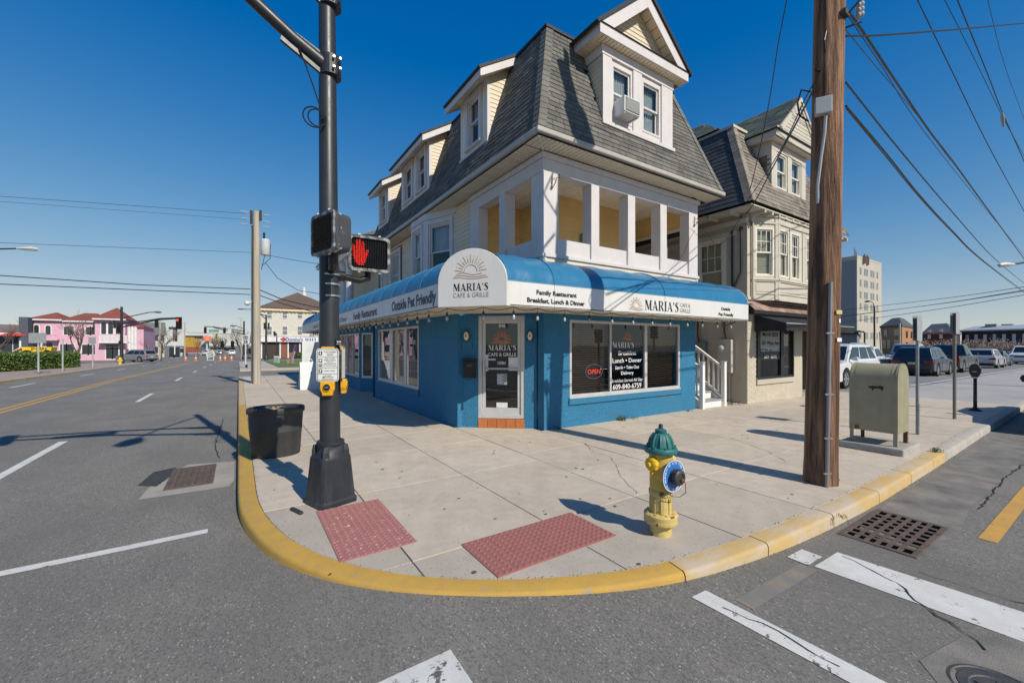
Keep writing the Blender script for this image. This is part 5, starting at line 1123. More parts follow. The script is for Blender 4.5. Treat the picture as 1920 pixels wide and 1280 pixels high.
lowr = [(SPX - .07, SPY, 4.52), (SPX - .35, SPY - .02, 4.66), (SPX - 1.6, SPY - .1, 5.42), (SPX - 3.3, SPY - .2, 5.95), (SPX - 5.2, SPY - .3, 6.15)]
upr = [(SPX - .07, SPY, 5.25), (SPX - .35, SPY - .02, 5.4), (SPX - 1.6, SPY - .1, 5.85), (SPX - 3.3, SPY - .2, 6.25), (SPX - 5.2, SPY - .3, 6.38)]
arm.tube(lowr, [.07, .06, .052, .045, .04], 12); arm.tube(upr, [.065, .058, .05, .045, .04], 12)
for i in (2, 3, 4): arm.tube([lowr[i], upr[i]], .03, 8)
part('mast_arm', arm, pole_black, sp, smooth=True)
for z in (4.50, 5.22):
    q = MB(); q.lathe([(.105, -.1), (.105, .1)], (SPX, SPY, z), 24); q.prism([(SPX - .1, SPY - .02, z - .09), (SPX - .1, SPY - .02, z + .13), (SPX - .42, SPY - .035, z + .26), (SPX - .46, SPY - .035, z + .1)], (0, .04, 0)); part('arm_clamp', q, pole_black, sp)
    q = MB()
    for sx in (-.03, .03):
        for dz in (-.05, .05): q.tube([(SPX + .04 + sx, SPY - .1, z + dz), (SPX + .04 + sx, SPY - .14, z + dz)], .012, 6)
    part('clamp_bolt', q, steel, sp)
q = MB(); q.tube([(SPX, SPY, 6.9), (SPX - .1, SPY - .6, 7.1), (SPX - .45, SPY - 2.0, 7.35), (SPX - .7, SPY - 3.0, 7.35)], .03, 8); part('lamp_arm', q, pole_black, sp, smooth=True)
q = MB(); q.loft([[(SPX - .7 + x * s - .1 * t, SPY - 3.0 - t, 7.35 + z * s * .5) for x, z in ((-1, 0), (-.6, 1), (.6, 1), (1, 0), (.6, -.7), (-.6, -.7))] for t, s in ((-.05, .06), (.15, .16), (.5, .2), (.7, .08))]); part('lamp_head', q, galv, sp, smooth=True)
for xo, w_ in ((-4.4, .3), (-3.0, .2)):
    q = MB(); q.box((SPX + xo - w_ / 2, SPY - .38, 5.55), (SPX + xo + w_ / 2, SPY - .14, 6.35)); part('arm_signal', q, black_m, sp)
q = MB(); q.box((SPX - 2.4, SPY - .22, 5.62), (SPX - 1.5, SPY - .2, 5.85)); part('street_sign', q, M('sign_green', (.01, .16, .08)), sp)
q = MB(); q.tube([(SPX - .3, SPY - .04, 4.58), (SPX - .2, SPY - .06, 4.3), (SPX - .12, SPY - .08, 4.05), (SPX - .09, SPY - .07, 3.98)], .007, 6)
for rr, dx in ((.1, 0), (.085, .03)): q.tube([(SPX - .17 + dx + rr * math.cos(R(a)), SPY - .09, 3.9 + rr * math.sin(R(a))) for a in range(60, 421, 20)], .007, 6)
part('loop_cable', q, black_m, sp)
for z in (2.12, 2.24, 2.34): part('steel_band', MB().lathe([(.0965, 0), (.0965, .018)], (SPX, SPY, z), 24), steel, sp, smooth=True)
q = MB(); q.box((-.03, -.001, 0), (.03, .001, .055))
stk = solo('pole_sticker', MB().obox(V((SPX + .03, SPY - .096, 1.62)), V((.94, .34, 0)), V((.34, -.94, 0)), .065, .003, .06), ink, 'small black sticker with white lettering on the signal pole', 'sticker')
text(stk, 'Sold', ink_white, V((SPX + .062, SPY - .088, 1.648)) , V((.94, .34, 0)), UP, .018, .045, 'C', .02); text(stk, 'call today', ink_white, V((SPX + .062, SPY - .088, 1.63)), V((.94, .34, 0)), UP, .008, .05)

def ped(pos, az, lab, lit):
    """pedestrian signal: az = direction the face looks (degrees)"""
    f = V((math.cos(R(az)), math.sin(R(az)), 0)); u = V((-f.y, f.x, 0)); o = V(pos); W_, H_, D_ = .415, .36, .2
    t = thing('pedestrian_signal', lab, 'pedestrian signal', tuple(o), group='pedestrian signals on the pole'); 
    rr = lambda w, h, r, d: [o + u * a + UP * c + f * d for a, c in rrect(w, h, r, 4)]
    b = MB(); b.loft([rr(W_ - .04, H_ - .04, .05, -.17), rr(W_ - .02, H_ - .02, .05, -.155), rr(W_, H_, .045, -.04), rr(W_ + .02, H_ + .02, .05, -.035), rr(W_ + .02, H_ + .02, .05, -.005)]); part('housing', b, chip_black, t, bevel=.004)
    b = MB(); fr_o, fr_i = rr(W_ + .025, H_ + .025, .05, .02), rr(W_ - .035, H_ - .035, .035, .02); n = len(fr_o)
    fo, fi = [p - f * .02 for p in fr_o], [p - f * .02 for p in fr_i]
    b.add(fr_o + fr_i + fo + fi, [q for i in range(n) for j in [(i + 1) % n] for q in ((i, j, n + j, n + i), (i, 2 * n + i, 2 * n + j, j), (n + i, n + j, 3 * n + j, 3 * n + i))]); part('door_rim', b, M('rim_grey', (.3, .3, .3), (.06, .06, .065), s=16, rough=.5, lo=.42, hi=.55), t)
    part('lens_back', MB().quad(*rr(W_ - .03, H_ - .03, .03, -.003)), black_m, t, recalc=False)
    b = MB()                                         # egg-crate visor: zig-zag louvres
    for k in range(15):
        z = -H_ / 2 + .03 + k * (H_ - .06) / 14; N = 30
        P = [(-W_ / 2 + .02 + (W_ - .04) * i / N, z + (.006 if i % 2 else -.006)) for i in range(N + 1)]
        for (a, c), (d, e) in zip(P, P[1:]): b.quad(o + u * a + UP * c + f * .0, o + u * d + UP * e + f * .0, o + u * d + UP * e + f * .022, o + u * a + UP * c + f * .022)
    part('visor_louvre', b, M('louvre', (.06, .06, .06), rough=.4), t, recalc=False, kind='stuff')
    if lit:
        hand = [(-.02, -.15), (.05, -.15), (.085, -.06), (.11, .02), (.115, .05), (.09, .055), (.065, .0), (.06, .12), (.045, .15), (.032, .14), (.028, .05), (.02, .16), (.006, .175), (-.008, .16), (-.008, .05), (-.02, .15), (-.034, .16), (-.046, .145), (-.045, .03), (-.06, .1), (-.075, .105), (-.085, .09), (-.075, -.04), (-.05, -.11)]
        ins = lambda x, z: sum((a[1] > z) != (c[1] > z) and x < (c[0] - a[0]) * (z - a[1]) / (c[1] - a[1]) + a[0] for a, c in zip(hand, hand[1:] + hand[:1])) % 2
        dots = [(x * .0115 + (y % 2) * .0057, y * .0095) for y in range(-17, 20) for x in range(-9, 12)]
        flat(t, [[(x * .86 - .105 + .0035 * math.cos(k * 1.047), z * .88 + .0035 * math.sin(k * 1.047)) for k in range(6)] for x, z in dots if ins(x, z)], M('hand_red', (.95, .03, .015), emit=1.0), o + f * .004, u, UP, 'raised_hand', .002)
    b = MB()
    for a in (-W_ / 2 + .1, W_ / 2 - .1):
        for c in (-H_ / 2 - .015, H_ / 2 + .015): b.box(tuple(o + u * a + UP * c - f * .0 - V((.012, .012, .015))), tuple(o + u * a + UP * c + V((.012, .012, .015))))
    part('door_latch', b, steel, t)
    p0 = o - UP * (H_ / 2 + .03) - f * .09; b = MB(); ctr = V((SPX, SPY, p0.z - .05)); dirn = (ctr - p0); dirn.z = 0; e = ctr - dirn.normalized() * .09
    b.tube([o - UP * (H_ / 2 - .01) - f * .09, p0 - UP * .04, p0 - UP * .06 + (e - p0) * .3, e], [.04, .04, .035, .035], 10); b.lathe([(.055, -.05), (.055, .05)], e, 12, dirn); part('mount_arm', b, black_m, t, smooth=True)
    return t
ped((.665, 4.22, 2.66), 197, 'unlit pedestrian signal with chipped paint turned to the left street', False)
ped((1.19, 4.64, 2.61), 268, 'pedestrian signal showing a red raised hand on the right of the pole', True)
def button(az, zc, lab1, lab2, rich, off=.115):
    f = V((math.cos(R(az)), math.sin(R(az)), 0)); u = V((-f.y, f.x, 0)); c = V((SPX, SPY, 0)) + f * off
    t = thing('crossing_sign', lab1, 'sign', tuple(c + UP * (zc - .17)), group='crossing instruction signs on the pole')
    P = rrect(.215, .335, .03, 5); Q = rrect(.2, .32, .024, 5); K = rrect(.19, .31, .02, 5)
    part('plate', MB().prism([c + u * a + UP * (zc + b_) for a, b_ in P], f * .004), sign_white, t)
    n = len(Q); b = MB(); b.add([c + f * .0055 + u * a + UP * (zc + b_) for a, b_ in Q + K], [(i, (i + 1) % n, n + (i + 1) % n, n + i) for i in range(n)]); part('border_line', b, ink, t, recalc=False)
    if rich:
        o = c + f * .004 + UP * zc
        rows = [(.085, .002), (-.035, .002), (-.1, .002)]
        flat(t, [[(-.095, z), (.095, z), (.095, z + .003), (-.095, z + .003)] for z in (.083, -.03, -.092)], ink, o, u, UP, 'rule_line', .002)
        for z, kind in ((.118, 1), (.045, 0), (-.002, 2), (-.06, 0)):
            h_ = .019 if kind != 2 else .014; flat(t, [[(-.085, z - h_), (-.051, z - h_), (-.051, z + h_), (-.085, z + h_)]], ink, o, u, UP, 'pictogram', .002)
            fig = [[(-.072, z - .014), (-.066, z - .014), (-.062, z + .012), (-.07, z + .014), (-.076, z)], [(-.064, z - .012), (-.058, z - .015), (-.064, z + .004)]] if kind == 1 else [[(-.074, z - .012), (-.064, z - .012), (-.058, z + .0), (-.06, z + .014), (-.074, z + .014), (-.077, z)]] if kind == 0 else [[(-.08, z - .004), (-.056, z - .004), (-.056, z + .004), (-.08, z + .004)]]
            flat(t, fig, sign_white, o, u, UP, 'pictogram_figure', .003)
        for s, z, w_ in (('START CROSSING', .128, .125), ('Watch for', .111, .075), ('Vehicles', .095, .06), ("DON'T START", .062, .1), ('Finish Crossing', .045, .11), ('If Started', .03, .065), ('TIME REMAINING', .008, .12), ('To Finish Crossing', -.012, .125), ("DON'T CROSS", -.064, .1), ('TO CROSS', -.112, .07), ('PUSH BUTTON', -.15, .11)):
            text(t, s, ink, o + u * (.022 if z > -.1 else 0) + UP * z, u, UP, .0105, w_, 'C', .01, depth=.002)
        flat(t, [[(-.03, -.127), (.06, -.127), (.06, -.122), (-.03, -.122)], [(-.055, -.1245), (-.03, -.134), (-.03, -.115)]], ink, o, u, UP, 'arrow', .002)
    q = thing('push_button', lab2, 'push button', tuple(c + UP * (zc - .31)), group='yellow crossing push buttons')
    cb = c - f * .02 + UP * (zc - .235) ; sh = [(-.068, .07), (-.068, -.01), (-.05, -.05), (-.05, -.075), (.05, -.075), (.05, -.05), (.068, -.01), (.068, .07)]
    part('button_body', MB().prism([cb + u * a + UP * d for a, d in sh], f * .05), signal_yellow, q, bevel=.008)
    part('button_back', MB().prism([cb - f * .0 + u * a + UP * d for a, d in ((-.06, .07), (-.06, .42), (.06, .42), (.06, .07))], f * .014), signal_yellow, q)
    b = MB(); b.lathe([(.042, 0), (.042, .012), (.034, .014), (.03, .01)], cb + f * .049 + UP * .012, 20, f); part('button_ring', b, signal_yellow, q, smooth=True)
    b = MB(); b.lathe([(.034, .006), (.033, .016), (.024, .02), (.003, .021)], cb + f * .049 + UP * .012, 20, f); part('button', b, M('button_black', (.03, .035, .035), rough=.3, metal=.4), q, smooth=True)
    b = MB(); b.obox(cb + f * .0705 - u * .018 + UP * .007, u, f, .036, .002, .01); part('button_arrow', b, steel, q)
button(247, 1.42, 'white crossing instruction sign facing the camera', 'yellow push button below the white crossing sign, facing the camera', True)
button(341, 1.43, 'white crossing sign seen edge-on at the right of the pole', 'yellow push button seen edge-on at the right of the pole', False, .125)

# planter tub
pl = thing('planter_tub', 'black oval plastic planter tub full of dry soil on the kerb', 'planter', (.46, 7.12, 0))
OV = lambda s, z, n=36: [(.47 + .375 * s * math.cos(2 * math.pi * i / n), 7.12 + .31 * s * math.sin(2 * math.pi * i / n), z) for i in range(n)]
b = MB(); b.loft([OV(.84, 0), OV(.85, .01), OV(.915, .36), OV(.925, .365), OV(.92, .37), OV(.96, .62), OV(1.0, .625), OV(1.02, .635), OV(1.02, .69), OV(1.0, .705), OV(.955, .70), OV(.93, .6)], cap=True); part('tub', b, black_plastic, pl, smooth=True)
b = MB(); n = 36; b.loft([OV(.94, .645), OV(.7, .665), OV(.35, .672), OV(.01, .67)]); part('dry_soil', b, soil, pl)
b = MB()
for _ in range(160):
    a, d = random.uniform(0, 6.28), random.uniform(0, .85); x, y = .47 + .36 * d * math.cos(a), 7.12 + .29 * d * math.sin(a); q = random.uniform(-3, 3); l = random.uniform(.02, .05)
    b.add([(x, y, .665), (x + l * math.cos(q), y + l * math.sin(q), .69), (x + .004, y + .004, .672)], [(0, 1, 2)])
part('dry_stalk', b, M('straw', (.4, .3, .18)), pl, kind='stuff', recalc=False)
solo('rubber_strip', MB().obox(V((.42, 4.62, .001)), V((.35, -.94, 0)), V((.94, .35, 0)), .2, .035, .025), black_plastic, 'short black rubber strip lying on the slab left of the signal pole base', 'rubber strip', bevel=.005)

# utility pole -------------------------------------------------------------------
UB, UT = V((5.76, 2.12, 0)), V((6.25, 2.12, 10.9)); ux = lambda z: UB.x + (UT.x - UB.x) * z / UT.z
up = thing('utility_pole', 'thick brown wooden utility pole by the right kerb', 'utility pole', tuple(UB))
b = MB(); rg = []
for z in (-.05, .06, .3, .9, 1.8, 3, 4, 5, 6, 7.5, 9, 10.9):
    r = .165 - .001 * z + (.006 if z < .1 else 0); rg.append([(ux(z) + r * math.cos(a) * (1 + .035 * math.sin(5 * a + z) + .02 * math.sin(11 * a + .4 * z)), UB.y + r * math.sin(a) * (1 + .03 * math.sin(4 * a + 1.3 + .5 * z)), z) for a in [2 * math.pi * k / 40 for k in range(40)]])
b.loft(rg); part('pole', b, wood_pole, up, smooth=True)
def onp(az, z, d=.0): r = .165 - .001 * z + d; return V((ux(z) + r * math.cos(R(az)), UB.y + r * math.sin(R(az)), z))
q = MB(); q.tube([onp(219, z, .02) for z in (.0, .5, 1.2, 2.0, 2.35)], .022, 10); part('conduit', q, conduit_m, up, smooth=True)
q = MB()
for z in (.15, .55, 1.05, 1.75): q.obox(onp(219, z, .03) - V((.04, -.027, 0)), V((.83, -.55, 0)), V((-.55, -.83, 0)), .09, .016, .018)
part('conduit_strap', q, galv, up)
q = MB(); q.tube([onp(172, 3.3, .0), onp(174, 3.5, .025), onp(184, 3.85, .025), onp(193, 4.1, .04), onp(196, 4.3, .06)], .018, 8); part('grey_pipe', q, pvc, up, smooth=True)
f = V((-.87, -.49, 0)); u = V((.49, -.87, 0)); p = onp(184, 4.42, .03)
q = MB(); q.obox(p - u * .075 - UP * .1, u, f, .15, .09, .18); jb = part('junction_box', q, pvc, up, bevel=.012)
q = MB(); q.obox(p - u * .082 - UP * .108 + f * .09, u, f, .164, .016, .196); part('box_cover', q, pvc, up, bevel=.01)
for az, z, w_, m, nm in ((258, 1.98, .1, M('tag_yellow', (.6, .5, .22)), 'pole_tag'), (262, 1.66, .09, sign_white, 'pole_tag'), (262, 1.88, .035, sign_white, 'pole_tag')):
    pp = onp(az, z, .004); ff = V((math.cos(R(az)), math.sin(R(az)), 0)); uu = V((-ff.y, ff.x, 0)); part(nm, MB().obox(pp - uu * w_ / 2, uu, ff, w_, .006, .045), m, up)
part('yellow_strip', MB().obox(onp(285, .72, .0), V((.7, .7, 0)), V((.7, -.7, 0)), .02, .006, .2), M('tag_yellow2', (.6, .42, .05)), up)
q = MB(); q.obox(onp(258, 5.5, -.01) - V((.06, 0, 0)), PX, NY, .12, .05, .06); q.tube([onp(268, 5.5, .0), onp(272, 5.62, .14)], .012, 6); q.tube([onp(300, 5.42, 0), onp(305, 5.46, .16)], .012, 6); part('wire_bracket', q, iron_dark, up)
q = MB()
for k in range(3): q.lathe([(.012, 0), (.035, .01), (.035, .03), (.015, .035), (.035, .045), (.035, .065), (.012, .07)], onp(285, 5.48 + k * .06, .1), 10, V((.6, -.5, .3)))
part('insulator', q, M('porcelain', (.4, .45, .46), rough=.25), up, smooth=True)
q = MB(); q.tube([onp(130, 4.72, .02), onp(130, 4.76, .12), onp(132, 4.6, .16), onp(128, 4.45, .13), onp(130, 4.35, .03)], .01, 6); q.tube([onp(170, 4.9, 0), onp(170, 4.9, .08)], .014, 6); q.tube([onp(190, 5.35, .0), onp(188, 5.22, .05), onp(190, 5.1, 0)], .01, 6); part('service_loop', q, black_m, up)
q = MB(); q.lathe([(.26, 0), (.28, .04), (.28, .85), (.25, .95), (.1, 1.0)], (ux(9.4) + .1, UB.y - .55, 9.1), 20); part('transformer', q, galv, up, smooth=True)
q = MB(); q.box((ux(10.3) - .06, UB.y - 1.2, 10.25), (ux(10.3) + .06, UB.y + 1.2, 10.38)); q.box((ux(8.5) - .05, UB.y - .9, 8.45), (ux(8.5) + .05, UB.y + .9, 8.55)); part('cross_arm', q, wood_grey, up)
q = MB()
for y in (-1.1, -.6, .6, 1.1): q.lathe([(.02, 0), (.06, .03), (.03, .07), (.06, .1), (.03, .14)], (ux(10.3), UB.y + y, 10.38), 10)
part('top_insulator', q, M('porcelain', (.4, .4, .4)), up, smooth=True)
q = MB(); q.tube([(ux(8) - .2, 2.0, 7.4), (ux(8) - .5, 2.1, 7.0), (ux(8) - .45, 2.1, 6.6), (ux(8) - .2, 2.1, 6.5)], .025, 6); q.tube([(ux(9), UB.y - .3, 9.2), (ux(8) - .45, UB.y - .2, 8.2), (ux(8) - .1, UB.y, 7.6)], .02, 6); part('drip_loop', q, black_m, up)

# fire hydrant --------------------------------------------------------------------
HXc, HYc = 3.045, 2.30
hy = thing('fire_hydrant', 'yellow fire hydrant with green bonnet and blue ring by the red mat', 'fire hydrant', (HXc, HYc, 0)); ho = (HXc, HYc, 0)
q = MB(); q.lathe([(.088, -.01), (.088, .1)], ho, 24); part('standpipe', q, hyd_yellow_dirty, hy, smooth=True)
q = MB(); q.lathe([(.135, .1), (.14, .107), (.14, .132), (.138, .14), (.14, .148), (.14, .175), (.13, .185), (.1, .19)], ho, 28); part('base_flange', q, hyd_yellow_dirty, hy, smooth=True)
for k in range(8): a = k * math.pi / 4 + .3; part('flange_bolt', MB().lathe([(.013, 0), (.013, .012)], (HXc + .112 * math.cos(a), HYc + .112 * math.sin(a), .184), 6), hyd_yellow_dirty, hy)
q = MB(); q.lathe([(.09, .186), (.088, .2), (.086, .33), (.092, .335), (.1, .345), (.1, .375), (.092, .385)], ho, 28)
for k in range(8): a = k * math.pi / 4; q.obox(V((HXc + .084 * math.cos(a), HYc + .084 * math.sin(a), .195)) - V((-math.sin(a), math.cos(a), 0)) * .012, V((-math.sin(a), math.cos(a), 0)), V((math.cos(a), math.sin(a), 0)), .024, .01, .13)
part('lower_barrel', q, hyd_yellow_dirty, hy, smooth=True)
q = MB(); q.lathe([(.092, .386), (.092, .5), (.093, .62), (.097, .665), (.1, .695)], ho, 32); part('upper_barrel', q, hyd_yellow, hy, smooth=True)
q = MB(); q.lathe([(.105, .696), (.132, .7), (.137, .71), (.137, .735), (.13, .745), (.112, .75)], ho, 32); part('bonnet_flange', q, hyd_green, hy, smooth=True)
q = MB(); q.lathe([(.104, .751), (.1, .77), (.088, .815), (.066, .855), (.045, .868)], ho, 32)
for k in range(10):
    a = 2 * math.pi * k / 10; pp = [(HXc + r * math.cos(a), HYc + r * math.sin(a), z) for r, z in ((.103, .755), (.099, .79), (.086, .825), (.062, .86))]; q.tube(pp, [.012, .011, .009, .006], 6)
part('bonnet', q, hyd_green, hy, smooth=True)
q = MB(); q.lathe([(.045, .869), (.048, .875), (.048, .893), (.03, .9), (.022, .905)], ho, 20); part('bonnet_cap', q, hyd_green, hy, smooth=True)
q = MB(); q.lathe([(.021, .9), (.017, .94)], ho, 5); part('operating_nut', q, M('nut_dark', (.03, .06, .06), rough=.5), hy)
q = MB()
for k in range(8): a = k * math.pi / 4 + .2; q.lathe([(.012, 0), (.012, .014)], (HXc + .12 * math.cos(a), HYc + .12 * math.sin(a), .745), 6)
part('bonnet_bolt', q, hyd_green, hy)
def nozzle(az, z, r, L, m, nm):
    d = V((math.cos(R(az)), math.sin(R(az)), 0)); q = MB(); q.lathe([(r, 0), (r, L), (r * .95, L + .01)], V(ho) + UP * z + d * .05, 22, d); part(nm, q, m, hy, smooth=True); return V(ho) + UP * z, d
c, d = nozzle(180, .615, .045, .05, hyd_yellow, 'side_nozzle')
q = MB(); q.lathe([(.054, .1), (.056, .105), (.056, .135), (.05, .142), (.03, .147), (.022, .148)], c, 20, d)
for k in range(10): a = k * math.pi / 5; uu = V((-d.y, d.x, 0)) * math.cos(a) + UP * math.sin(a); q.tube([c + d * .103 + uu * .055, c + d * .137 + uu * .055], .006, 5)
part('hose_cap', q, hyd_bright, hy, smooth=True)
q = MB(); q.lathe([(.018, .147), (.016, .168)], c, 5, d); part('cap_nut', q, hyd_bright, hy)
q = MB(); q.tube([c + d * .11 - UP * .055, c + d * .115 - UP * .08, c + d * .11 - UP * .1], .01, 6); part('chain_lug', q, hyd_bright, hy)
c, d = nozzle(0, .615, .045, .05, hyd_yellow, 'side_nozzle')
q = MB(); q.lathe([(.054, .1), (.056, .105), (.056, .135), (.03, .147)], c, 20, d); part('hose_cap', q, hyd_yellow, hy, smooth=True)
az = 266; d = V((math.cos(R(az)), math.sin(R(az)), 0)); uu = V((-d.y, d.x, 0)); c = V(ho) + UP * .53
q = MB(); q.lathe([(.1, .02), (.088, .08), (.076, .115), (.07, .13)], c, 26, d); part('pumper_nozzle', q, hyd_yellow, hy, smooth=True)
q = MB(); q.lathe([(.055, .128), (.132, .13), (.132, .137), (.055, .139)], c, 36, d); rg_ = part('blue_ring', q, hyd_blue, hy, smooth=True)
q = MB(); q.lathe([(.126, .1375), (.126, .1385), (.132, .1385)], c, 36, d, cap=False); part('ring_edge', q, ink_white, hy, recalc=False)
for k, ch in enumerate('PROPERTY OF CITY FIRE DEPT CITY WATER DEPT '):
    a = R(200 - k * 360 / 43); 
    if ch != ' ':
        rad = uu * math.cos(a) + UP * math.sin(a); tang = uu * math.sin(a) - UP * math.cos(a); text(hy, ch, ink_white, c + d * .1385 + rad * .1, tang, rad, .018, None, 'C', .02, 'ring_letter', .001)
q = MB(); q.lathe([(.056, .139), (.062, .142), (.062, .15), (.054, .152), (.054, .16), (.062, .162), (.063, .165), (.063, .2), (.057, .206), (.036, .208), (.032, .2), (.01, .2)], c, 28, d)
for k in range(16): a = k * math.pi / 8; ra = uu * math.cos(a) + UP * math.sin(a); q.tube([c + d * .165 + ra * .062, c + d * .2 + ra * .062], .005, 5)
part('pumper_cap', q, hyd_cap, hy, smooth=True)
q = MB(); q.tube([c + d * .215, c + d * .232 - UP * .02 + uu * .015, c + d * .225 - UP * .045 + uu * .03, c + d * .2 - UP * .13 + uu * .07, c + d * .17 - UP * .17 + uu * .03, c + d * .145 - UP * .16 - uu * .04, c + d * .13 - UP * .12 - uu * .075], .0035, 5); q.tube([c + d * .216, c + d * .23 - UP * .02 + uu * .012], .009, 6); part('cap_cable', q, M('cable_brown', (.16, .1, .07), rough=.5), hy)
q = MB(); q.lathe([(.19, 0), (.16, .003), (.001, .0045)], (HXc + .05, HYc - .03, .0015), 24, sx=1.2); part('rust_stain', q, M('rust_stain', (.43, .33, .23), (.42, .37, .31), s=7, rough=.9, fine=.15), hy) if False else None

# olive relay mailbox -----------------------------------------------------------------
mb_ = thing('relay_mailbox', 'olive green relay mailbox with peeling paint on four legs by the utility pole', 'mailbox', (8.45, 2.32, .1))
mx0, mx1, my0, my1, mz0, mz1 = 8.20, 8.72, 2.03, 2.62, .29, 1.335; rad = (mx1 - mx0) / 2; cxm = (mx0 + mx1) / 2
arch = [(mx1, mz0), (mx1, mz1 - rad)] + [(cxm + rad * math.cos(R(a)), mz1 - rad + rad * math.sin(R(a))) for a in range(10, 180, 10)] + [(mx0, mz1 - rad), (mx0, mz0)]
q = MB(); q.prism([(x, my0 + .012, z) for x, z in arch], (0, my1 - my0 - .024, 0)); part('body', q, mail_green, mb_, smooth=True)
k_ = 1.02; ar2 = [(cxm + (x - cxm) * k_, mz0 + (z - mz0) * 1.008) for x, z in arch]
for y in (my0, my1 - .03): q = MB(); q.prism([(x, y, z) for x, z in ar2], (0, .03, 0)); part('end_panel', q, mail_green, mb_, smooth=True)
for y in (my0 + .07, my1 - .08): q = MB(); q.prism([(cxm + (x - cxm) * 1.006, y, mz0 + (z - mz0) * 1.003) for x, z in arch], (0, .012, 0)); part('body_rib', q, mail_green, mb_, smooth=True)
for x in (mx0 + .002, mx1 - .052):
    for y in (my0 + .005, my1 - .055): part('leg', MB().box((x, y, .098), (x + .05, y + .006, mz0 + .1)).box((x, y + .006, .098), (x + .006, y + .05, mz0 + .1)) if y < 2.3 else MB().box((x, y + .044, .098), (x + .05, y + .05, mz0 + .1)).box((x, y, .098), (x + .006, y + .044, mz0 + .1)), mail_green if x < 8.5 else rust, mb_)
q = MB(); q.prism([(mx0 - .004, 2.28 + a, .93 + c_) for a, c_ in ((-.09, .05), (-.05, .075), (.0, .06), (.04, .065), (.1, .05), (.085, .02), (.06, .03), (.05, -.02), (.03, .02), (-.02, .03), (-.05, .02), (-.07, -.01))], (.002, 0, 0)); part('peeled_patch', q, M('peel_dark', (.035, .025, .022), (.08, .03, .025), s=18, rough=.8), mb_)
q = MB(); q.prism([(mx0 - .004, my1 - .1 + a, .33 + c_) for a, c_ in ((-.03, -.03), (.03, -.035), (.03, .03), (-.02, .04))], (.002, 0, 0)); part('rust_patch', q, rust, mb_)
sb = solo('concrete_plinth', MB().box((8.05, 1.93, -.02), (8.86, 2.72, .1)), concrete_grey, 'low concrete plinth under the olive mailbox', 'plinth', bevel=.02)

# signs and meter on the right walk
def signpost(x, y, z0, z1, zt, lab, round_):
    t = thing('sign_post', lab, 'sign post', (x, y, gd(x, y)), group='parking sign posts on the right walk'); q = MB()
    if round_: q.tube([(x, y, -.1), (x, y, zt)], .03, 12)
    else: q.box((x - .03, y - .006, -.1), (x + .03, y, zt)); q.box((x - .03, y, -.1), (x - .022, y + .03, zt)); q.box((x + .022, y, -.1), (x + .03, y + .03, zt)); q.box((x - .036, y - .014, -.1), (x + .036, y - .0065, .55))
    part('post', q, M('post_grey', (.19, .175, .16), rough=.6, fine=.1) if round_ else galv, t, smooth=round_)
    for dy, m in ((-.018, sign_grey), (.04, sign_grey)):
        q = MB(); q.prism([(x + a, y + dy - .003 - (.03 if round_ and dy < 0 else 0), (z0 + z1) / 2 + c_) for a, c_ in rrect(.31, z1 - z0, .03, 4)], (0, .004, 0)); part('sign_plate', q, m, t)
signpost(10.34, 2.28, 1.7, 2.16, 2.12, 'galvanised channel sign post behind the mailbox', False)
signpost(13.23, 2.33, 1.87, 2.35, 2.33, 'round brownish sign post between the channel post and the parking meter', True)
pm = thing('parking_meter', 'black single parking meter near the driveway', 'parking meter', (15.38, 2.35, gd(15, 2)))
q = MB(); q.lathe([(.12, -.02), (.12, .02), (.06, .06), (.035, .1), (.033, .8), (.05, .82)], (15.38, 2.35, gd(15, 2)), 16); part('post', q, black_m, pm, smooth=True)
q = MB(); q.loft([[(15.38 + d, 2.35 + a * s, .82 + z) for a, z in ((-.05, 0), (.05, 0), (.1, .12), (.105, .22), (.07, .31), (0, .345), (-.07, .31), (-.105, .22), (-.1, .12))] for d, s in ((-.07, .85), (-.05, 1), (.05, 1), (.07, .85))]); part('meter_head', q, M('meter_black', (.02, .022, .026), rough=.3), pm, bevel=.01)
q = MB(); q.prism([(15.305, 2.35 + a, 1.05 + z) for a, z in ((-.075, -.02), (.075, -.02), (.06, .05), (0, .085), (-.06, .05))], (.004, 0, 0)); part('meter_window', q, glass_dark, pm); part('label_plate', MB().box((15.303, 2.31, .95), (15.309, 2.39, .975)), sign_grey, pm)
# A-frame boards on the left walk
ab = thing('sandwich_board', 'white sandwich board sign standing on the shaded left walk', 'sandwich board', (2.2, 17.1, -.02), 0)
for s_ in (-1, 1):
    q = MB(); q.prism([(1.86, 17.1 + s_ * .28, -.02), (2.52, 17.1 + s_ * .28, -.02), (2.5, 17.1 + s_ * .04, 1.0), (1.88, 17.1 + s_ * .04, 1.0)], (0, .02 * s_, 0)); part('board', q, M('board_white', (.7, .71, .72), rough=.5), ab, bevel=.006)
part('board_handle', MB().tube([(2.08, 17.08, 1.0), (2.1, 17.08, 1.09), (2.28, 17.08, 1.09), (2.3, 17.08, 1.0)], .02, 6), M('board_white', (.7, .7, .7)), ab)
bu = V((0, .235, 1)).normalized(); bp = lambda z: V((2.2, 16.805 + z * .236, z - .02))
for s, z, h in (("MARIA'S", .56, .08), ('Breakfast', .36, .05), ('Lunch', .22, .05)): text(ab, s, ink_navy, bp(z), PX, bu, h, .45, 'C', .02)
sun_logo(ab, ink_grey, bp(.68), PX, bu, .25)
part('upright_panel', MB().box((2.05, 17.9, -.02), (2.85, 17.95, 1.75)), M('board_white', (.7, .7, .7)), thing('panel_sign', 'tall plain white panel standing behind the sandwich board', 'panel', (2.4, 17.9, -.02)))
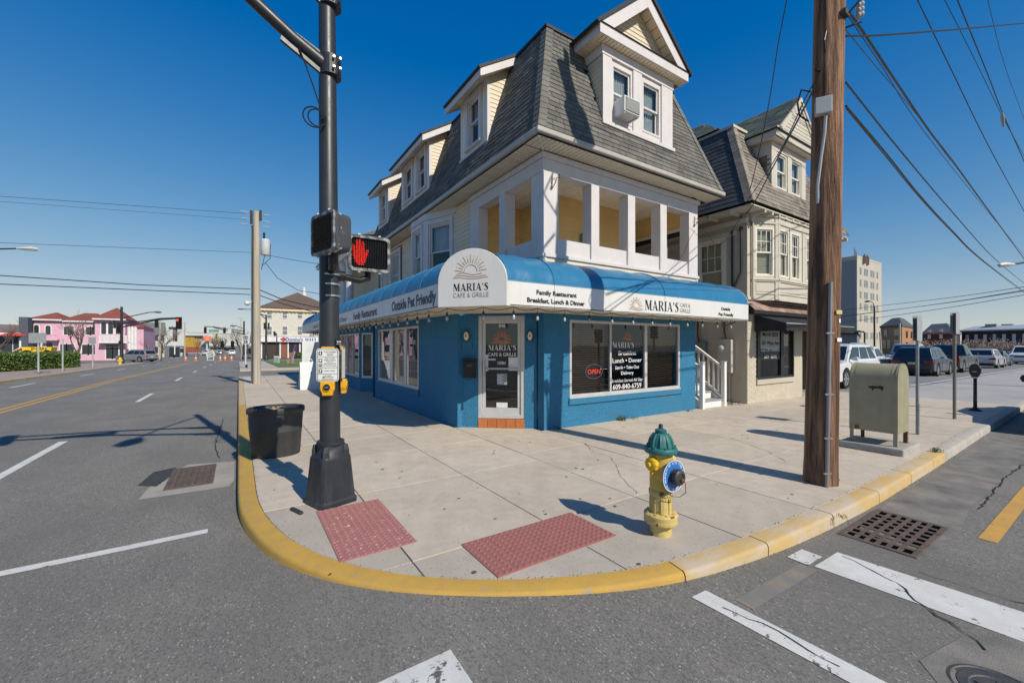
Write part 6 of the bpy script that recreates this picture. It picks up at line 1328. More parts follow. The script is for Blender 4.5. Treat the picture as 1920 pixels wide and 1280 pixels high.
# ---------------------------------------------------------------- cars
TYRE = M('tyre', (.018, .018, .019), rough=.85, fine=.1); RIM = M('alloy_rim', (.5, .5, .51), rough=.3, metal=.7); CLAD = M('car_cladding', (.025, .026, .028), rough=.6)
LAMP = M('headlamp', (.6, .62, .64), rough=.1, spec=.9); TAIL = M('tail_lamp', (.32, .012, .012), rough=.15, spec=.8); PLATE = M('licence_plate', (.6, .55, .3), rough=.5)
def paint(n, c): return M(n, c, tuple(x * .93 for x in c), s=1.5, rough=.28, coat=.8, spec=.5, fine=.02)
def car(name, label, cat, pm, loc, rz_, L=4.7, W=1.88, H=1.7, kind='suv', belt=.6, trim=None, plate=True, group='cars in the parking lot', wr=.36, rails=False):
    """x forward, y left; body profile with real wheel arches, tapered cabin, separate glass, lamps, wheels"""
    t = local(thing(name, label, cat, loc, rz_, group)); h = L / 2; zb = H * belt; gc = .24 if kind != 'sedan' else .18
    hood = zb - (.03 if kind in ('suv', 'pickup') else .06); wf, wb_ = h - .92, -h + (.95 if kind != 'pickup' else 1.2)
    def arch(xc): return [(xc + (wr + .07) * math.cos(R(a)), max(gc, wr + (wr + .07) * math.sin(R(a)))) for a in range(-10, 191, 20)]
    back = [(-h + .04, gc + .08), (-h, gc + .28), (-h + .02, zb - .18), (-h + .07, zb - .03)]
    front = [(h - .95, hood + .02), (h - .35, hood - .05), (h - .1, hood - .13), (h - .02, hood - .28), (h, gc + .3), (h - .06, gc + .05)]
    pr = back + [(-h + .2, zb)] + ([(0, zb)] if kind != 'pickup' else [(-.2, zb)]) + [(h - 1.25, zb)] + front + arch(wf) + arch(wb_)
    rings = []
    for y, e in ((-W / 2, 1), (-W / 2 + .05, .3), (-W / 2 + .14, 0), (W / 2 - .14, 0), (W / 2 - .05, .3), (W / 2, 1)):
        rings.append([(x * (1 - .03 * e) if abs(x) > h - .5 else x, y, z - (.06 * e if z > zb - .12 else 0)) for x, z in pr])
    b = MB(); b.loft(rings); body = part('body', b, pm, t, smooth=True, bevel=.01)
    part('sill', MB().box((wb_ + wr + .09, -W / 2 + .02, gc - .04), (wf - wr - .09, W / 2 - .02, gc + .1)).box((-h + .1, -W / 2 + .15, gc - .05), (h - .1, W / 2 - .15, gc + .05)), CLAD, t)
    # cabin frustum
    if kind == 'suv': x0, x1, x2, x3 = -h + .06, -h + .42, h - 2.05, h - 1.2
    elif kind == 'pickup': x0, x1, x2, x3 = -.55, -.4, h - 2.2, h - 1.45
    else: x0, x1, x2, x3 = -h + .5, -h + 1.15, h - 2.25, h - 1.3
    z0, z1, w0, w1 = zb - .02, H - .05, W / 2 - .07, W / 2 - .25
    P = lambda fz, side, fx: V((x0 + (x1 - x0) * fz + fx * ((x3 + (x2 - x3) * fz) - (x0 + (x1 - x0) * fz)), side * (w0 + (w1 - w0) * fz), z0 + (z1 - z0) * fz))
    b = MB(); b.loft([[P(f, -1, 0), P(f, -1, .5), P(f, -1, 1), P(f, 1, 1), P(f, 1, .5), P(f, 1, 0)] for f in (0, .94, 1)])
    b.loft([[P(1, -1, .02), P(1, -1, .5), P(1, -1, .98), P(1, 1, .98), P(1, 1, .5), P(1, 1, .02)], [P(1, -.8, .12) + UP * .05, P(1, -.8, .5) + UP * .05, P(1, -.8, .88) + UP * .05, P(1, .8, .88) + UP * .05, P(1, .8, .5) + UP * .05, P(1, .8, .12) + UP * .05]])
    part('cabin', b, pm, t, smooth=True, bevel=.015)
    for sd in (-1, 1):
        off = V((0, sd * .006, .002)); cuts = ((.05, .28), (.31, .6), (.63, .93)) if kind == 'suv' else ((.08, .42), (.46, .9))
        for a, c in cuts:
            sl = .04 if c > .8 else 0
            q = [P(.14, sd, a) + off, P(.14, sd, c + sl) + off, P(.86, sd, c - sl * .6) + off, P(.86, sd, a + (.03 if a < .1 else 0)) + off]
            part('side_window', MB().quad(*q), glass_car, t, recalc=False)
        part('door_handle', MB().box((.25, sd * (W / 2 - .012) - .012, zb - .16), (.45, sd * (W / 2 - .012) + .012, zb - .13)), trim or pm, t)
        part('door_seam', MB().box((.52, sd * (W / 2) - .004, gc + .12), (.535, sd * (W / 2) + .002, zb - .07)).box((-.52, sd * (W / 2) - .004, gc + .12), (-.505, sd * (W / 2) + .002, zb - .07)), black_m, t)
        m_ = MB(); mx = x3 - .25; m_.loft([[(mx + dx, sd * (W / 2 + .02 + yy), zb + .08 + zz) for yy, zz in ((-.02, -.03), (.16, -.06), (.2, .02), (.17, .1), (0, .08))] for dx in (-.06, .06)]); part('wing_mirror', m_, trim or pm, t, smooth=True, bevel=.015)
    E = lambda fz, sy, fx, d: P(fz, sy, fx) + V((d, 0, .004))
    part('windscreen', MB().quad(E(.1, -.88, 1, .008), E(.1, .88, 1, .008), E(.9, .88, 1, .008), E(.9, -.88, 1, .008)), glass_car, t, recalc=False)
    part('rear_window', MB().quad(E(.22, -.86, 0, -.008), E(.22, .86, 0, -.008), E(.86, .84, 0, -.008), E(.86, -.84, 0, -.008)), glass_car, t, recalc=False)
    if rails:
        for sd in (-1, 1): part('roof_rail', MB().tube([P(1, sd * .86, .08) + UP * .02, P(1, sd * .86, .12) + UP * .075, P(1, sd * .86, .85) + UP * .075, P(1, sd * .86, .9) + UP * .02], .02, 6), RIM, t)
    tw = .22
    for xc in (wf, wb_):
        for sd in (-1, 1):
            q = MB(); ax = V((0, sd, 0)); c = V((xc, sd * (W / 2 - tw), wr)); q.lathe([(wr * .62, 0), (wr * .96, 0), (wr, .03), (wr, tw - .03), (wr * .96, tw), (wr * .68, tw), (wr * .64, tw - .02)], c, 24, ax); wh = part('wheel', q, TYRE, t, smooth=True)
            q = MB(); q.lathe([(wr * .66, tw - .06), (wr * .66, tw - .01), (wr * .58, tw - .015), (wr * .56, tw - .08)], c, 24, ax, cap=False)
            for k in range(6):
                a = k * math.pi / 3; d = V((math.cos(a), 0, math.sin(a))); e = V((-math.sin(a), 0, math.cos(a))); o = c + ax * (tw - .035); q.prism([o + d * wr * .1 - e * .03, o + d * wr * .6 - e * .045, o + d * wr * .6 + e * .045, o + d * wr * .1 + e * .03], ax * .02)
            q.lathe([(wr * .16, tw - .05), (wr * .14, tw - .008)], c, 12, ax); part('rim', q, RIM, wh)
            q = MB(); q.lathe([(wr * .57, tw - .1), (.01, tw - .1)], c, 20, ax, cap=False); part('brake_disc', q, black_m, wh)
    # ends
    for sd in (-1, 1):
        q = MB(); q.loft([[(h - .1 + dx, sd * yy, zz) for yy, zz in ((W / 2 - .06, hood - .3), (W / 2 - .42, hood - .3), (W / 2 - .42, hood - .17), (W / 2 - .1, hood - .15))] for dx in (-.1, .085)]); part('headlight', q, LAMP, t, bevel=.01)
        q = MB()
        if kind == 'pickup': q.box((-h - .012, sd * (W / 2 - .1) - .07, zb - .4), (-h + .12, sd * (W / 2 - .1) + .07, zb - .06))
        else: q.loft([[(-h + dx, sd * yy, zz) for yy, zz in ((W / 2 - .02, zb - .26), (W / 2 - .42, zb - .24), (W / 2 - .42, zb - .14), (W / 2 - .03, zb - .08))] for dx in (-.004, .3)])
        part('tail_light', q, TAIL, t, bevel=.008)
    q = MB(); q.box((h - .1, -W / 2 + .46, hood - .42), (h + .006, W / 2 - .46, hood - .18)); g_ = part('front_grille', q, black_m, t, bevel=.01)
    q = MB()
    for k in range(3): q.box((h + .004, -W / 2 + .5, hood - .39 + k * .07), (h + .014, W / 2 - .5, hood - .365 + k * .07))
    part('grille_bar', q, RIM, t)
    part('bumper', MB().box((h - .15, -W / 2 + .12, gc + .02), (h + .03, W / 2 - .12, gc + .2)), CLAD if kind == 'suv' else RIM, t, bevel=.03)
    part('bumper', MB().box((-h - .03, -W / 2 + .12, gc + .02), (-h + .15, W / 2 - .12, gc + .2)), RIM if kind == 'pickup' else CLAD, t, bevel=.03)
    if plate: part('licence_plate', MB().box((-h - .014, -.16, zb - .34), (-h - .002, .16, zb - .2)), PLATE, t)
    if kind == 'pickup':
        part('bed_floor', MB().box((-h + .12, -W / 2 + .16, zb + .001), (-.6, W / 2 - .16, zb + .012)), CLAD, t)
        part('bed_rail', MB().box((-h + .08, -W / 2 + .06, zb), (-.6, -W / 2 + .14, zb + .03)).box((-h + .08, W / 2 - .14, zb), (-.6, W / 2 - .06, zb + .03)), CLAD, t)
    return t
CW, CS, CN_, CB, CG = paint('white_car_paint', (.72, .72, .71)), paint('silver_car_paint', (.42, .43, .45)), paint('navy_car_paint', (.012, .018, .034)), paint('black_car_paint', (.012, .012, .013)), paint('grey_car_paint', (.5, .51, .53))
lz = lambda x, y: gd(x, y) - .06
car('parked_suv', 'white SUV with roof rails facing the mailbox at the near end of the lot', 'SUV', CW, (21.7, 7.5, lz(21.7, 7)), math.pi, 4.82, 1.92, 1.8, 'suv', .6, None, False, wr=.39, rails=True)
car('parked_pickup', 'white pickup with small cab parked behind the white SUV', 'pickup', CW, (33.4, 10.0, lz(33, 9)), 0, 5.2, 1.85, 1.72, 'pickup', .6)
car('parked_pickup', 'pale grey pickup with wide dark rear window, behind the navy SUV', 'pickup', CG, (44.8, 10.5, lz(44, 9)), 0, 5.7, 2.0, 1.98, 'pickup', .58, wr=.4)
car('parked_suv', 'dark navy SUV seen from behind between the two sign posts', 'SUV', CN_, (35.2, 7.55, lz(35, 7)), 0, 4.6, 1.9, 1.7, 'suv', .6, wr=.37)
car('parked_pickup', 'black pickup parked in front of the navy SUV', 'pickup', CB, (42.3, 7.7, lz(42, 7)), 0, 5.7, 2.0, 1.88, 'pickup', .6, wr=.41)
car('parked_car', 'silver hatchback SUV seen from behind above the parking meter', 'car', CS, (53.5, 7.6, lz(53, 7)), 0, 4.45, 1.85, 1.62, 'suv', .6, wr=.35)
car('parked_car', 'dark sedan just beyond the silver hatchback', 'car', paint('dark_grey_paint', (.06, .065, .075)), (60.5, 8.0, lz(60, 8)), 0, 4.6, 1.82, 1.45, 'sedan', .6, wr=.33)
car('parked_pickup', 'white pickup with black grille facing the camera at the far end of the lot', 'pickup', CW, (71, 7.1, lz(71, 7)), math.pi, 5.7, 2.0, 1.95, 'pickup', .6, plate=False, wr=.41)
car('parked_car', 'white sedan half hidden behind the black pickup', 'car', CW, (50.5, 11.2, lz(50, 11)), 0, 4.5, 1.8, 1.5, 'sedan', .6, wr=.33)
car('kerbside_car', 'dark car at the right kerb, only its mirror and front corner in view', 'car', CN_, (15.22, .40, -.13), math.pi, 4.6, 1.84, 1.48, 'sedan', .62, black_m, False, 'car at the right kerb', wr=.33)
car('parked_suv', 'silver SUV crossing in front of the pink building', 'SUV', paint('pewter_car_paint', (.2, .2, .215)), (-11.7, 76.2, -.13 + gd(-11, 76)), R(141), 4.65, 1.85, 1.68, 'suv', .58, group='cars on the far left street')
for i, (x, y, m, l) in enumerate(((1.6 - 3.4, 165, CW, 'white car far down the left street, right lane'), (-5.9, 190, CW, 'white van-like car far down the left street, left of the other white car'), (-9.2, 172, CS, 'silver car far down the left street near the kerb'))):
    car('distant_car', l, 'car', m, (x, y, -.13 + gd(x, y)), R(90), 4.6, 1.85, 1.7, 'suv', .58, group='cars far down the left street')
# ---------------------------------------------------------------- left street: far buildings, signals, trees
CF, SF = math.cos(R(56.72)), math.sin(R(56.72))
def ray(px): k = (px - 960) / 781; return CF + k * SF, SF - k * CF
def aY(px, py, Y): dx, dy = ray(px); D = Y / dy; return V((dx * D, Y, 1.62 + (647 - py) / 781 * D))      # survey helper: point on the plane y = Y
def aD(px, py, D): dx, dy = ray(px); return V((dx * D, dy * D, 1.62 + (647 - py) / 781 * D))
def bare_tree(x, y, z, h, seed, label, lean=(0, 0), group='bare street trees', spread=.8, n0=5, r0=.14):
    rd = random.Random(seed); t = thing('bare_tree', label, 'tree', (x, y, z), group=group); tr, tw = MB(), MB()
    def grow(p, d, l, r, lev):
        pts = [p]; q = p
        for k in range(3):
            d = (d + V((rd.uniform(-.16, .16), rd.uniform(-.16, .16), rd.uniform(-.02, .12)))).normalized(); q = q + d * l / 3; pts.append(q)
        (tr if lev < 2 else tw).tube(pts, [r, r * .85, r * .72, r * .6], 6 if lev < 2 else 4, cap=False)
        if lev >= 4: return
        for k in range(n0 if lev == 0 else rd.choice((3, 4))):
            i = rd.choice((1, 2, 3, 3)) if lev else rd.choice((2, 3, 3)); a = rd.uniform(0, 6.28); s = spread * rd.uniform(.6, 1.15)
            nd = (d + V((math.cos(a) * s, math.sin(a) * s, rd.uniform(0, .35)))).normalized(); grow(pts[i], nd, l * rd.uniform(.55, .8), r * .5, lev + 1)
    grow(V((x, y, z - .1)), V((lean[0], lean[1], 1)).normalized(), h * .36, r0, 0)
    part('trunk', tr, bark, t, smooth=True, recalc=False); part('twigs', tw, twig, t, recalc=False, kind='stuff')
    return t
PKY = 90; pz = -.13 + gd(-15, PKY) + .05
pink = M('pink_stucco', (.66, .395, .49), (.58, .34, .43), s=.8, rough=.8, fine=.05); redroof = M('red_roof_tile', (.27, .075, .05), (.2, .06, .045), s=1.2, rough=.9, fine=.3, fs=12)
wh_ = M('far_white', (.74, .72, .72), rough=.6)
pk = thing('pink_building', 'two storey pink building with red hipped roof and white balcony across the left street', 'building', (-20, PKY, pz))
X = lambda px, Y=PKY: aY(px, 600, Y).x
Z = lambda px, py, Y=PKY: aY(px, py, Y).z
b = MB(); b.box((X(53), PKY, pz), (X(186), PKY + 14, Z(120, 600))); b.box((X(182), PKY - 1.2, pz), (X(238), PKY + 12, Z(210, 598))); b.box((X(238.5), PKY + .6, pz), (X(268), PKY + 12, Z(250, 612))); part('wall', b, pink, pk)
def hip(x0, x1, y0, y1, z0, z1, inset=None):
    i = min(inset or 99, (x1 - x0) / 2 - .01, (y1 - y0) / 2 - .01); b = MB(); ym = (y0 + y1) / 2
    b.add([(x0, y0, z0), (x1, y0, z0), (x1, y1, z0), (x0, y1, z0), (x0 + i, ym, z1), (x1 - i, ym, z1)], [(0, 1, 5, 4), (1, 2, 5), (2, 3, 4, 5), (3, 0, 4), (3, 2, 1, 0)]); return b
part('roof', hip(X(51), X(122), PKY - .5, PKY + 9, Z(80, 598), Z(90, 582), 4.2), redroof, pk)
part('roof', hip(X(112), X(190), PKY - .35, PKY + 11, Z(150, 601), Z(150, 583), 1.5), redroof, pk)
part('roof', hip(X(178), X(242), PKY - 1.9, PKY + 8, Z(210, 598.5), Z(211, 574), 3.6), redroof, pk)
part('roof', hip(X(236), X(270), PKY + .2, PKY + 10, Z(250, 613), Z(250, 602), 1.5), redroof, pk)
for a, c, y, py in ((51, 118, PKY - .52, 600), (112, 186, PKY - .37, 603), (179, 241, PKY - 1.92, 600)): part('eave_board', MB().box((X(a), y, Z(a, py)), (X(c), y + .1, Z(a, py) + .2)), wh_, pk)
dk = M('far_window', (.03, .034, .042), rough=.12, spec=.8)
def arch_win(par, px0, px1, py0, py1, Y, frame_=None, arched=True, fm=None):
    x0, x1, z0, z1 = X(px0, Y), X(px1, Y), Z(px0, py1, Y), Z(px0, py0, Y); r = (x1 - x0) / 2
    def shp(e): return [(x0 - e, Y - .02, z0 - e), (x1 + e, Y - .02, z0 - e)] + ([((x0 + x1) / 2 + (r + e) * math.cos(R(a)), Y - .02, z1 - r + (r + e) * math.sin(R(a))) for a in range(0, 181, 15)] if arched else [(x1 + e, Y - .02, z1 + e), (x0 - e, Y - .02, z1 + e)])
    w_ = part('window', MB().prism(shp(.12 if frame_ else .03), (0, .03, 0)), fm or wh_, par)
    part('window_pane', MB().prism([(x, y - .03, z) for x, y, z in shp(0)], (0, .028, 0)), dk, w_); return w_
for a in ((64, 73, 609, 624), (85.5, 95, 610, 627), (87, 99, 641, 652)): arch_win(pk, *a, PKY, True)
for a in ((120, 129, 612, 627), (130, 138, 612, 627), (161.5, 169, 613, 627), (170, 178, 613, 627), (61, 76, 643, 650)): arch_win(pk, *a, PKY, True, False)
for a in ((113, 124, 645, 670), (126, 139, 645, 670), (154, 165, 646, 664), (166, 180, 646, 664)): arch_win(pk, *a, PKY, True, False)
for a in ((190, 199, 603, 626), (203, 212, 603, 626), (217, 226, 603, 626)): arch_win(pk, *a, PKY - 1.2, True)
for a in ((199, 209.5, 651, 672), (211.5, 222, 651, 672)): arch_win(pk, *a, PKY - 1.2, True, False)
part('transom', MB().box((X(199, 88.8), PKY - 1.26, Z(200, 650, 88.8)), (X(222, 88.8), PKY - 1.21, Z(200, 646, 88.8))), dk, pk)
bc = MB(); bx0, bx1, bz = X(186, 88), X(240, 88), Z(210, 640, 88); bc.box((bx0, 87.6, bz - .25), (bx1, 88.78, bz)); bc.box((bx0, 87.6, bz + .8), (bx1, 87.75, bz + .92)); bal = part('balcony', bc, wh_, pk)
for k in range(22): part('baluster', MB().box((bx0 + .05 + k * (bx1 - bx0 - .2) / 21, 87.62, bz), (bx0 + .15 + k * (bx1 - bx0 - .2) / 21, 87.72, bz + .8)), wh_, bal)
for p in (236, 242, 248, 254): part('column', MB().tube([(X(p, 90.4), 90.4, pz), (X(p, 90.4), 90.4, Z(240, 612, 90.4))], .22, 8), wh_, pk)
part('ledge', MB().box((X(83), PKY - 1.0, Z(90, 637) - .1), (X(112), PKY - .02, Z(90, 637) + .1)).box((X(83), PKY - 1.0, Z(90, 628) - .05), (X(112), PKY - .95, Z(90, 628) + .05)), pink, pk)
for k in range(8): part('baluster', MB().box((X(84 + k * 4), PKY - 1, Z(90, 637) + .1), (X(84 + k * 4) + .06, PKY - .95, Z(90, 628))), pink, pk)
dg_ = thing('dark_stucco_building', 'dark grey stucco building with maroon striped roof left of the pink building', 'building', (-32, 88, pz))
part('wall', MB().box((X(35, 88), 88, pz), (X(52.5, 88), 100, Z(40, 594, 88))).box((X(-60, 88), 89, pz), (X(34.8, 88), 100, Z(10, 620, 88))), M('charcoal_stucco', (.085, .095, .12), rough=.85), dg_)
part('white_fascia', MB().box((X(-60, 87), 87.4, Z(10, 627, 87)), (X(34, 87), 88.9, Z(10, 623, 87))), wh_, dg_)
part('roof', MB().prism([(X(-60, 87), 87.6, Z(10, 622, 87)), (X(-60, 87), 96, Z(10, 604, 87)), (X(-60, 87), 96, Z(10, 622, 87))], (X(34, 87) - X(-60, 87), 0, 0)), M('maroon_roof', (.12, .06, .06), (.3, .25, .22), s=1.2, rough=.9, stretch=(2.5, .3, .3)), dg_)
for p in (-10, 3, 20): part('window', MB().box((X(p, 88), 88.9, pz + .6), (X(p + 13, 88), 88.96, pz + 2.6)), dk, dg_)
part('white_post', MB().box((X(36.5, 87.9), 87.8, pz), (X(40, 87.9), 87.98, pz + 3)), wh_, dg_)
um = thing('patio_umbrella', 'red and white patio umbrella in front of the dark building', 'umbrella', (X(24, 70), 70, -.13 + gd(-9, 70)))
b = MB(); c = aY(24, 627, 70); b.lathe([(.02, .25), (.6, .12), (1.2, -.15), (1.15, -.2), (.02, .1)], c, 8); part('canopy', b, M('umbrella_red', (.6, .06, .05), rough=.8), um); part('umbrella_pole', MB().tube([c, (c.x, c.y, -.6)], .03, 6), wh_, um)
# hedge
hd = thing('hedge', 'long clipped green hedge along the far left walk', 'hedge', (-12, 44, gd(-12, 44)))
rd = random.Random(3); b = MB(); b.tone = []; core = MB()
Hp = [(-17.5, 31), (-14.4, 36.5), (-12.9, 42.5), (-11.8, 48), (-11.5, 50.5)]
def hp(t): i = min(int(t * 4), 3); f = t * 4 - i; return Hp[i][0] + (Hp[i + 1][0] - Hp[i][0]) * f, Hp[i][1] + (Hp[i + 1][1] - Hp[i][1]) * f
core.loft([[(x - 1.5, y, gd(-12, y) + .05), (x - .1, y, gd(-12, y) + .05), (x - .02, y, gd(-12, y) + 1.1), (x - 1.6, y, gd(-12, y) + 1.1)] for x, y in Hp]); part('branches', core, M('hedge_core', (.02, .03, .012), rough=1), hd)
for _ in range(15000):
    t = rd.random(); x, y = hp(t); s = rd.random(); z0 = gd(-12, y)
    if s < .5: p = V((x + rd.gauss(.04, .06), y, z0 + rd.uniform(.05, 1.2)))
    elif s < .85: p = V((x - rd.uniform(0, 1.6), y, z0 + 1.2 + rd.gauss(.0, .06)))
    else: p = V((Hp[-1][0] - rd.uniform(0, 1.6), Hp[-1][1] + rd.gauss(.1, .12), z0 + rd.uniform(.05, 1.2)))
    u = V((rd.gauss(0, 1), rd.gauss(0, 1), rd.gauss(0, 1))).normalized(); w_ = u.cross(V((rd.gauss(0, 1), rd.gauss(0, 1), rd.gauss(0, 1)))).normalized(); l = rd.uniform(.04, .09)
    b.add([p - u * l, p + w_ * l * .5, p + u * l, p - w_ * l * .5], [(0, 1, 2, 3)]); b.tone.append(rd.uniform(-1, 1))
part('foliage', b, leaf_m, hd, kind='stuff', recalc=False)
# yellow lettered cart behind the hedge
yc = thing('yellow_cart', 'long yellow lettered vehicle with sloping nose behind the hedge', 'vehicle', tuple(aY(60, 665, 58)))
A = lambda px, py, Y=58: aY(px, py, Y)
b = MB(); b.prism([A(43, 659), A(95, 659), A(97, 650.5), A(37, 650.5), A(39, 655)], (0, 1.6, 0)); part('body', b, M('cart_yellow', (.8, .5, .02), rough=.4), yc)
b = MB(); b.prism([A(24.5, 657.5), A(36, 651.5), A(37, 650.5), A(40, 652.5), A(36, 653.5), A(25, 658.5)], (0, 1.6, 0)); part('nose', b, M('cart_cream', (.75, .62, .3), rough=.5), yc)
b = MB(); b.box(tuple(A(43, 661)), tuple(A(95, 659) + V((0, 1.5, -.005)))); part('skirt', b, M('cart_amber', (.4, .25, .02), rough=.5), yc)
part('dark_lamp', MB().box(tuple(A(39, 656) - V((0, .03, 0))), tuple(A(41.5, 653.3) + V((0, .02, 0)))), M('dark_red', (.1, .02, .01)), yc)
for px in (50, 88): part('wheel', MB().lathe([(.01, 0), (.4, 0), (.4, .25), (.01, .25)], A(px, 662) - UP * .1, 16, PY), TYRE, yc)
p_ = A(57, 656.2); text(yc, "JINLERS", ink, (p_.x, 57.99, p_.z), PX, UP, .27, A(88, 656).x - p_.x, 'L', .02)
# sign backs on the left walk
for px, py, pt, wpx, hpx, ptop, lab in ((72, 700, 643.5, 33, 19, 624, 'large blank grey sign back on a post in front of the hedge'), (117.5, 695, 0, 0, 0, 635, 'bare thin metal post in front of the hedge end'), (174, 689, 645.5, 14, 13, 632, 'small square grey sign back on a post by the hedge end')):
    dx, dy = ray(px); lo, hi = 5, 90
    for _ in range(60):
        m = (lo + hi) / 2
        if 1.62 - (py - 647) / 781 * m > gd(dx * m, dy * m): lo = m
        else: hi = m
    D = lo; g = V((dx * D, dy * D, gd(dx * D, dy * D))); t = thing('blank_sign', lab, 'sign post', tuple(g), group='sign posts on the far left walk')
    top = 1.62 + (647 - ptop) / 781 * D; part('post', MB().tube([g - UP * .1, (g.x, g.y, top)], .045, 8), M('post_pale', (.42, .43, .42), rough=.6), t)
    if wpx:
        u = V((SF, -CF, 0)); b = MB(); w_ = wpx / 781 * D; h_ = hpx / 781 * D; o = V((g.x, g.y, top - h_)) - u * w_ / 2 - V((CF, SF, 0)) * .06; b.prism([o, o + u * w_, o + u * w_ + UP * h_, o + UP * h_], V((CF, SF, 0)) * .012); part('sign_plate', b, sign_grey, t)
# signal poles over the left street
def signal_head(parent, p, f, m=black_m, lit=None, s=1.0, plate=True):
    u = V((-f.y, f.x, 0)); b = MB(); w_, h_ = .34 * s, 1.05 * s; b.obox(V(p) - u * w_ / 2 - UP * h_ / 2 - f * .2, u, f, w_, .2, h_)
    if plate: b.obox(V(p) - u * w_ - UP * (h_ / 2 + .15) - f * .22, u, f, w_ * 2, .015, h_ + .3)
    hd_ = part('signal_head', b, m, parent)
    for k, (nm, c) in enumerate((('red', (.9, .04, .02)), ('amber', (.12, .07, .01)), ('green', (.01, .07, .04)))):
        q = MB(); q.lathe([(.12 * s, 0), (.1 * s, .03), (.01, .04)], V(p) + UP * (.33 - k * .33) * s, 12, f); part('lens', q, M('lens_%s_%s' % (nm, 'on' if lit == k else 'off'), c if lit == k else tuple(x * .15 for x in c), emit=2.5 if lit == k else 0, rough=.2), hd_)
TC = V((-CF, -SF, 0))
def street_signal(px, D, top_py, arms, lab, lamp=None, r=.16):
    base = aD(px, 660, D); z0 = -.13 + gd(base.x, base.y); top = aD(px, top_py, D).z
    t = thing('traffic_signal', lab, 'traffic signal', (base.x, base.y, z0), group='traffic signals on the left street'); b = MB(); b.lathe([(r * 1.8, 0), (r * 1.5, .5), (r, .7)], (base.x, base.y, z0), 10); b.tube([(base.x, base.y, z0 + .6), (base.x, base.y, top)], [r, r * .7], 10); part('pole', b, pole_black, t, smooth=True)
    for pts, heads in arms:
        q = [aD(*p) for p in pts]; b = MB(); b.tube(q, .07, 6); part('mast_arm', b, pole_black, t, smooth=True)
        for (hx, hy, hD, f, s, lit, pl_) in heads: signal_head(t, aD(hx, hy, hD), f, black_m, lit, s, pl_)
    if lamp:
        q = [aD(*p) for p in lamp]; part('lamp_arm', MB().tube(q, .05, 6), pole_black, t); part('lamp_head', MB().ball(q[-1], .35, 8, .35), galv, t, smooth=True)
    return t
ts = street_signal(228, 46, 575, [([(228, 606, 46), (270, 602, 46), (300, 597, 46), (339, 595.5, 46)], [(295, 607, 46, -TC, .8, None, False), (332.5, 605.5, 45.8, TC, 1.0, 0, True)]), ([(229, 613, 46), (260, 606.5, 46), (300, 599, 46), (338, 597, 46)], [])], 'black signal pole with double mast arm and red light by the silver SUV', [(229, 597, 46), (240, 594, 46), (280, 585.5, 46), (296, 585, 46)])
signal_head(ts, aD(222, 615, 45.7), TC, black_m, None, .9, False); signal_head(ts, aD(213, 608, 45.6), V((-1, 0, 0)), black_m, None, .8, False)
part('box', MB().box(tuple(aD(222, 645, 45.7)), tuple(aD(226, 639, 46))), black_m, ts)
t4 = street_signal(457.5, 66, 602, [([(457, 620.5, 66), (430, 617.5, 66), (400, 612.5, 66), (383, 612, 66)], [(384, 619, 66, TC, .9, None, False), (420, 619, 66, TC, .9, 0, False)]), ([(457, 626, 66), (440, 622.5, 66), (418, 618, 66), (400, 613.5, 66)], [])], 'black signal pole with mast arm and green street sign above the cones', [(456, 616, 66), (446, 611.5, 66), (436, 610.5, 66)])
sg = M('street_sign_green', (.02, .28, .16), rough=.5); u_ = V((SF, -CF, 0))
o = aD(392, 622.5, 65.8); part('street_sign', MB().prism([o, o + u_ * 1.5, o + u_ * 1.5 + UP * .38, o + UP * .38], -TC * .02), sg, t4); text(t4, 'Atlantic Ave', sign_white, o + u_ * .75 + UP * .1 + TC * .01, u_, UP, .18, 1.2, 'C', .02)
o = aD(427, 623, 65.8); part('lane_sign', MB().prism([o, o + u_ * .55, o + u_ * .55 + UP * .5, o + UP * .5], -TC * .02), sign_white, t4)
b = MB()
sgp = thing('hanging_signal', 'yellow signal hanging from a span wire beyond the mast arm', 'traffic signal', tuple(aD(406, 634, 85)), group='traffic signals on the left street'); signal_head(sgp, aD(405.5, 630.5, 85), TC, M('signal_amber_body', (.5, .34, .03)), None, 1.0, False); part('span_wire', MB().tube([aD(350, 623, 85), aD(405, 625.5, 85), aD(460, 627, 85)], .03, 4), black_m, sgp)
for px in (415.5, 435): 
    q = thing('distant_signal', 'dark signal head far down the left street, %s of two' % ('left' if px < 420 else 'right'), 'traffic signal', tuple(aD(px, 646, 120)), group='traffic signals far down the left street'); signal_head(q, aD(px, 645, 120), TC, black_m, None, 1.5, True)
# cones, barricade, speed sign
for px in (348, 367, 413, 422, 434):
    p = aD(px, 675.6, 61.6); z0 = -.13 + gd(p.x, p.y); t = thing('traffic_cone', 'orange traffic cone closing the left street, %s' % {348: 'leftmost of the five', 367: 'left of the barricade board', 413: 'first to the right of the barricade board', 422: 'middle one of the three right of the barricade', 434: 'rightmost of the five'}[px], 'traffic cone', (p.x, p.y, z0), group='traffic cones across the left street')
    part('cone_body', MB().lathe([(.19, .03), (.14, .25), (.09, .5), (.04, .78), (.03, .79)], (p.x, p.y, z0), 12), M('cone_orange', (.8, .16, .03), rough=.5), t, smooth=True); part('cone_base', MB().box((p.x - .22, p.y - .22, z0), (p.x + .22, p.y + .22, z0 + .035)), M('cone_base', (.5, .1, .03)), t); part('white_band', MB().lathe([(.124, .36), (.1, .5)], (p.x, p.y, z0), 12, cap=False), sign_white, t)
bd = thing('road_closed_barricade', 'white ROAD CLOSED board tilted on a white barricade frame', 'barricade', tuple(aD(394, 676, 61)))
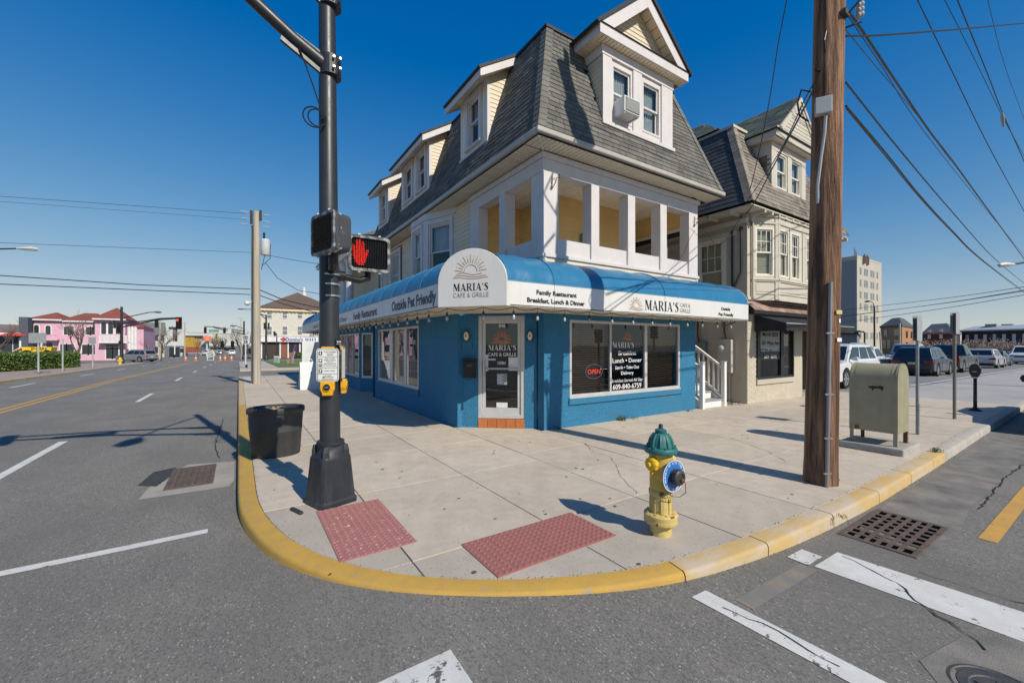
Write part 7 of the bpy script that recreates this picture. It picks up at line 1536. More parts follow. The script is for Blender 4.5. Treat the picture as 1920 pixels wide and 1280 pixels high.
c = aD(394.5, 664, 61); du, dv = (u_ * math.cos(.33) + UP * math.sin(.33)), (UP * math.cos(.33) - u_ * math.sin(.33)); b = MB(); b.prism([c + du * a + dv * d for a, d in ((-.62, -.4), (.62, -.4), (.62, .4), (-.62, .4))], -TC * .03); part('board', b, sign_white, bd)
text(bd, 'ROAD', ink, c + dv * .06 + TC * .012, du, dv, .2, .75, 'C', .02); text(bd, 'CLOSED', ink, c - dv * .26 + TC * .012, du, dv, .2, .95, 'C', .02)
z0 = -.13 + gd(c.x, c.y); b = MB()
for s in (-.45, .45): b.tube([V((c.x, c.y, z0)) + u_ * s, V((c.x, c.y, c.z)) + u_ * s], .05, 4)
b.tube([V((c.x, c.y, z0 + .06)) - u_ * .5, V((c.x, c.y, z0 + .06)) + u_ * .5], .05, 4); part('stand', b, sign_white, bd)
for k in (-.35, .1, .35): part('warning_flag', MB().prism([c + du * k + dv * .42, c + du * (k + .16) + dv * .44, c + du * (k + .12) + dv * .66], -TC * .02), M('flag_pale', (.7, .6, .35)), bd)
sp2 = thing('speed_limit_sign', 'white SPEED LIMIT 25 sign on a white post at the far kerb', 'speed sign', (.45, 38.0, gd(0, 38)))
part('post', MB().tube([(.45, 38.05, gd(0, 38) - .1), (.45, 38.05, 2.4)], .05, 8), M('post_white', (.6, .6, .58)), sp2)
o = V((.45, 38.0, 0)); part('sign_plate', MB().prism([o + u_ * a + UP * (2.06 + d) for a, d in rrect(.6, .68, .05, 3)], -TC * .015), sign_white, sp2)
for s, z, h, w_ in (('SPEED', 2.22, .1, .42), ('LIMIT', 2.07, .1, .38), ('25', 1.79, .21, .36)): text(sp2, s, ink, o + UP * z + TC * .012, u_, UP, h, w_, 'C', .03)
part('base_box', MB().box((.44, 37.9, gd(0, 38)), (.58, 38.0, gd(0, 38) + .25)), black_m, sp2)
# weathered double pole with transformer
wp = thing('weathered_pole', 'weathered grey double wooden pole with a transformer on the left walk', 'utility pole', (.58, 20.64, 0))
b = MB(); b.tube([(.65, 20.6, -.1), (.63, 20.6, 7.25)], [.15, .115], 14); part('pole', b, wood_grey, wp, smooth=True)
b = MB(); b.tube([(.55, 20.9, -.1), (.53, 20.9, 6.7)], [.11, .09], 12); part('stub_pole', b, wood_grey, wp, smooth=True)
part('pole_cap', MB().box((.4, 20.7, 6.75), (.5, 20.85, 7.3)).box((.74, 20.45, 6.9), (.82, 20.65, 7.3)), black_m, wp)
for dz in (0, .28, .52): part('insulator', MB().lathe([(.01, 0), (.025, .05), (.015, .1), (.025, .15), (.01, .3)], (.35, 20.7, 7.2 - dz), 8, NX), pvc, wp)
for dz in (.05, .33, .55): part('insulator', MB().lathe([(.01, 0), (.025, .05), (.015, .1), (.025, .15), (.01, .3)], (.85, 20.55, 7.2 - dz), 8, PX), pvc, wp)
part('transformer', MB().lathe([(.16, 0), (.18, .03), (.18, .62), (.12, .68), (.04, .7)], (.95, 20.45, 5.42), 18), M('transformer_white', (.6, .62, .63), rough=.4), wp, smooth=True); part('bushing', MB().lathe([(.03, 0), (.05, .06), (.03, .12), (.05, .18), (.02, .26)], (.9, 20.45, 6.12), 8).tube([(.92, 20.4, 5.4), (.86, 20.4, 5.1), (.8, 20.45, 4.8)], .012, 5).tube([(1.13, 20.4, 5.9), (1.12, 20.4, 5.3), (.82, 20.4, 4.95)], .012, 5), black_m, wp)
part('conduit', MB().tube([(.68, 20.46, 0), (.66, 20.46, 2.6)], .025, 6), pvc, wp)
part('camera_arm', MB().tube([(.45, 20.7, 3.42), (.36, 20.7, 3.44)], .03, 6).ball((.30, 20.7, 3.38), .11, 10, .9), M('cam_white', (.66, .67, .68), rough=.35), wp, smooth=True)
part('lamp_arm', MB().tube([(.45, 20.8, 3.14), (.2, 20.85, 3.14)], .025, 6).loft([[(.22 - d, 20.85 + a * s, 3.13 + c * s) for a, c in ((-1, 0), (0, .6), (1, 0), (0, -.4))] for d, s in ((0, .03), (.1, .07), (.25, .05))]), galv, wp)
# pizza shop
DY_ = 82; dz_ = -.13 + gd(5, DY_) + .1; X = lambda px, Y=DY_: aY(px, 600, Y).x; Z = lambda px, py, Y=DY_: aY(px, py, Y).z
ds = thing('pizza_shop', 'cream three storey building with brown hipped roof and a white pizza shop fascia', 'building', (8, DY_, dz_))
x0, x1 = X(488), X(488) + 12.5
part('wall', MB().box((x0, DY_, Z(500, 630)), (x1, DY_ + 13, Z(500, 580))), M('shop_cream', (.62, .58, .51), rough=.7), ds)
part('shop_wall', MB().box((x0 + .1, DY_ + .05, dz_), (x1, DY_ + 13, Z(500, 630) - .01)), M('shop_dark', (.05, .035, .03)), ds)
part('roof', hip(x0 - .5, x1 + .5, DY_ - .5, DY_ + 13.5, Z(500, 577), Z(543, 546) + .6), M('brown_roof', (.14, .095, .075), (.11, .08, .065), s=1, rough=.9, fine=.2, fs=8), ds)
part('cornice', MB().box((x0 - .3, DY_ - .35, Z(500, 582)), (x1 + .3, DY_ - .01, Z(500, 577.5))), M('cornice_orange', (.75, .6, .38)), ds)
for k in range(22): part('cornice_bracket', MB().box((x0 + k * .58, DY_ - .3, Z(500, 584)), (x0 + .14 + k * .58, DY_ - .01, Z(500, 582.1))), M('cornice_orange2', (.5, .36, .2)), ds)
for a in (501, 530, 558, 586):
    for p0, p1 in ((584, 596), (612, 627)):
        w_ = part('window', MB().box((X(a) - .08, DY_ - .05, Z(a, p1) - .1), (X(a + 8.5) + .08, DY_ - .012, Z(a, p0) + .1)), wh_, ds); part('window_pane', MB().box((X(a), DY_ - .07, Z(a, p1)), (X(a + 8.5), DY_ - .052, Z(a, p0))), M('far_pane_grey', (.2, .22, .22), rough=.2), w_); part('meeting_rail', MB().box((X(a), DY_ - .09, (Z(a, p1) + Z(a, p0)) / 2 - .04), (X(a + 8.5), DY_ - .0705, (Z(a, p1) + Z(a, p0)) / 2 + .04)), wh_, w_)
fs_ = part('fascia_sign', MB().box((x0 - .3, DY_ - .5, Z(500, 641)), (x1 + .3, DY_ + .0, Z(500, 631))), wh_, ds, bevel=.05)
text(fs_, "Domino's", M('sign_blue', (.03, .08, .3)), (X(552, DY_ - .5), DY_ - .51, Z(552, 639.5)), PX, UP, .66, X(569) - X(537.5), 'C', .03)
b = MB(); px_ = X(531, DY_); b.prism([(px_ + a * .42, DY_ - .53, Z(531, 636) + c * .42) for a, c in ((0, -1), (1.3, 0), (0, 1), (-1.3, 0))], (0, .025, 0)); part('sign_emblem', b, M('sign_red', (.45, .05, .08)), ds)
for k, p in enumerate((572, 575.5, 580, 584.5, 589)): part('sign_glyph', MB().box((X(p), DY_ - .52, Z(575, 639)), (X(p + 2), DY_ - .502, Z(575, 633.5))), M('sign_blue', (.03, .08, .3)), ds)
part('brick_pier', MB().box((X(526), DY_ - .02, dz_), (X(538), DY_ + .04, Z(500, 642))), M('pier_brick', (.24, .1, .07), rough=.9), ds); part('brick_plinth', MB().box((X(540), DY_ - .05, dz_), (x1, DY_ + .04, dz_ + 1.0)), M('plinth_brick', (.26, .12, .1), rough=.9), ds)
for p in (489, 524, 539, 561): part('white_pillar', MB().box((X(p), DY_ - .06, dz_), (X(p + 2.5), DY_ + .045, Z(500, 641.5))), wh_, ds)
for a, c in ((542, 560), (565, 598)): part('shop_window', MB().box((X(a), DY_ - .04, dz_ + 1.05), (X(c), DY_ + .04, Z(500, 643))), dk, ds)
ch = aD(570, 560, 84); part('cupola', MB().lathe([(.55, 0), (.55, 1.0), (.4, 1.05), (.4, 1.9), (.2, 2.1), (.22, 2.3), (.05, 2.6)], (ch.x, ch.y, ch.z - .3), 8), wh_, ds)
fl_ = thing('feather_flag', 'purple feather flag reading OPEN in front of the pizza shop', 'flag', tuple(aD(548, 682, 40.5))); o = aD(546.5, 679, 40.5)
tilt = (UP + u_ * .25).normalized(); fn = MB(); fn.prism([o + u_ * a + tilt * d for a, d in ((-.1, .15), (.2, .1), (.24, 1.2), (.2, 1.6), (.02, 1.75), (-.08, 1.4))], -TC * .01); part('cloth', fn, M('flag_purple', (.11, .03, .12), rough=.7), fl_); part('flag_pole', MB().tube([o - UP * .2 - u_ * .11, o + tilt * 1.4 - u_ * .09, o + tilt * 1.76 + u_ * .0], .015, 5), pvc, fl_)
for k, c_ in enumerate('NEPO'): text(fl_, c_, sign_white, o + u_ * .07 + tilt * (.3 + k * .21) + TC * .01, (u_ - UP * .2).normalized(), tilt, .16, None, 'C', .03)
for px in (540, 548.5): p = aD(px, 681, 40); solo('brick_post', MB().box((p.x - .13, p.y - .13, p.z), (p.x + .13, p.y + .13, p.z + .38)), M('post_brick', (.3, .2, .16), rough=.9), 'short brick post at the lawn edge, %s of two' % ('left' if px < 545 else 'right'), 'brick post', 'brick posts on the lawn')
pa = thing('street_easel', 'small green and white easel sign on the walk before the pizza shop', 'easel sign', tuple(aD(518, 681, 42.5))); o = aD(513, 681, 42.5); part('panel', MB().prism([o, o + u_ * .58, o + u_ * .55 + UP * .75, o + u_ * .03 + UP * .75], -TC * .04), M('easel_frame', (.6, .62, .6)), pa); part('poster', MB().prism([o + u_ * .05 + UP * .06 + TC * .03, o + u_ * .53 + UP * .06 + TC * .03, o + u_ * .51 + UP * .62 + TC * .03, o + u_ * .06 + UP * .62 + TC * .03], -TC * .02), M('easel_poster', (.2, .26, .24), (.4, .42, .3), s=5), pa)
for px, D, top, lab in ((499, 62, 590, 'black signal pole with angled arm in front of the pizza shop'),):
    t = street_signal(px, D, top, [([(499, 592, D), (494, 590.5, D), (488, 588, D)], [(494.5, 611, D, V((-1, 0, 0)), .9, None, False), (505, 611, D, V((1, 0, 0)), .9, None, False)]), ([(499, 598, D), (494, 594.5, D), (488, 588.5, D)], [])], lab)
t = street_signal(519, 66, 625, [([(519, 628, 66), (514, 623, 66), (512, 622, 66)], [(513, 625, 66, V((-1, 0, 0)), .6, None, False), (517, 626, 66, V((1, 0, 0)), .6, None, False)])], 'shorter black pedestrian signal pole in front of the pizza shop', None, .1)
hg2 = MB(); rd = random.Random(9)
for _ in range(1800):
    p = V((rd.uniform(X(553, 81), X(600, 81)), 80.8 + rd.uniform(0, .6), dz_ + rd.uniform(0, 1.0))); a = V((rd.gauss(0, 1), rd.gauss(0, 1), rd.gauss(0, 1))).normalized() * .13; c_ = a.cross(V((rd.gauss(0, 1), rd.gauss(0, 1), 1))).normalized() * .08; hg2.add([p - a, p + c_, p + a, p - c_], [(0, 1, 2, 3)])
solo('low_hedge', hg2, leaf_m, 'low dark hedge under the pizza shop windows', 'hedge', kind=None)
# columned house behind the corner building
nh = thing('columned_house', 'cream house with tall white columns just behind the corner building', 'house', (5, 19, 0))
part('wall', MB().box((4.9, 17.6, 2.4), (9, 24, 5.6)), siding, nh); boards(nh, (4.89, 24, 2.9), NY, NX, 0, 2.5, (0, 6.4), siding, .12)
for y in (18.6, 19.7, 20.8, 22, 23.2): part('column', MB().lathe([(.2, 0), (.17, .15), (.15, 2.1), (.2, 2.25), (.22, 2.35)], (3.95, y, 2.9), 14), wh_, nh, smooth=True)
part('entablature', MB().box((3.65, 17.6, 5.25), (4.9, 24, 5.6)).box((3.45, 17.4, 5.6), (9.2, 24.2, 5.75)), cream_trim, nh)
for k in range(30): part('dentil', MB().box((3.55, 17.6 + k * .21, 5.5), (3.64, 17.7 + k * .21, 5.595)), cream_trim, nh)
part('roof', hip(3.4, 9.3, 17.4, 24.3, 5.75, 7.6), shingle_m, nh)
# trees and the far end of the street
bz = lambda x, y: -.13 + gd(x, y)
for i, (px, D, h, ln, lab, n0, r0) in enumerate(((133, 48, 6.2, (.5, -.28), 'leaning bare tree in front of the pink building', 5, .17), (-8, 40, 5.6, (.1, 0), 'bare tree at the left edge of the photo', 5, .12), (302, 60, 6.0, (.05, 0), 'bare forked tree right of the silver SUV', 6, .12), (288, 62, 4.0, (-.1, 0), 'small bare tree close to the silver SUV tail', 4, .08), (452, 75, 6.5, (.0, 0), 'bare tree behind the speed limit sign', 6, .13), (466, 90, 6.5, (.0, 0), 'bare tree behind the weathered pole', 6, .13), (398, 150, 8.5, (0, 0), 'brown bare tree far down the street, left of three', 7, .2), (408, 160, 9.5, (0, 0), 'brown bare tree far down the street, middle of three', 7, .2), (418, 150, 8, (0, 0), 'brown bare tree far down the street, right of three', 7, .2), (372, 110, 5.5, (0, 0), 'bare tree in front of the blue motel', 5, .12))):
    p = aD(px, 660, D); bare_tree(p.x, p.y, bz(p.x, p.y), h, 40 + i, lab, ln, 'bare trees along the left street', .85, n0, r0)
def far_block(px0, px1, pyt, D, dep, m, lab, win=None, roof=None, wm=None, name='far_building'):
    a = aD(px0, pyt, D); c = aD(px1, pyt, D); z0 = bz(a.x, a.y); u = (V((c.x, c.y, 0)) - V((a.x, a.y, 0))); w_ = u.length; u.normalize(); n = V((a.x + c.x, a.y + c.y, 0)).normalized()
    t = thing(name, lab, 'building', (a.x, a.y, z0)); b = MB(); o = V((a.x, a.y, z0)); b.obox(o, u, n, w_, dep, a.z - z0); part('wall', b, m, t)
    if roof: b = MB(); b.prism([o - u * .4 - n * .4 + UP * (a.z - z0), o - u * .4 + n * (dep / 2) + UP * (a.z - z0 + roof[1]), o - u * .4 + n * (dep + .4) + UP * (a.z - z0)], u * (w_ + .8)); part('roof', b, roof[0], t)
    if win:
        cols, rows, ww_, wh2, zf, zs = win
        for i in range(cols):
            for j in range(rows):
                b = MB(); b.obox(o + u * (w_ * (i + .5) / cols - ww_ / 2) - n * .03 + UP * (zf + j * zs), u, n, ww_, .028, wh2); part('window', b, wm or dk, t)
    return t
white_b = M('far_wall_white', (.66, .65, .63), (.58, .57, .56), s=.3, rough=.8); grey_sh = M('far_shingle', (.17, .18, .16), rough=.9)
far_block(266, 308, 628, 98, 12, white_b, 'white house with grey mansard behind the pink building', (4, 2, 1, 1.5, 1, 2.9), (grey_sh, 3.2))
far_block(318, 336, 655, 90, 8, white_b, 'small white shop with dark doorway below the tall vertical sign', (2, 1, 1.2, 2.2, .1, 3))
mo = thing('motel_sign', 'tall dark vertical sign board over the small white shop', 'sign', tuple(aD(326, 660, 89))); b = MB(); o = aD(324, 640, 89); b.prism([o, o + u_ * .75, o + u_ * .75 + UP * 2.6, o + UP * 2.6], -TC * .3); b.prism([o + UP * 2.6 - u_ * .9, o + UP * 2.6 + u_ * .8, o + UP * 3.1 + u_ * .8, o + UP * 3.1 - u_ * .9], -TC * .3); part('board', b, M('sign_dark', (.07, .05, .05)), mo); part('post', MB().tube([o + u_ * .4 - UP * 2.8, o + u_ * .4], .12, 6), wh_, mo)
for k, c_ in enumerate('LETOM'): text(mo, c_, sign_white, o + u_ * .38 + UP * (.12 + k * .49) + TC * .01, u_, UP, .38, None, 'C', .01)
far_block(338, 352, 652, 120, 10, white_b, 'white low building left of the golden canopy', (3, 1, .8, 1.2, 1, 3))
go = thing('golden_canopy', 'golden yellow entrance canopy in front of the far shops', 'canopy', tuple(aD(354, 660, 118)))
for a, c, y0, y1, m in ((345, 363, 650, 640, M('gold', (.62, .36, .05), rough=.6)), (347, 352, 640, 632, M('gold', (.62, .36, .05))), (355, 361, 640, 634, M('gold', (.62, .36, .05))), (344, 364, 661, 650.2, M('gold_red', (.35, .12, .08)))):
    p, q = aD(a, y0, 118), aD(c, y1, 118); w_ = (V((q.x, q.y, 0)) - V((p.x, p.y, 0))).length; b = MB(); b.obox(p, u_, -TC, w_, 2.5, q.z - p.z); part('canopy_block', b, m, go)
far_block(348, 380, 641, 190, 20, M('pale_blue_wall', (.46, .52, .6)), 'pale blue motel with long flat roof down the left street', (7, 3, 1.6, 1.6, 1, 2.7))
far_block(375, 392, 641, 140, 10, M('tan_wall', (.42, .35, .27)), 'tan three storey house with white windows below the orange dome sign', (4, 2, .9, 1.5, 1.2, 2.5), None, M('white_window', (.66, .66, .64)))
od = thing('orange_dome_sign', 'orange dome shaped sign above the tan far house', 'sign', tuple(aD(388, 640, 138))); b = MB(); b.lathe([(1.35, 0), (1.3, .8), (.8, 1.5), (.05, 1.8)], aD(388, 639, 138), 12); part('dome', b, M('dome_orange', (.7, .2, .08)), od, smooth=True); part('post', MB().tube([aD(388, 639, 138), aD(388, 662, 138)], .2, 6), white_b, od)
far_block(422, 440, 654, 210, 20, M('mauve_wall', (.4, .36, .36)), 'pale mauve low building at the very end of the left street', (6, 1, 1.5, 1.6, .8, 3))
far_block(462, 487, 655, 115, 10, M('brown_wall', (.25, .2, .18)), 'brown low shop behind the speed limit sign', (4, 1, 1.2, 1.6, .5, 3))
far_block(395, 424, 656.5, 260, 20, M('far_grey', (.34, .34, .36)), 'grey low block closing the end of the left street', (9, 1, 1.5, 1.6, .8, 3))
for px, D, pt, lab in ((346.5, 105, 604, 'thin wooden pole left of the golden canopy'), (452.0, 70, 595, 'thin grey mast behind the speed limit sign'), (300, 75, 600, 'wooden pole behind the silver SUV')):
    p = aD(px, 660, D); b = MB(); b.tube([(p.x, p.y, bz(p.x, p.y)), (p.x, p.y, aD(px, pt, D).z)], [.16 if px != 452 else .06, .12 if px != 452 else .04], 8); b.box((p.x - .5, p.y - .05, aD(px, pt + 2, D).z), (p.x + .5, p.y + .05, aD(px, pt + 1, D).z)); solo('thin_pole', b, wood_grey, lab, 'pole')
fh = thing('fire_hydrant', 'small yellow fire hydrant at the foot of the far black signal pole', 'fire hydrant', tuple(aD(225, 683, 42))); p = aD(225, 683, 42); p.z = gd(p.x, p.y)
part('barrel', MB().lathe([(.16, 0), (.16, .06), (.11, .08), (.11, .5), (.14, .52), (.14, .56), (.11, .6), (.06, .72), (.02, .74)], p, 14), hyd_bright, fh, smooth=True); part('nozzle', MB().tube([p + V((-.2, -.05, .4)), p + V((.2, .05, .4))], .055, 8), hyd_bright, fh)
# lamp heads reaching in from the sides
for (hd_p, arm_p, base, lab) in ((V((-8.3, 29.3, 6.22)), [(-8.9, 29.6, 6.22), (-10.2, 30.5, 6.2), (-12.5, 32, 5.6)], (-12.6, 32.1), 'white street lamp head on a curved arm at the left edge of the photo'), (V((24.6, 3.0, 4.70)), [(24.9, 2.9, 4.72), (26.2, 2.3, 4.95), (28, 1.7, 4.9)], (28, 1.7), 'grey street lamp head on an arm at the right edge of the photo')):
    t = thing('street_lamp', lab, 'street lamp', (base[0], base[1], bz(*base)), group='street lamps at the photo edges'); d = (hd_p - V(arm_p[0])).normalized(); s_ = d.cross(UP).normalized()
    b = MB(); b.loft([[hd_p + d * k + s_ * (a * w_) + UP * (c_ * h_) for a, c_ in ((-1, 0), (-.6, .8), (.6, .8), (1, 0), (.6, -.7), (-.6, -.7))] for k, w_, h_ in ((-.6, .05, .05), (-.25, .12, .09), (.1, .15, .12), (.3, .06, .05))]); part('lamp_head', b, M('lamp_pale', (.6, .6, .58), rough=.4), t, smooth=True)
    b = MB(); b.tube([hd_p - d * .5] + [V(q) for q in arm_p], .035, 8); part('lamp_arm', b, pole_black, t, smooth=True); b = MB(); b.tube([(base[0], base[1], bz(*base)), (base[0], base[1], arm_p[-1][2] + .3)], [.12, .08], 10); part('lamp_post', b, pole_black, t, smooth=True)
# ---------------------------------------------------------------- right background
tb = thing('tall_apartment_block', 'tall off-white apartment block with a grey shaded side beyond the lot', 'building', (142.7, 43.9, bz(142, 43)))
TYp = 43.9; X = lambda px: aY(px, 600, TYp).x; Zt = lambda px, py: aY(px, py, TYp).z; b0 = bz(142, 43)
top = 25.9; b = MB(); b.box((X(1607), TYp, b0), (X(1653), TYp + 26, top)); part('wall', b, M('tower_wall', (.5, .455, .375), (.45, .41, .34), s=.15, rough=.85), tb)
part('shaded_side', MB().box((X(1607) - .06, TYp + .3, b0), (X(1607) - .005, TYp + 25.8, top - .6)), M('tower_shade', (.31, .305, .3), rough=.85), tb)  # thin sheet over the wall; the shade of this side is in its grey
part('parapet', MB().box((X(1607) - .05, TYp - .05, top), (X(1653) + .05, TYp + .3, top + .5)).box((X(1607) - .05, TYp + .31, top), (X(1607) + .3, TYp + 26, top + .5)), M('tower_wall', (.52, .5, .45)), tb)
part('penthouse', MB().box((X(1607) + 1, TYp + 9, top), (X(1607) + 9, TYp + 22, top + 3.2)), M('tower_wall', (.52, .5, .45)), tb)
zz_ = [21.4, 18.1, 14.8, 11.5, 8.2, 3.4]
for a, c_ in ((1612, 1615), (1620.2, 1623), (1624.2, 1627), (1632.2, 1635), (1636.4, 1639), (1643.5, 1646)):
    for j, z in enumerate(zz_):
        w_ = part('window', MB().box((X(a) - .08, TYp - .04, z - .1), (X(c_) + .08, TYp - .005, z + 2.0)), M('tower_sill', (.56, .55, .5)), tb); part('window_pane', MB().box((X(a), TYp - .06, z), (X(c_), TYp - .041, z + 1.9)), M('tower_pane', (.2, .21, .21), rough=.2), w_)
b = MB()
for k in range(5): b.box((X(1617 + k * 2.4), TYp - .3, top - 1.6 + .3 * (k % 3)), (X(1617 + k * 2.4) + .35, TYp - .1, top + 1.0 + .4 * (k % 2)))
for k in range(3): b.tube([(X(1618 + k * 2), TYp + 2, top), (X(1618 + k * 2), TYp + 2, top + 3.6 - k * .5)], .08, 5)
part('antenna', b, M('antenna_brown', (.2, .13, .1)), tb)
def foot(pts, z1, m, name, lab, roof, wins=()):
    a = pts[0]; z0 = bz(a.x, a.y) - .3; t = thing(name, lab, 'building', (a.x, a.y, z0)); n = len(pts); b = MB(); b.prism([(p.x, p.y, z0) for p in pts], (0, 0, z1 - z0)); part('wall', b, m, t)
    c = sum((V((p.x, p.y, 0)) for p in pts), V()) / n; b = MB(); ex = [V((p.x, p.y, 0)) + (V((p.x, p.y, 0)) - c) * .06 for p in pts]; inn = [c + (V((p.x, p.y, 0)) - c) * roof[2] for p in pts]
    b.loft([[(p.x, p.y, z1 + .01) for p in ex], [(p.x, p.y, z1 + .3) for p in ex], [(p.x, p.y, z1 + roof[1]) for p in inn]]); part('roof', b, roof[0], t)
    for i, f0, f1, za, zb_, mm in wins:
        p, q = V((pts[i].x, pts[i].y, 0)), V((pts[(i + 1) % n].x, pts[(i + 1) % n].y, 0)); d = q - p; nn = V((d.y, -d.x, 0)).normalized(); 
        if nn.dot(p - c) < 0: nn = -nn
        b = MB(); A_, B_ = p + d * f0 + nn * .02, p + d * f1 + nn * .02; b.prism([A_ + UP * za, B_ + UP * za, B_ + UP * zb_, A_ + UP * zb_], nn * .04); part('window', b, mm, t)
    return t
br = M('orange_brick', (.42, .22, .11), (.36, .19, .1), s=.5, rough=.9, fine=.1)
foot([aD(1651, 640, 82), aD(1691, 640, 75), aD(1714, 640, 84), aD(1680, 640, 95)], 5.0, br, 'brick_house', 'orange brick two storey house with dark hipped roof right of the tower', (M('slate_far', (.09, .1, .11), rough=.9), 2.0, .35), [(0, .12, .28, 1.0, 2.6, dk), (0, .34, .5, 1.0, 2.6, dk), (0, .68, .88, 1.0, 2.6, dk), (0, .68, .88, 3.4, 4.6, dk), (0, .2, .35, 3.4, 4.6, dk), (1, .3, .42, 3.0, 4.3, dk), (1, .7, .8, 3.0, 4.3, dk), (1, .3, .42, .8, 2.2, dk)])
dkb = M('dark_brick', (.075, .055, .055), rough=.9)
foot([aD(1729, 640, 92), aD(1788, 640, 84), aD(1800, 640, 92), aD(1745, 640, 104)], 3.9, dkb, 'mansard_house', 'dark house with grey mansard roof and white dormers behind the pale shrubs', (M('slate_grey_far', (.2, .2, .2), rough=.9), 2.4, .5), [(0, .2, .3, 3.0, 5.0, wh_), (0, .58, .68, 3.0, 5.0, wh_)])
lb = foot([aD(1803, 640, 92), aD(1990, 640, 78), aD(2000, 640, 95), aD(1815, 640, 110)], 4.6, dkb, 'long_brick_hall', 'long dark brick hall with pale metal roof and white arched windows behind the lot', (M('metal_roof', (.5, .52, .54), rough=.5, metal=.2), 1.2, .75), [(0, .05 + k * .1, .085 + k * .1, 2.2, 3.9, wh_) for k in range(9)])
for px in (1868, 1899): p = aD(px, 607, 88); part('roof_unit', MB().box((p.x, p.y, p.z - 1.4), (p.x + 1.6, p.y + 1.6, p.z)), M('unit_grey', (.25, .25, .25)), lb)
a = aD(1560, 605, 58); foot([aD(1545, 640, 60), aD(1607, 640, 57), aD(1612, 640, 75), aD(1560, 640, 80)], 3.1, M('shade_grey_wall', (.2, .22, .24), rough=.9), 'low_grey_shop', 'low grey building with dark canopy between the wooden pole and the tower', (M('dark_flat_roof', (.03, .03, .035)), .6, .9), [(0, .2, .35, 1.2, 2.2, wh_)])
rd = random.Random(21)
def shrub(px, D, h, lab, seed):
    rd = random.Random(seed); p = aD(px, 660, D); z0 = bz(p.x, p.y); t = thing('flowering_shrub', lab, 'shrub', (p.x, p.y, z0), group='pale flowering shrubs behind the parking lot'); b, tr = MB(), MB(); b.tone = []; cl = []
    for k in range(9):
        a = rd.uniform(0, 6.28); q = V((p.x + math.cos(a) * rd.uniform(.4, 1.5), p.y + math.sin(a) * rd.uniform(.4, 1.5), z0 + h * rd.uniform(.45, .95))); tr.tube([(p.x, p.y, z0), V((p.x, p.y, z0)).lerp(q, .5) + V((rd.uniform(-.2, .2), rd.uniform(-.2, .2), .2)), q], [.09, .05, .02], 5)
        cl.append((q, rd.uniform(.5, .95)))
    for _ in range(620):
        q, r = rd.choice(cl); o = q + V((rd.gauss(0, 1), rd.gauss(0, 1), rd.gauss(0, .8))) * r * .55; u = V((rd.gauss(0, 1), rd.gauss(0, 1), rd.gauss(0, 1))).normalized() * rd.uniform(.05, .13); w_ = u.cross(V((rd.gauss(0, 1), rd.gauss(0, 1), 1))).normalized() * .06
        b.add([o - u, o + w_, o + u, o - w_], [(0, 1, 2, 3)]); b.tone.append(rd.uniform(-1, 1))
    part('stem', tr, bark, t, recalc=False); part('blossom', b, blossom, t, recalc=False, kind='stuff')
for i, px in enumerate((1738, 1757, 1776, 1797, 1818, 1840, 1860, 1881, 1903, 1926)): shrub(px, 74 + (i % 3) * 3, 3.0 + .5 * (i % 2), ['leftmost pale flowering shrub by the brick house', 'pale shrub under the left dormer of the dark house', 'pale shrub under the right dormer of the dark house', 'pale shrub between the dark house and the long hall', 'pale shrub under the left end of the long hall', 'pale shrub above the silver hatchback', 'pale shrub right of the silver hatchback roof', 'pale shrub above the dark sedan', 'pale shrub above the far white pickup', 'pale shrub at the right edge of the photo'][i], 60 + i)
lp = thing('street_lamp', 'tall dark cobra street lamp in front of the apartment block', 'street lamp', (77, 21.4, bz(77, 21))); p = aD(1639.5, 575, 60); b = MB(); b.tube([(p.x, p.y, bz(77, 21)), p], [.13, .1], 8); q = [p, aD(1637, 568, 60), aD(1631, 564, 60), aD(1626, 565, 60)]; b.tube(q, .05, 6); part('lamp_post', b, pole_black, lp, smooth=True); part('lamp_head', MB().ball(q[-1], .35, 8, .4), pole_black, lp, smooth=True)
lp = thing('street_lamp', 'short bent arm lamp post left of the cobra lamp', 'street lamp', (70, 21.5, bz(70, 21))); b = MB(); q = [aD(1621, 660, 56), aD(1621, 625, 56), aD(1619.5, 622, 56), aD(1610, 621, 56)]; b.tube(q, .1, 6); part('lamp_post', b, pole_black, lp); part('lamp_head', MB().ball(q[-1], .28, 8, .5), pole_black, lp)
for px, pt, lab in ((1653, 592, 'leaning pale pole left of the brick house'), (1687, 606, 'pale pole in front of the brick house corner')): p = aD(px, 655, 66); solo('thin_pole', MB().tube([(p.x, p.y, bz(p.x, p.y)), aD(px + (-3 if px < 1660 else 0), pt + 30 if px < 1660 else pt, 66)], .12, 6), wood_grey, lab, 'pole')

# ---------------------------------------------------------------- overhead wires
def wire(pts, D0, D1, r, lab, ext0=0, ext1=0):
    n = len(pts); l = [0]
    for a, c in zip(pts, pts[1:]): l.append(l[-1] + math.hypot(c[0] - a[0], c[1] - a[1]))
    P = [aD(p[0], p[1], 1 / ((1 - s / l[-1]) / D0 + (s / l[-1]) / D1)) for p, s in zip(pts, l)]
    if ext0: P.insert(0, P[0] + (P[0] - P[1]).normalized() * ext0)
    if ext1: P.append(P[-1] + (P[-1] - P[-2]).normalized() * ext1)
    b = MB(); Q = []
    for i in range(len(P) - 1):                      # smooth the run
        p0, p1, p2, p3 = P[max(0, i - 1)], P[i], P[i + 1], P[min(len(P) - 1, i + 2)]
        for k in range(5): t = k / 5; Q.append(.5 * (2 * p1 + (p2 - p0) * t + (2 * p0 - 5 * p1 + 4 * p2 - p3) * t * t + (3 * p1 - p0 - 3 * p2 + p3) * t ** 3))
    b.tube(Q + [P[-1]], r, 5); return solo('overhead_wire', b, black_m, lab, 'wire', 'overhead wires')
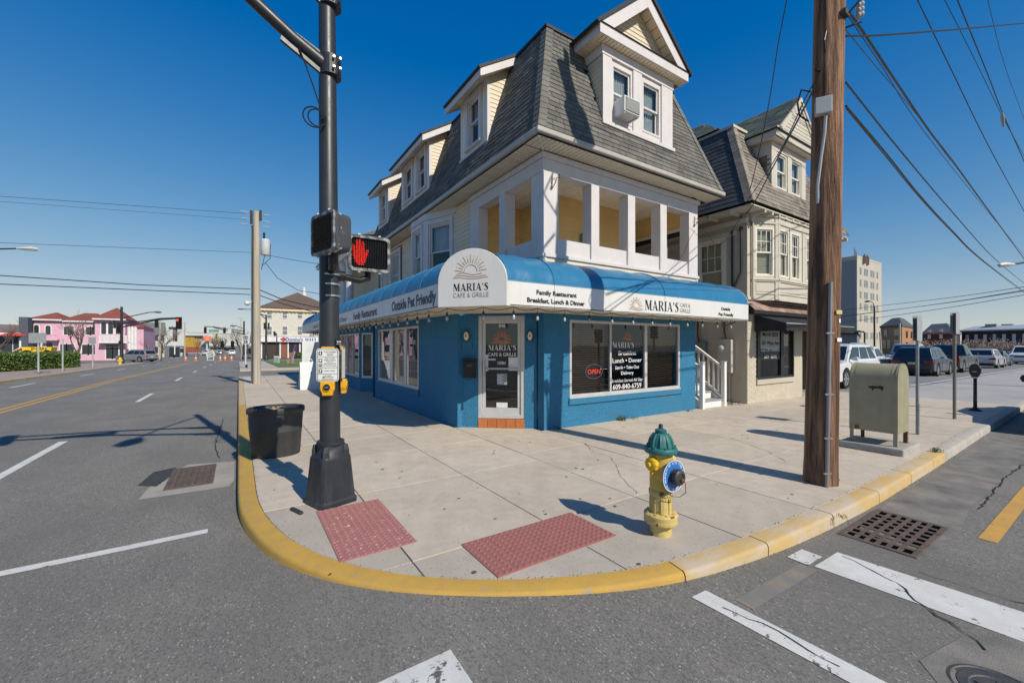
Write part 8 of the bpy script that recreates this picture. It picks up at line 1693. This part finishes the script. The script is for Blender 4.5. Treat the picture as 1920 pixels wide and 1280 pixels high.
wire([(1567, 0), (1602, 37), (1677, 149), (1742, 245), (1786, 302), (1843, 380), (1920, 485)], 5.0, 24, .016, 'heaviest cable running right from the top of the wooden pole', 0, 20)
wire([(1586, 57), (1640, 122), (1725, 223), (1782, 302)], 5.05, 13.5, .006, 'thin wire just below the heaviest cable, joining it mid sky')
wire([(1590, 30), (1660, 135), (1730, 243), (1840, 382), (1920, 478)], 5.0, 24, .006, 'thin wire alongside the heaviest cable', 0, 20)
wire([(1586, 199), (1664, 291), (1725, 367), (1786, 433), (1843, 488), (1920, 547)], 5.0, 26, .012, 'lower of two cables leaving the wooden pole beside the junction box', 0, 20)
wire([(1587, 204), (1664, 297), (1725, 371), (1786, 436), (1843, 490), (1920, 549)], 5.0, 26, .008, 'thin cable hugging the lower cable at the junction box', 0, 20)
wire([(1586, 155), (1686, 280), (1786, 398), (1865, 485), (1920, 531)], 5.0, 26, .011, 'middle cable leaving the wooden pole above the junction box', 0, 20)
wire([(1586, 68), (1640, 67), (1699, 63), (1800, 55), (1920, 44)], 5.1, 9, .014, 'nearly level cable running right across the sky from the wooden pole', 0, 15)
wire([(1720, 0), (1786, 136), (1852, 271), (1920, 396)], 10, 20, .012, 'steep high wire nearest the wooden pole', 4, 25)
wire([(1771, 0), (1826, 109), (1880, 219), (1920, 293)], 11, 19, .009, 'second steep high wire from the wooden pole', 4, 25)
wire([(1795, 0), (1852, 140), (1880, 212), (1920, 302)], 11, 19, .014, 'thick steep high wire with a grey splice', 4, 25)
wire([(1852, 0), (1882, 118), (1920, 223)], 12, 19, .008, 'rightmost steep high wire', 4, 25)
p, q = aD(1879, 212, 15.3), aD(1881.5, 238, 15.5); solo('wire_splice', MB().tube([p, p.lerp(q, .3) + V((.03, 0, 0)), q], [.03, .06, .03], 6), galv, 'grey splice on the thick steep wire in the upper right sky', 'splice')
wire([(1527, 165), (1500, 218), (1447, 318), (1420, 370), (1400, 402)], 4.95, 11.6, .012, 'lower service drop from the wooden pole to the beige house corner')
wire([(1528, 152), (1505, 195), (1470, 270), (1430, 335), (1393, 388)], 4.95, 11.6, .008, 'upper service drop from the wooden pole to the beige house corner')
wire([(1475, 0), (1458, 90), (1444, 180), (1424, 282), (1404, 363), (1390, 397)], 7.5, 11.6, .01, 'service wire coming down from above to the beige house corner', 3)
wire([(1390, 405), (1350, 460), (1325, 436), (1305, 415)], 11.6, 10.3, .007, 'slack wire between the beige house and the iron hook')
wire([(1389, 405), (1396, 420), (1404, 412), (1412, 425)], 11.55, 11.55, .01, 'tangle of black wire at the beige house service head')
wire([(1303, 432), (1292, 450), (1284, 470), (1265, 500)], 10.3, 9.9, .005, 'thin stay wire slanting down from the right iron hook')
def lw(pts, r, lab): b = MB(); b.tube([V(p) for p in pts], r, 5); solo('overhead_wire', b, black_m, lab, 'wire', 'overhead wires')
lw([(-30, 20.6, 7.2), (-15, 20.6, 6.35), (-6.53, 20.6, 6.49), (.25, 20.6, 7.1)], .007, 'highest thin wire running left from the weathered pole')
lw([(-30, 20.6, 6.9), (-15, 20.6, 6.15), (-6.53, 20.6, 6.32), (.25, 20.6, 6.85)], .005, 'second high thin wire running left from the weathered pole')
lw([(-30, 20.6, 5.6), (-16, 20.6, 4.9), (-6.53, 20.6, 4.97), (.42, 20.6, 5.5)], .007, 'middle wire running left from the weathered pole')
lw([(.75, 20.6, 5.48), (2.2, 20.6, 5.35), (4.9, 20.6, 5.2)], .01, 'middle wire from the weathered pole to the columned house')
lw([(-30, 20.6, 4.8), (-16, 20.6, 4.0), (-6.53, 20.6, 3.90), (-3, 20.6, 3.87), (.42, 20.6, 3.97)], .016, 'upper thick cable crossing the left street at the weathered pole')
lw([(-30, 20.6, 4.2), (-16, 20.6, 3.5), (-6.53, 20.6, 3.62), (-3, 20.6, 3.68), (.42, 20.6, 3.74)], .015, 'lower thick cable crossing the left street at the weathered pole')
lw([(.76, 20.6, 3.95), (1.6, 20.6, 3.6), (2.8, 20.6, 3.35), (4.8, 20.4, 3.1)], .02, 'upper thick cable from the weathered pole to the corner building')
lw([(.76, 20.6, 3.72), (1.6, 20.6, 3.42), (2.8, 20.6, 3.12), (4.8, 20.4, 2.95)], .018, 'lower thick cable from the weathered pole to the corner building')
lw([(.95, 20.45, 5.1), (1.4, 20.5, 4.5), (2.2, 20.6, 4.05), (4.8, 20.6, 3.75)], .012, 'curved service wire from the white transformer')
for i, (a, c_, lab) in enumerate((((1652, 573), (1925, 537), 'uppermost far wire right of the tower'), ((1652, 584), (1925, 543), 'second far wire right of the tower'), ((1600, 590), (1925, 545), 'third far wire crossing the tower'), ((1600, 602), (1925, 552), 'lowest far wire crossing the tower'))): wire([a, ((a[0] + c_[0]) / 2, (a[1] + c_[1]) / 2 + 2), c_], 75, 45, .035, lab, 25, 15)
flush_texts()
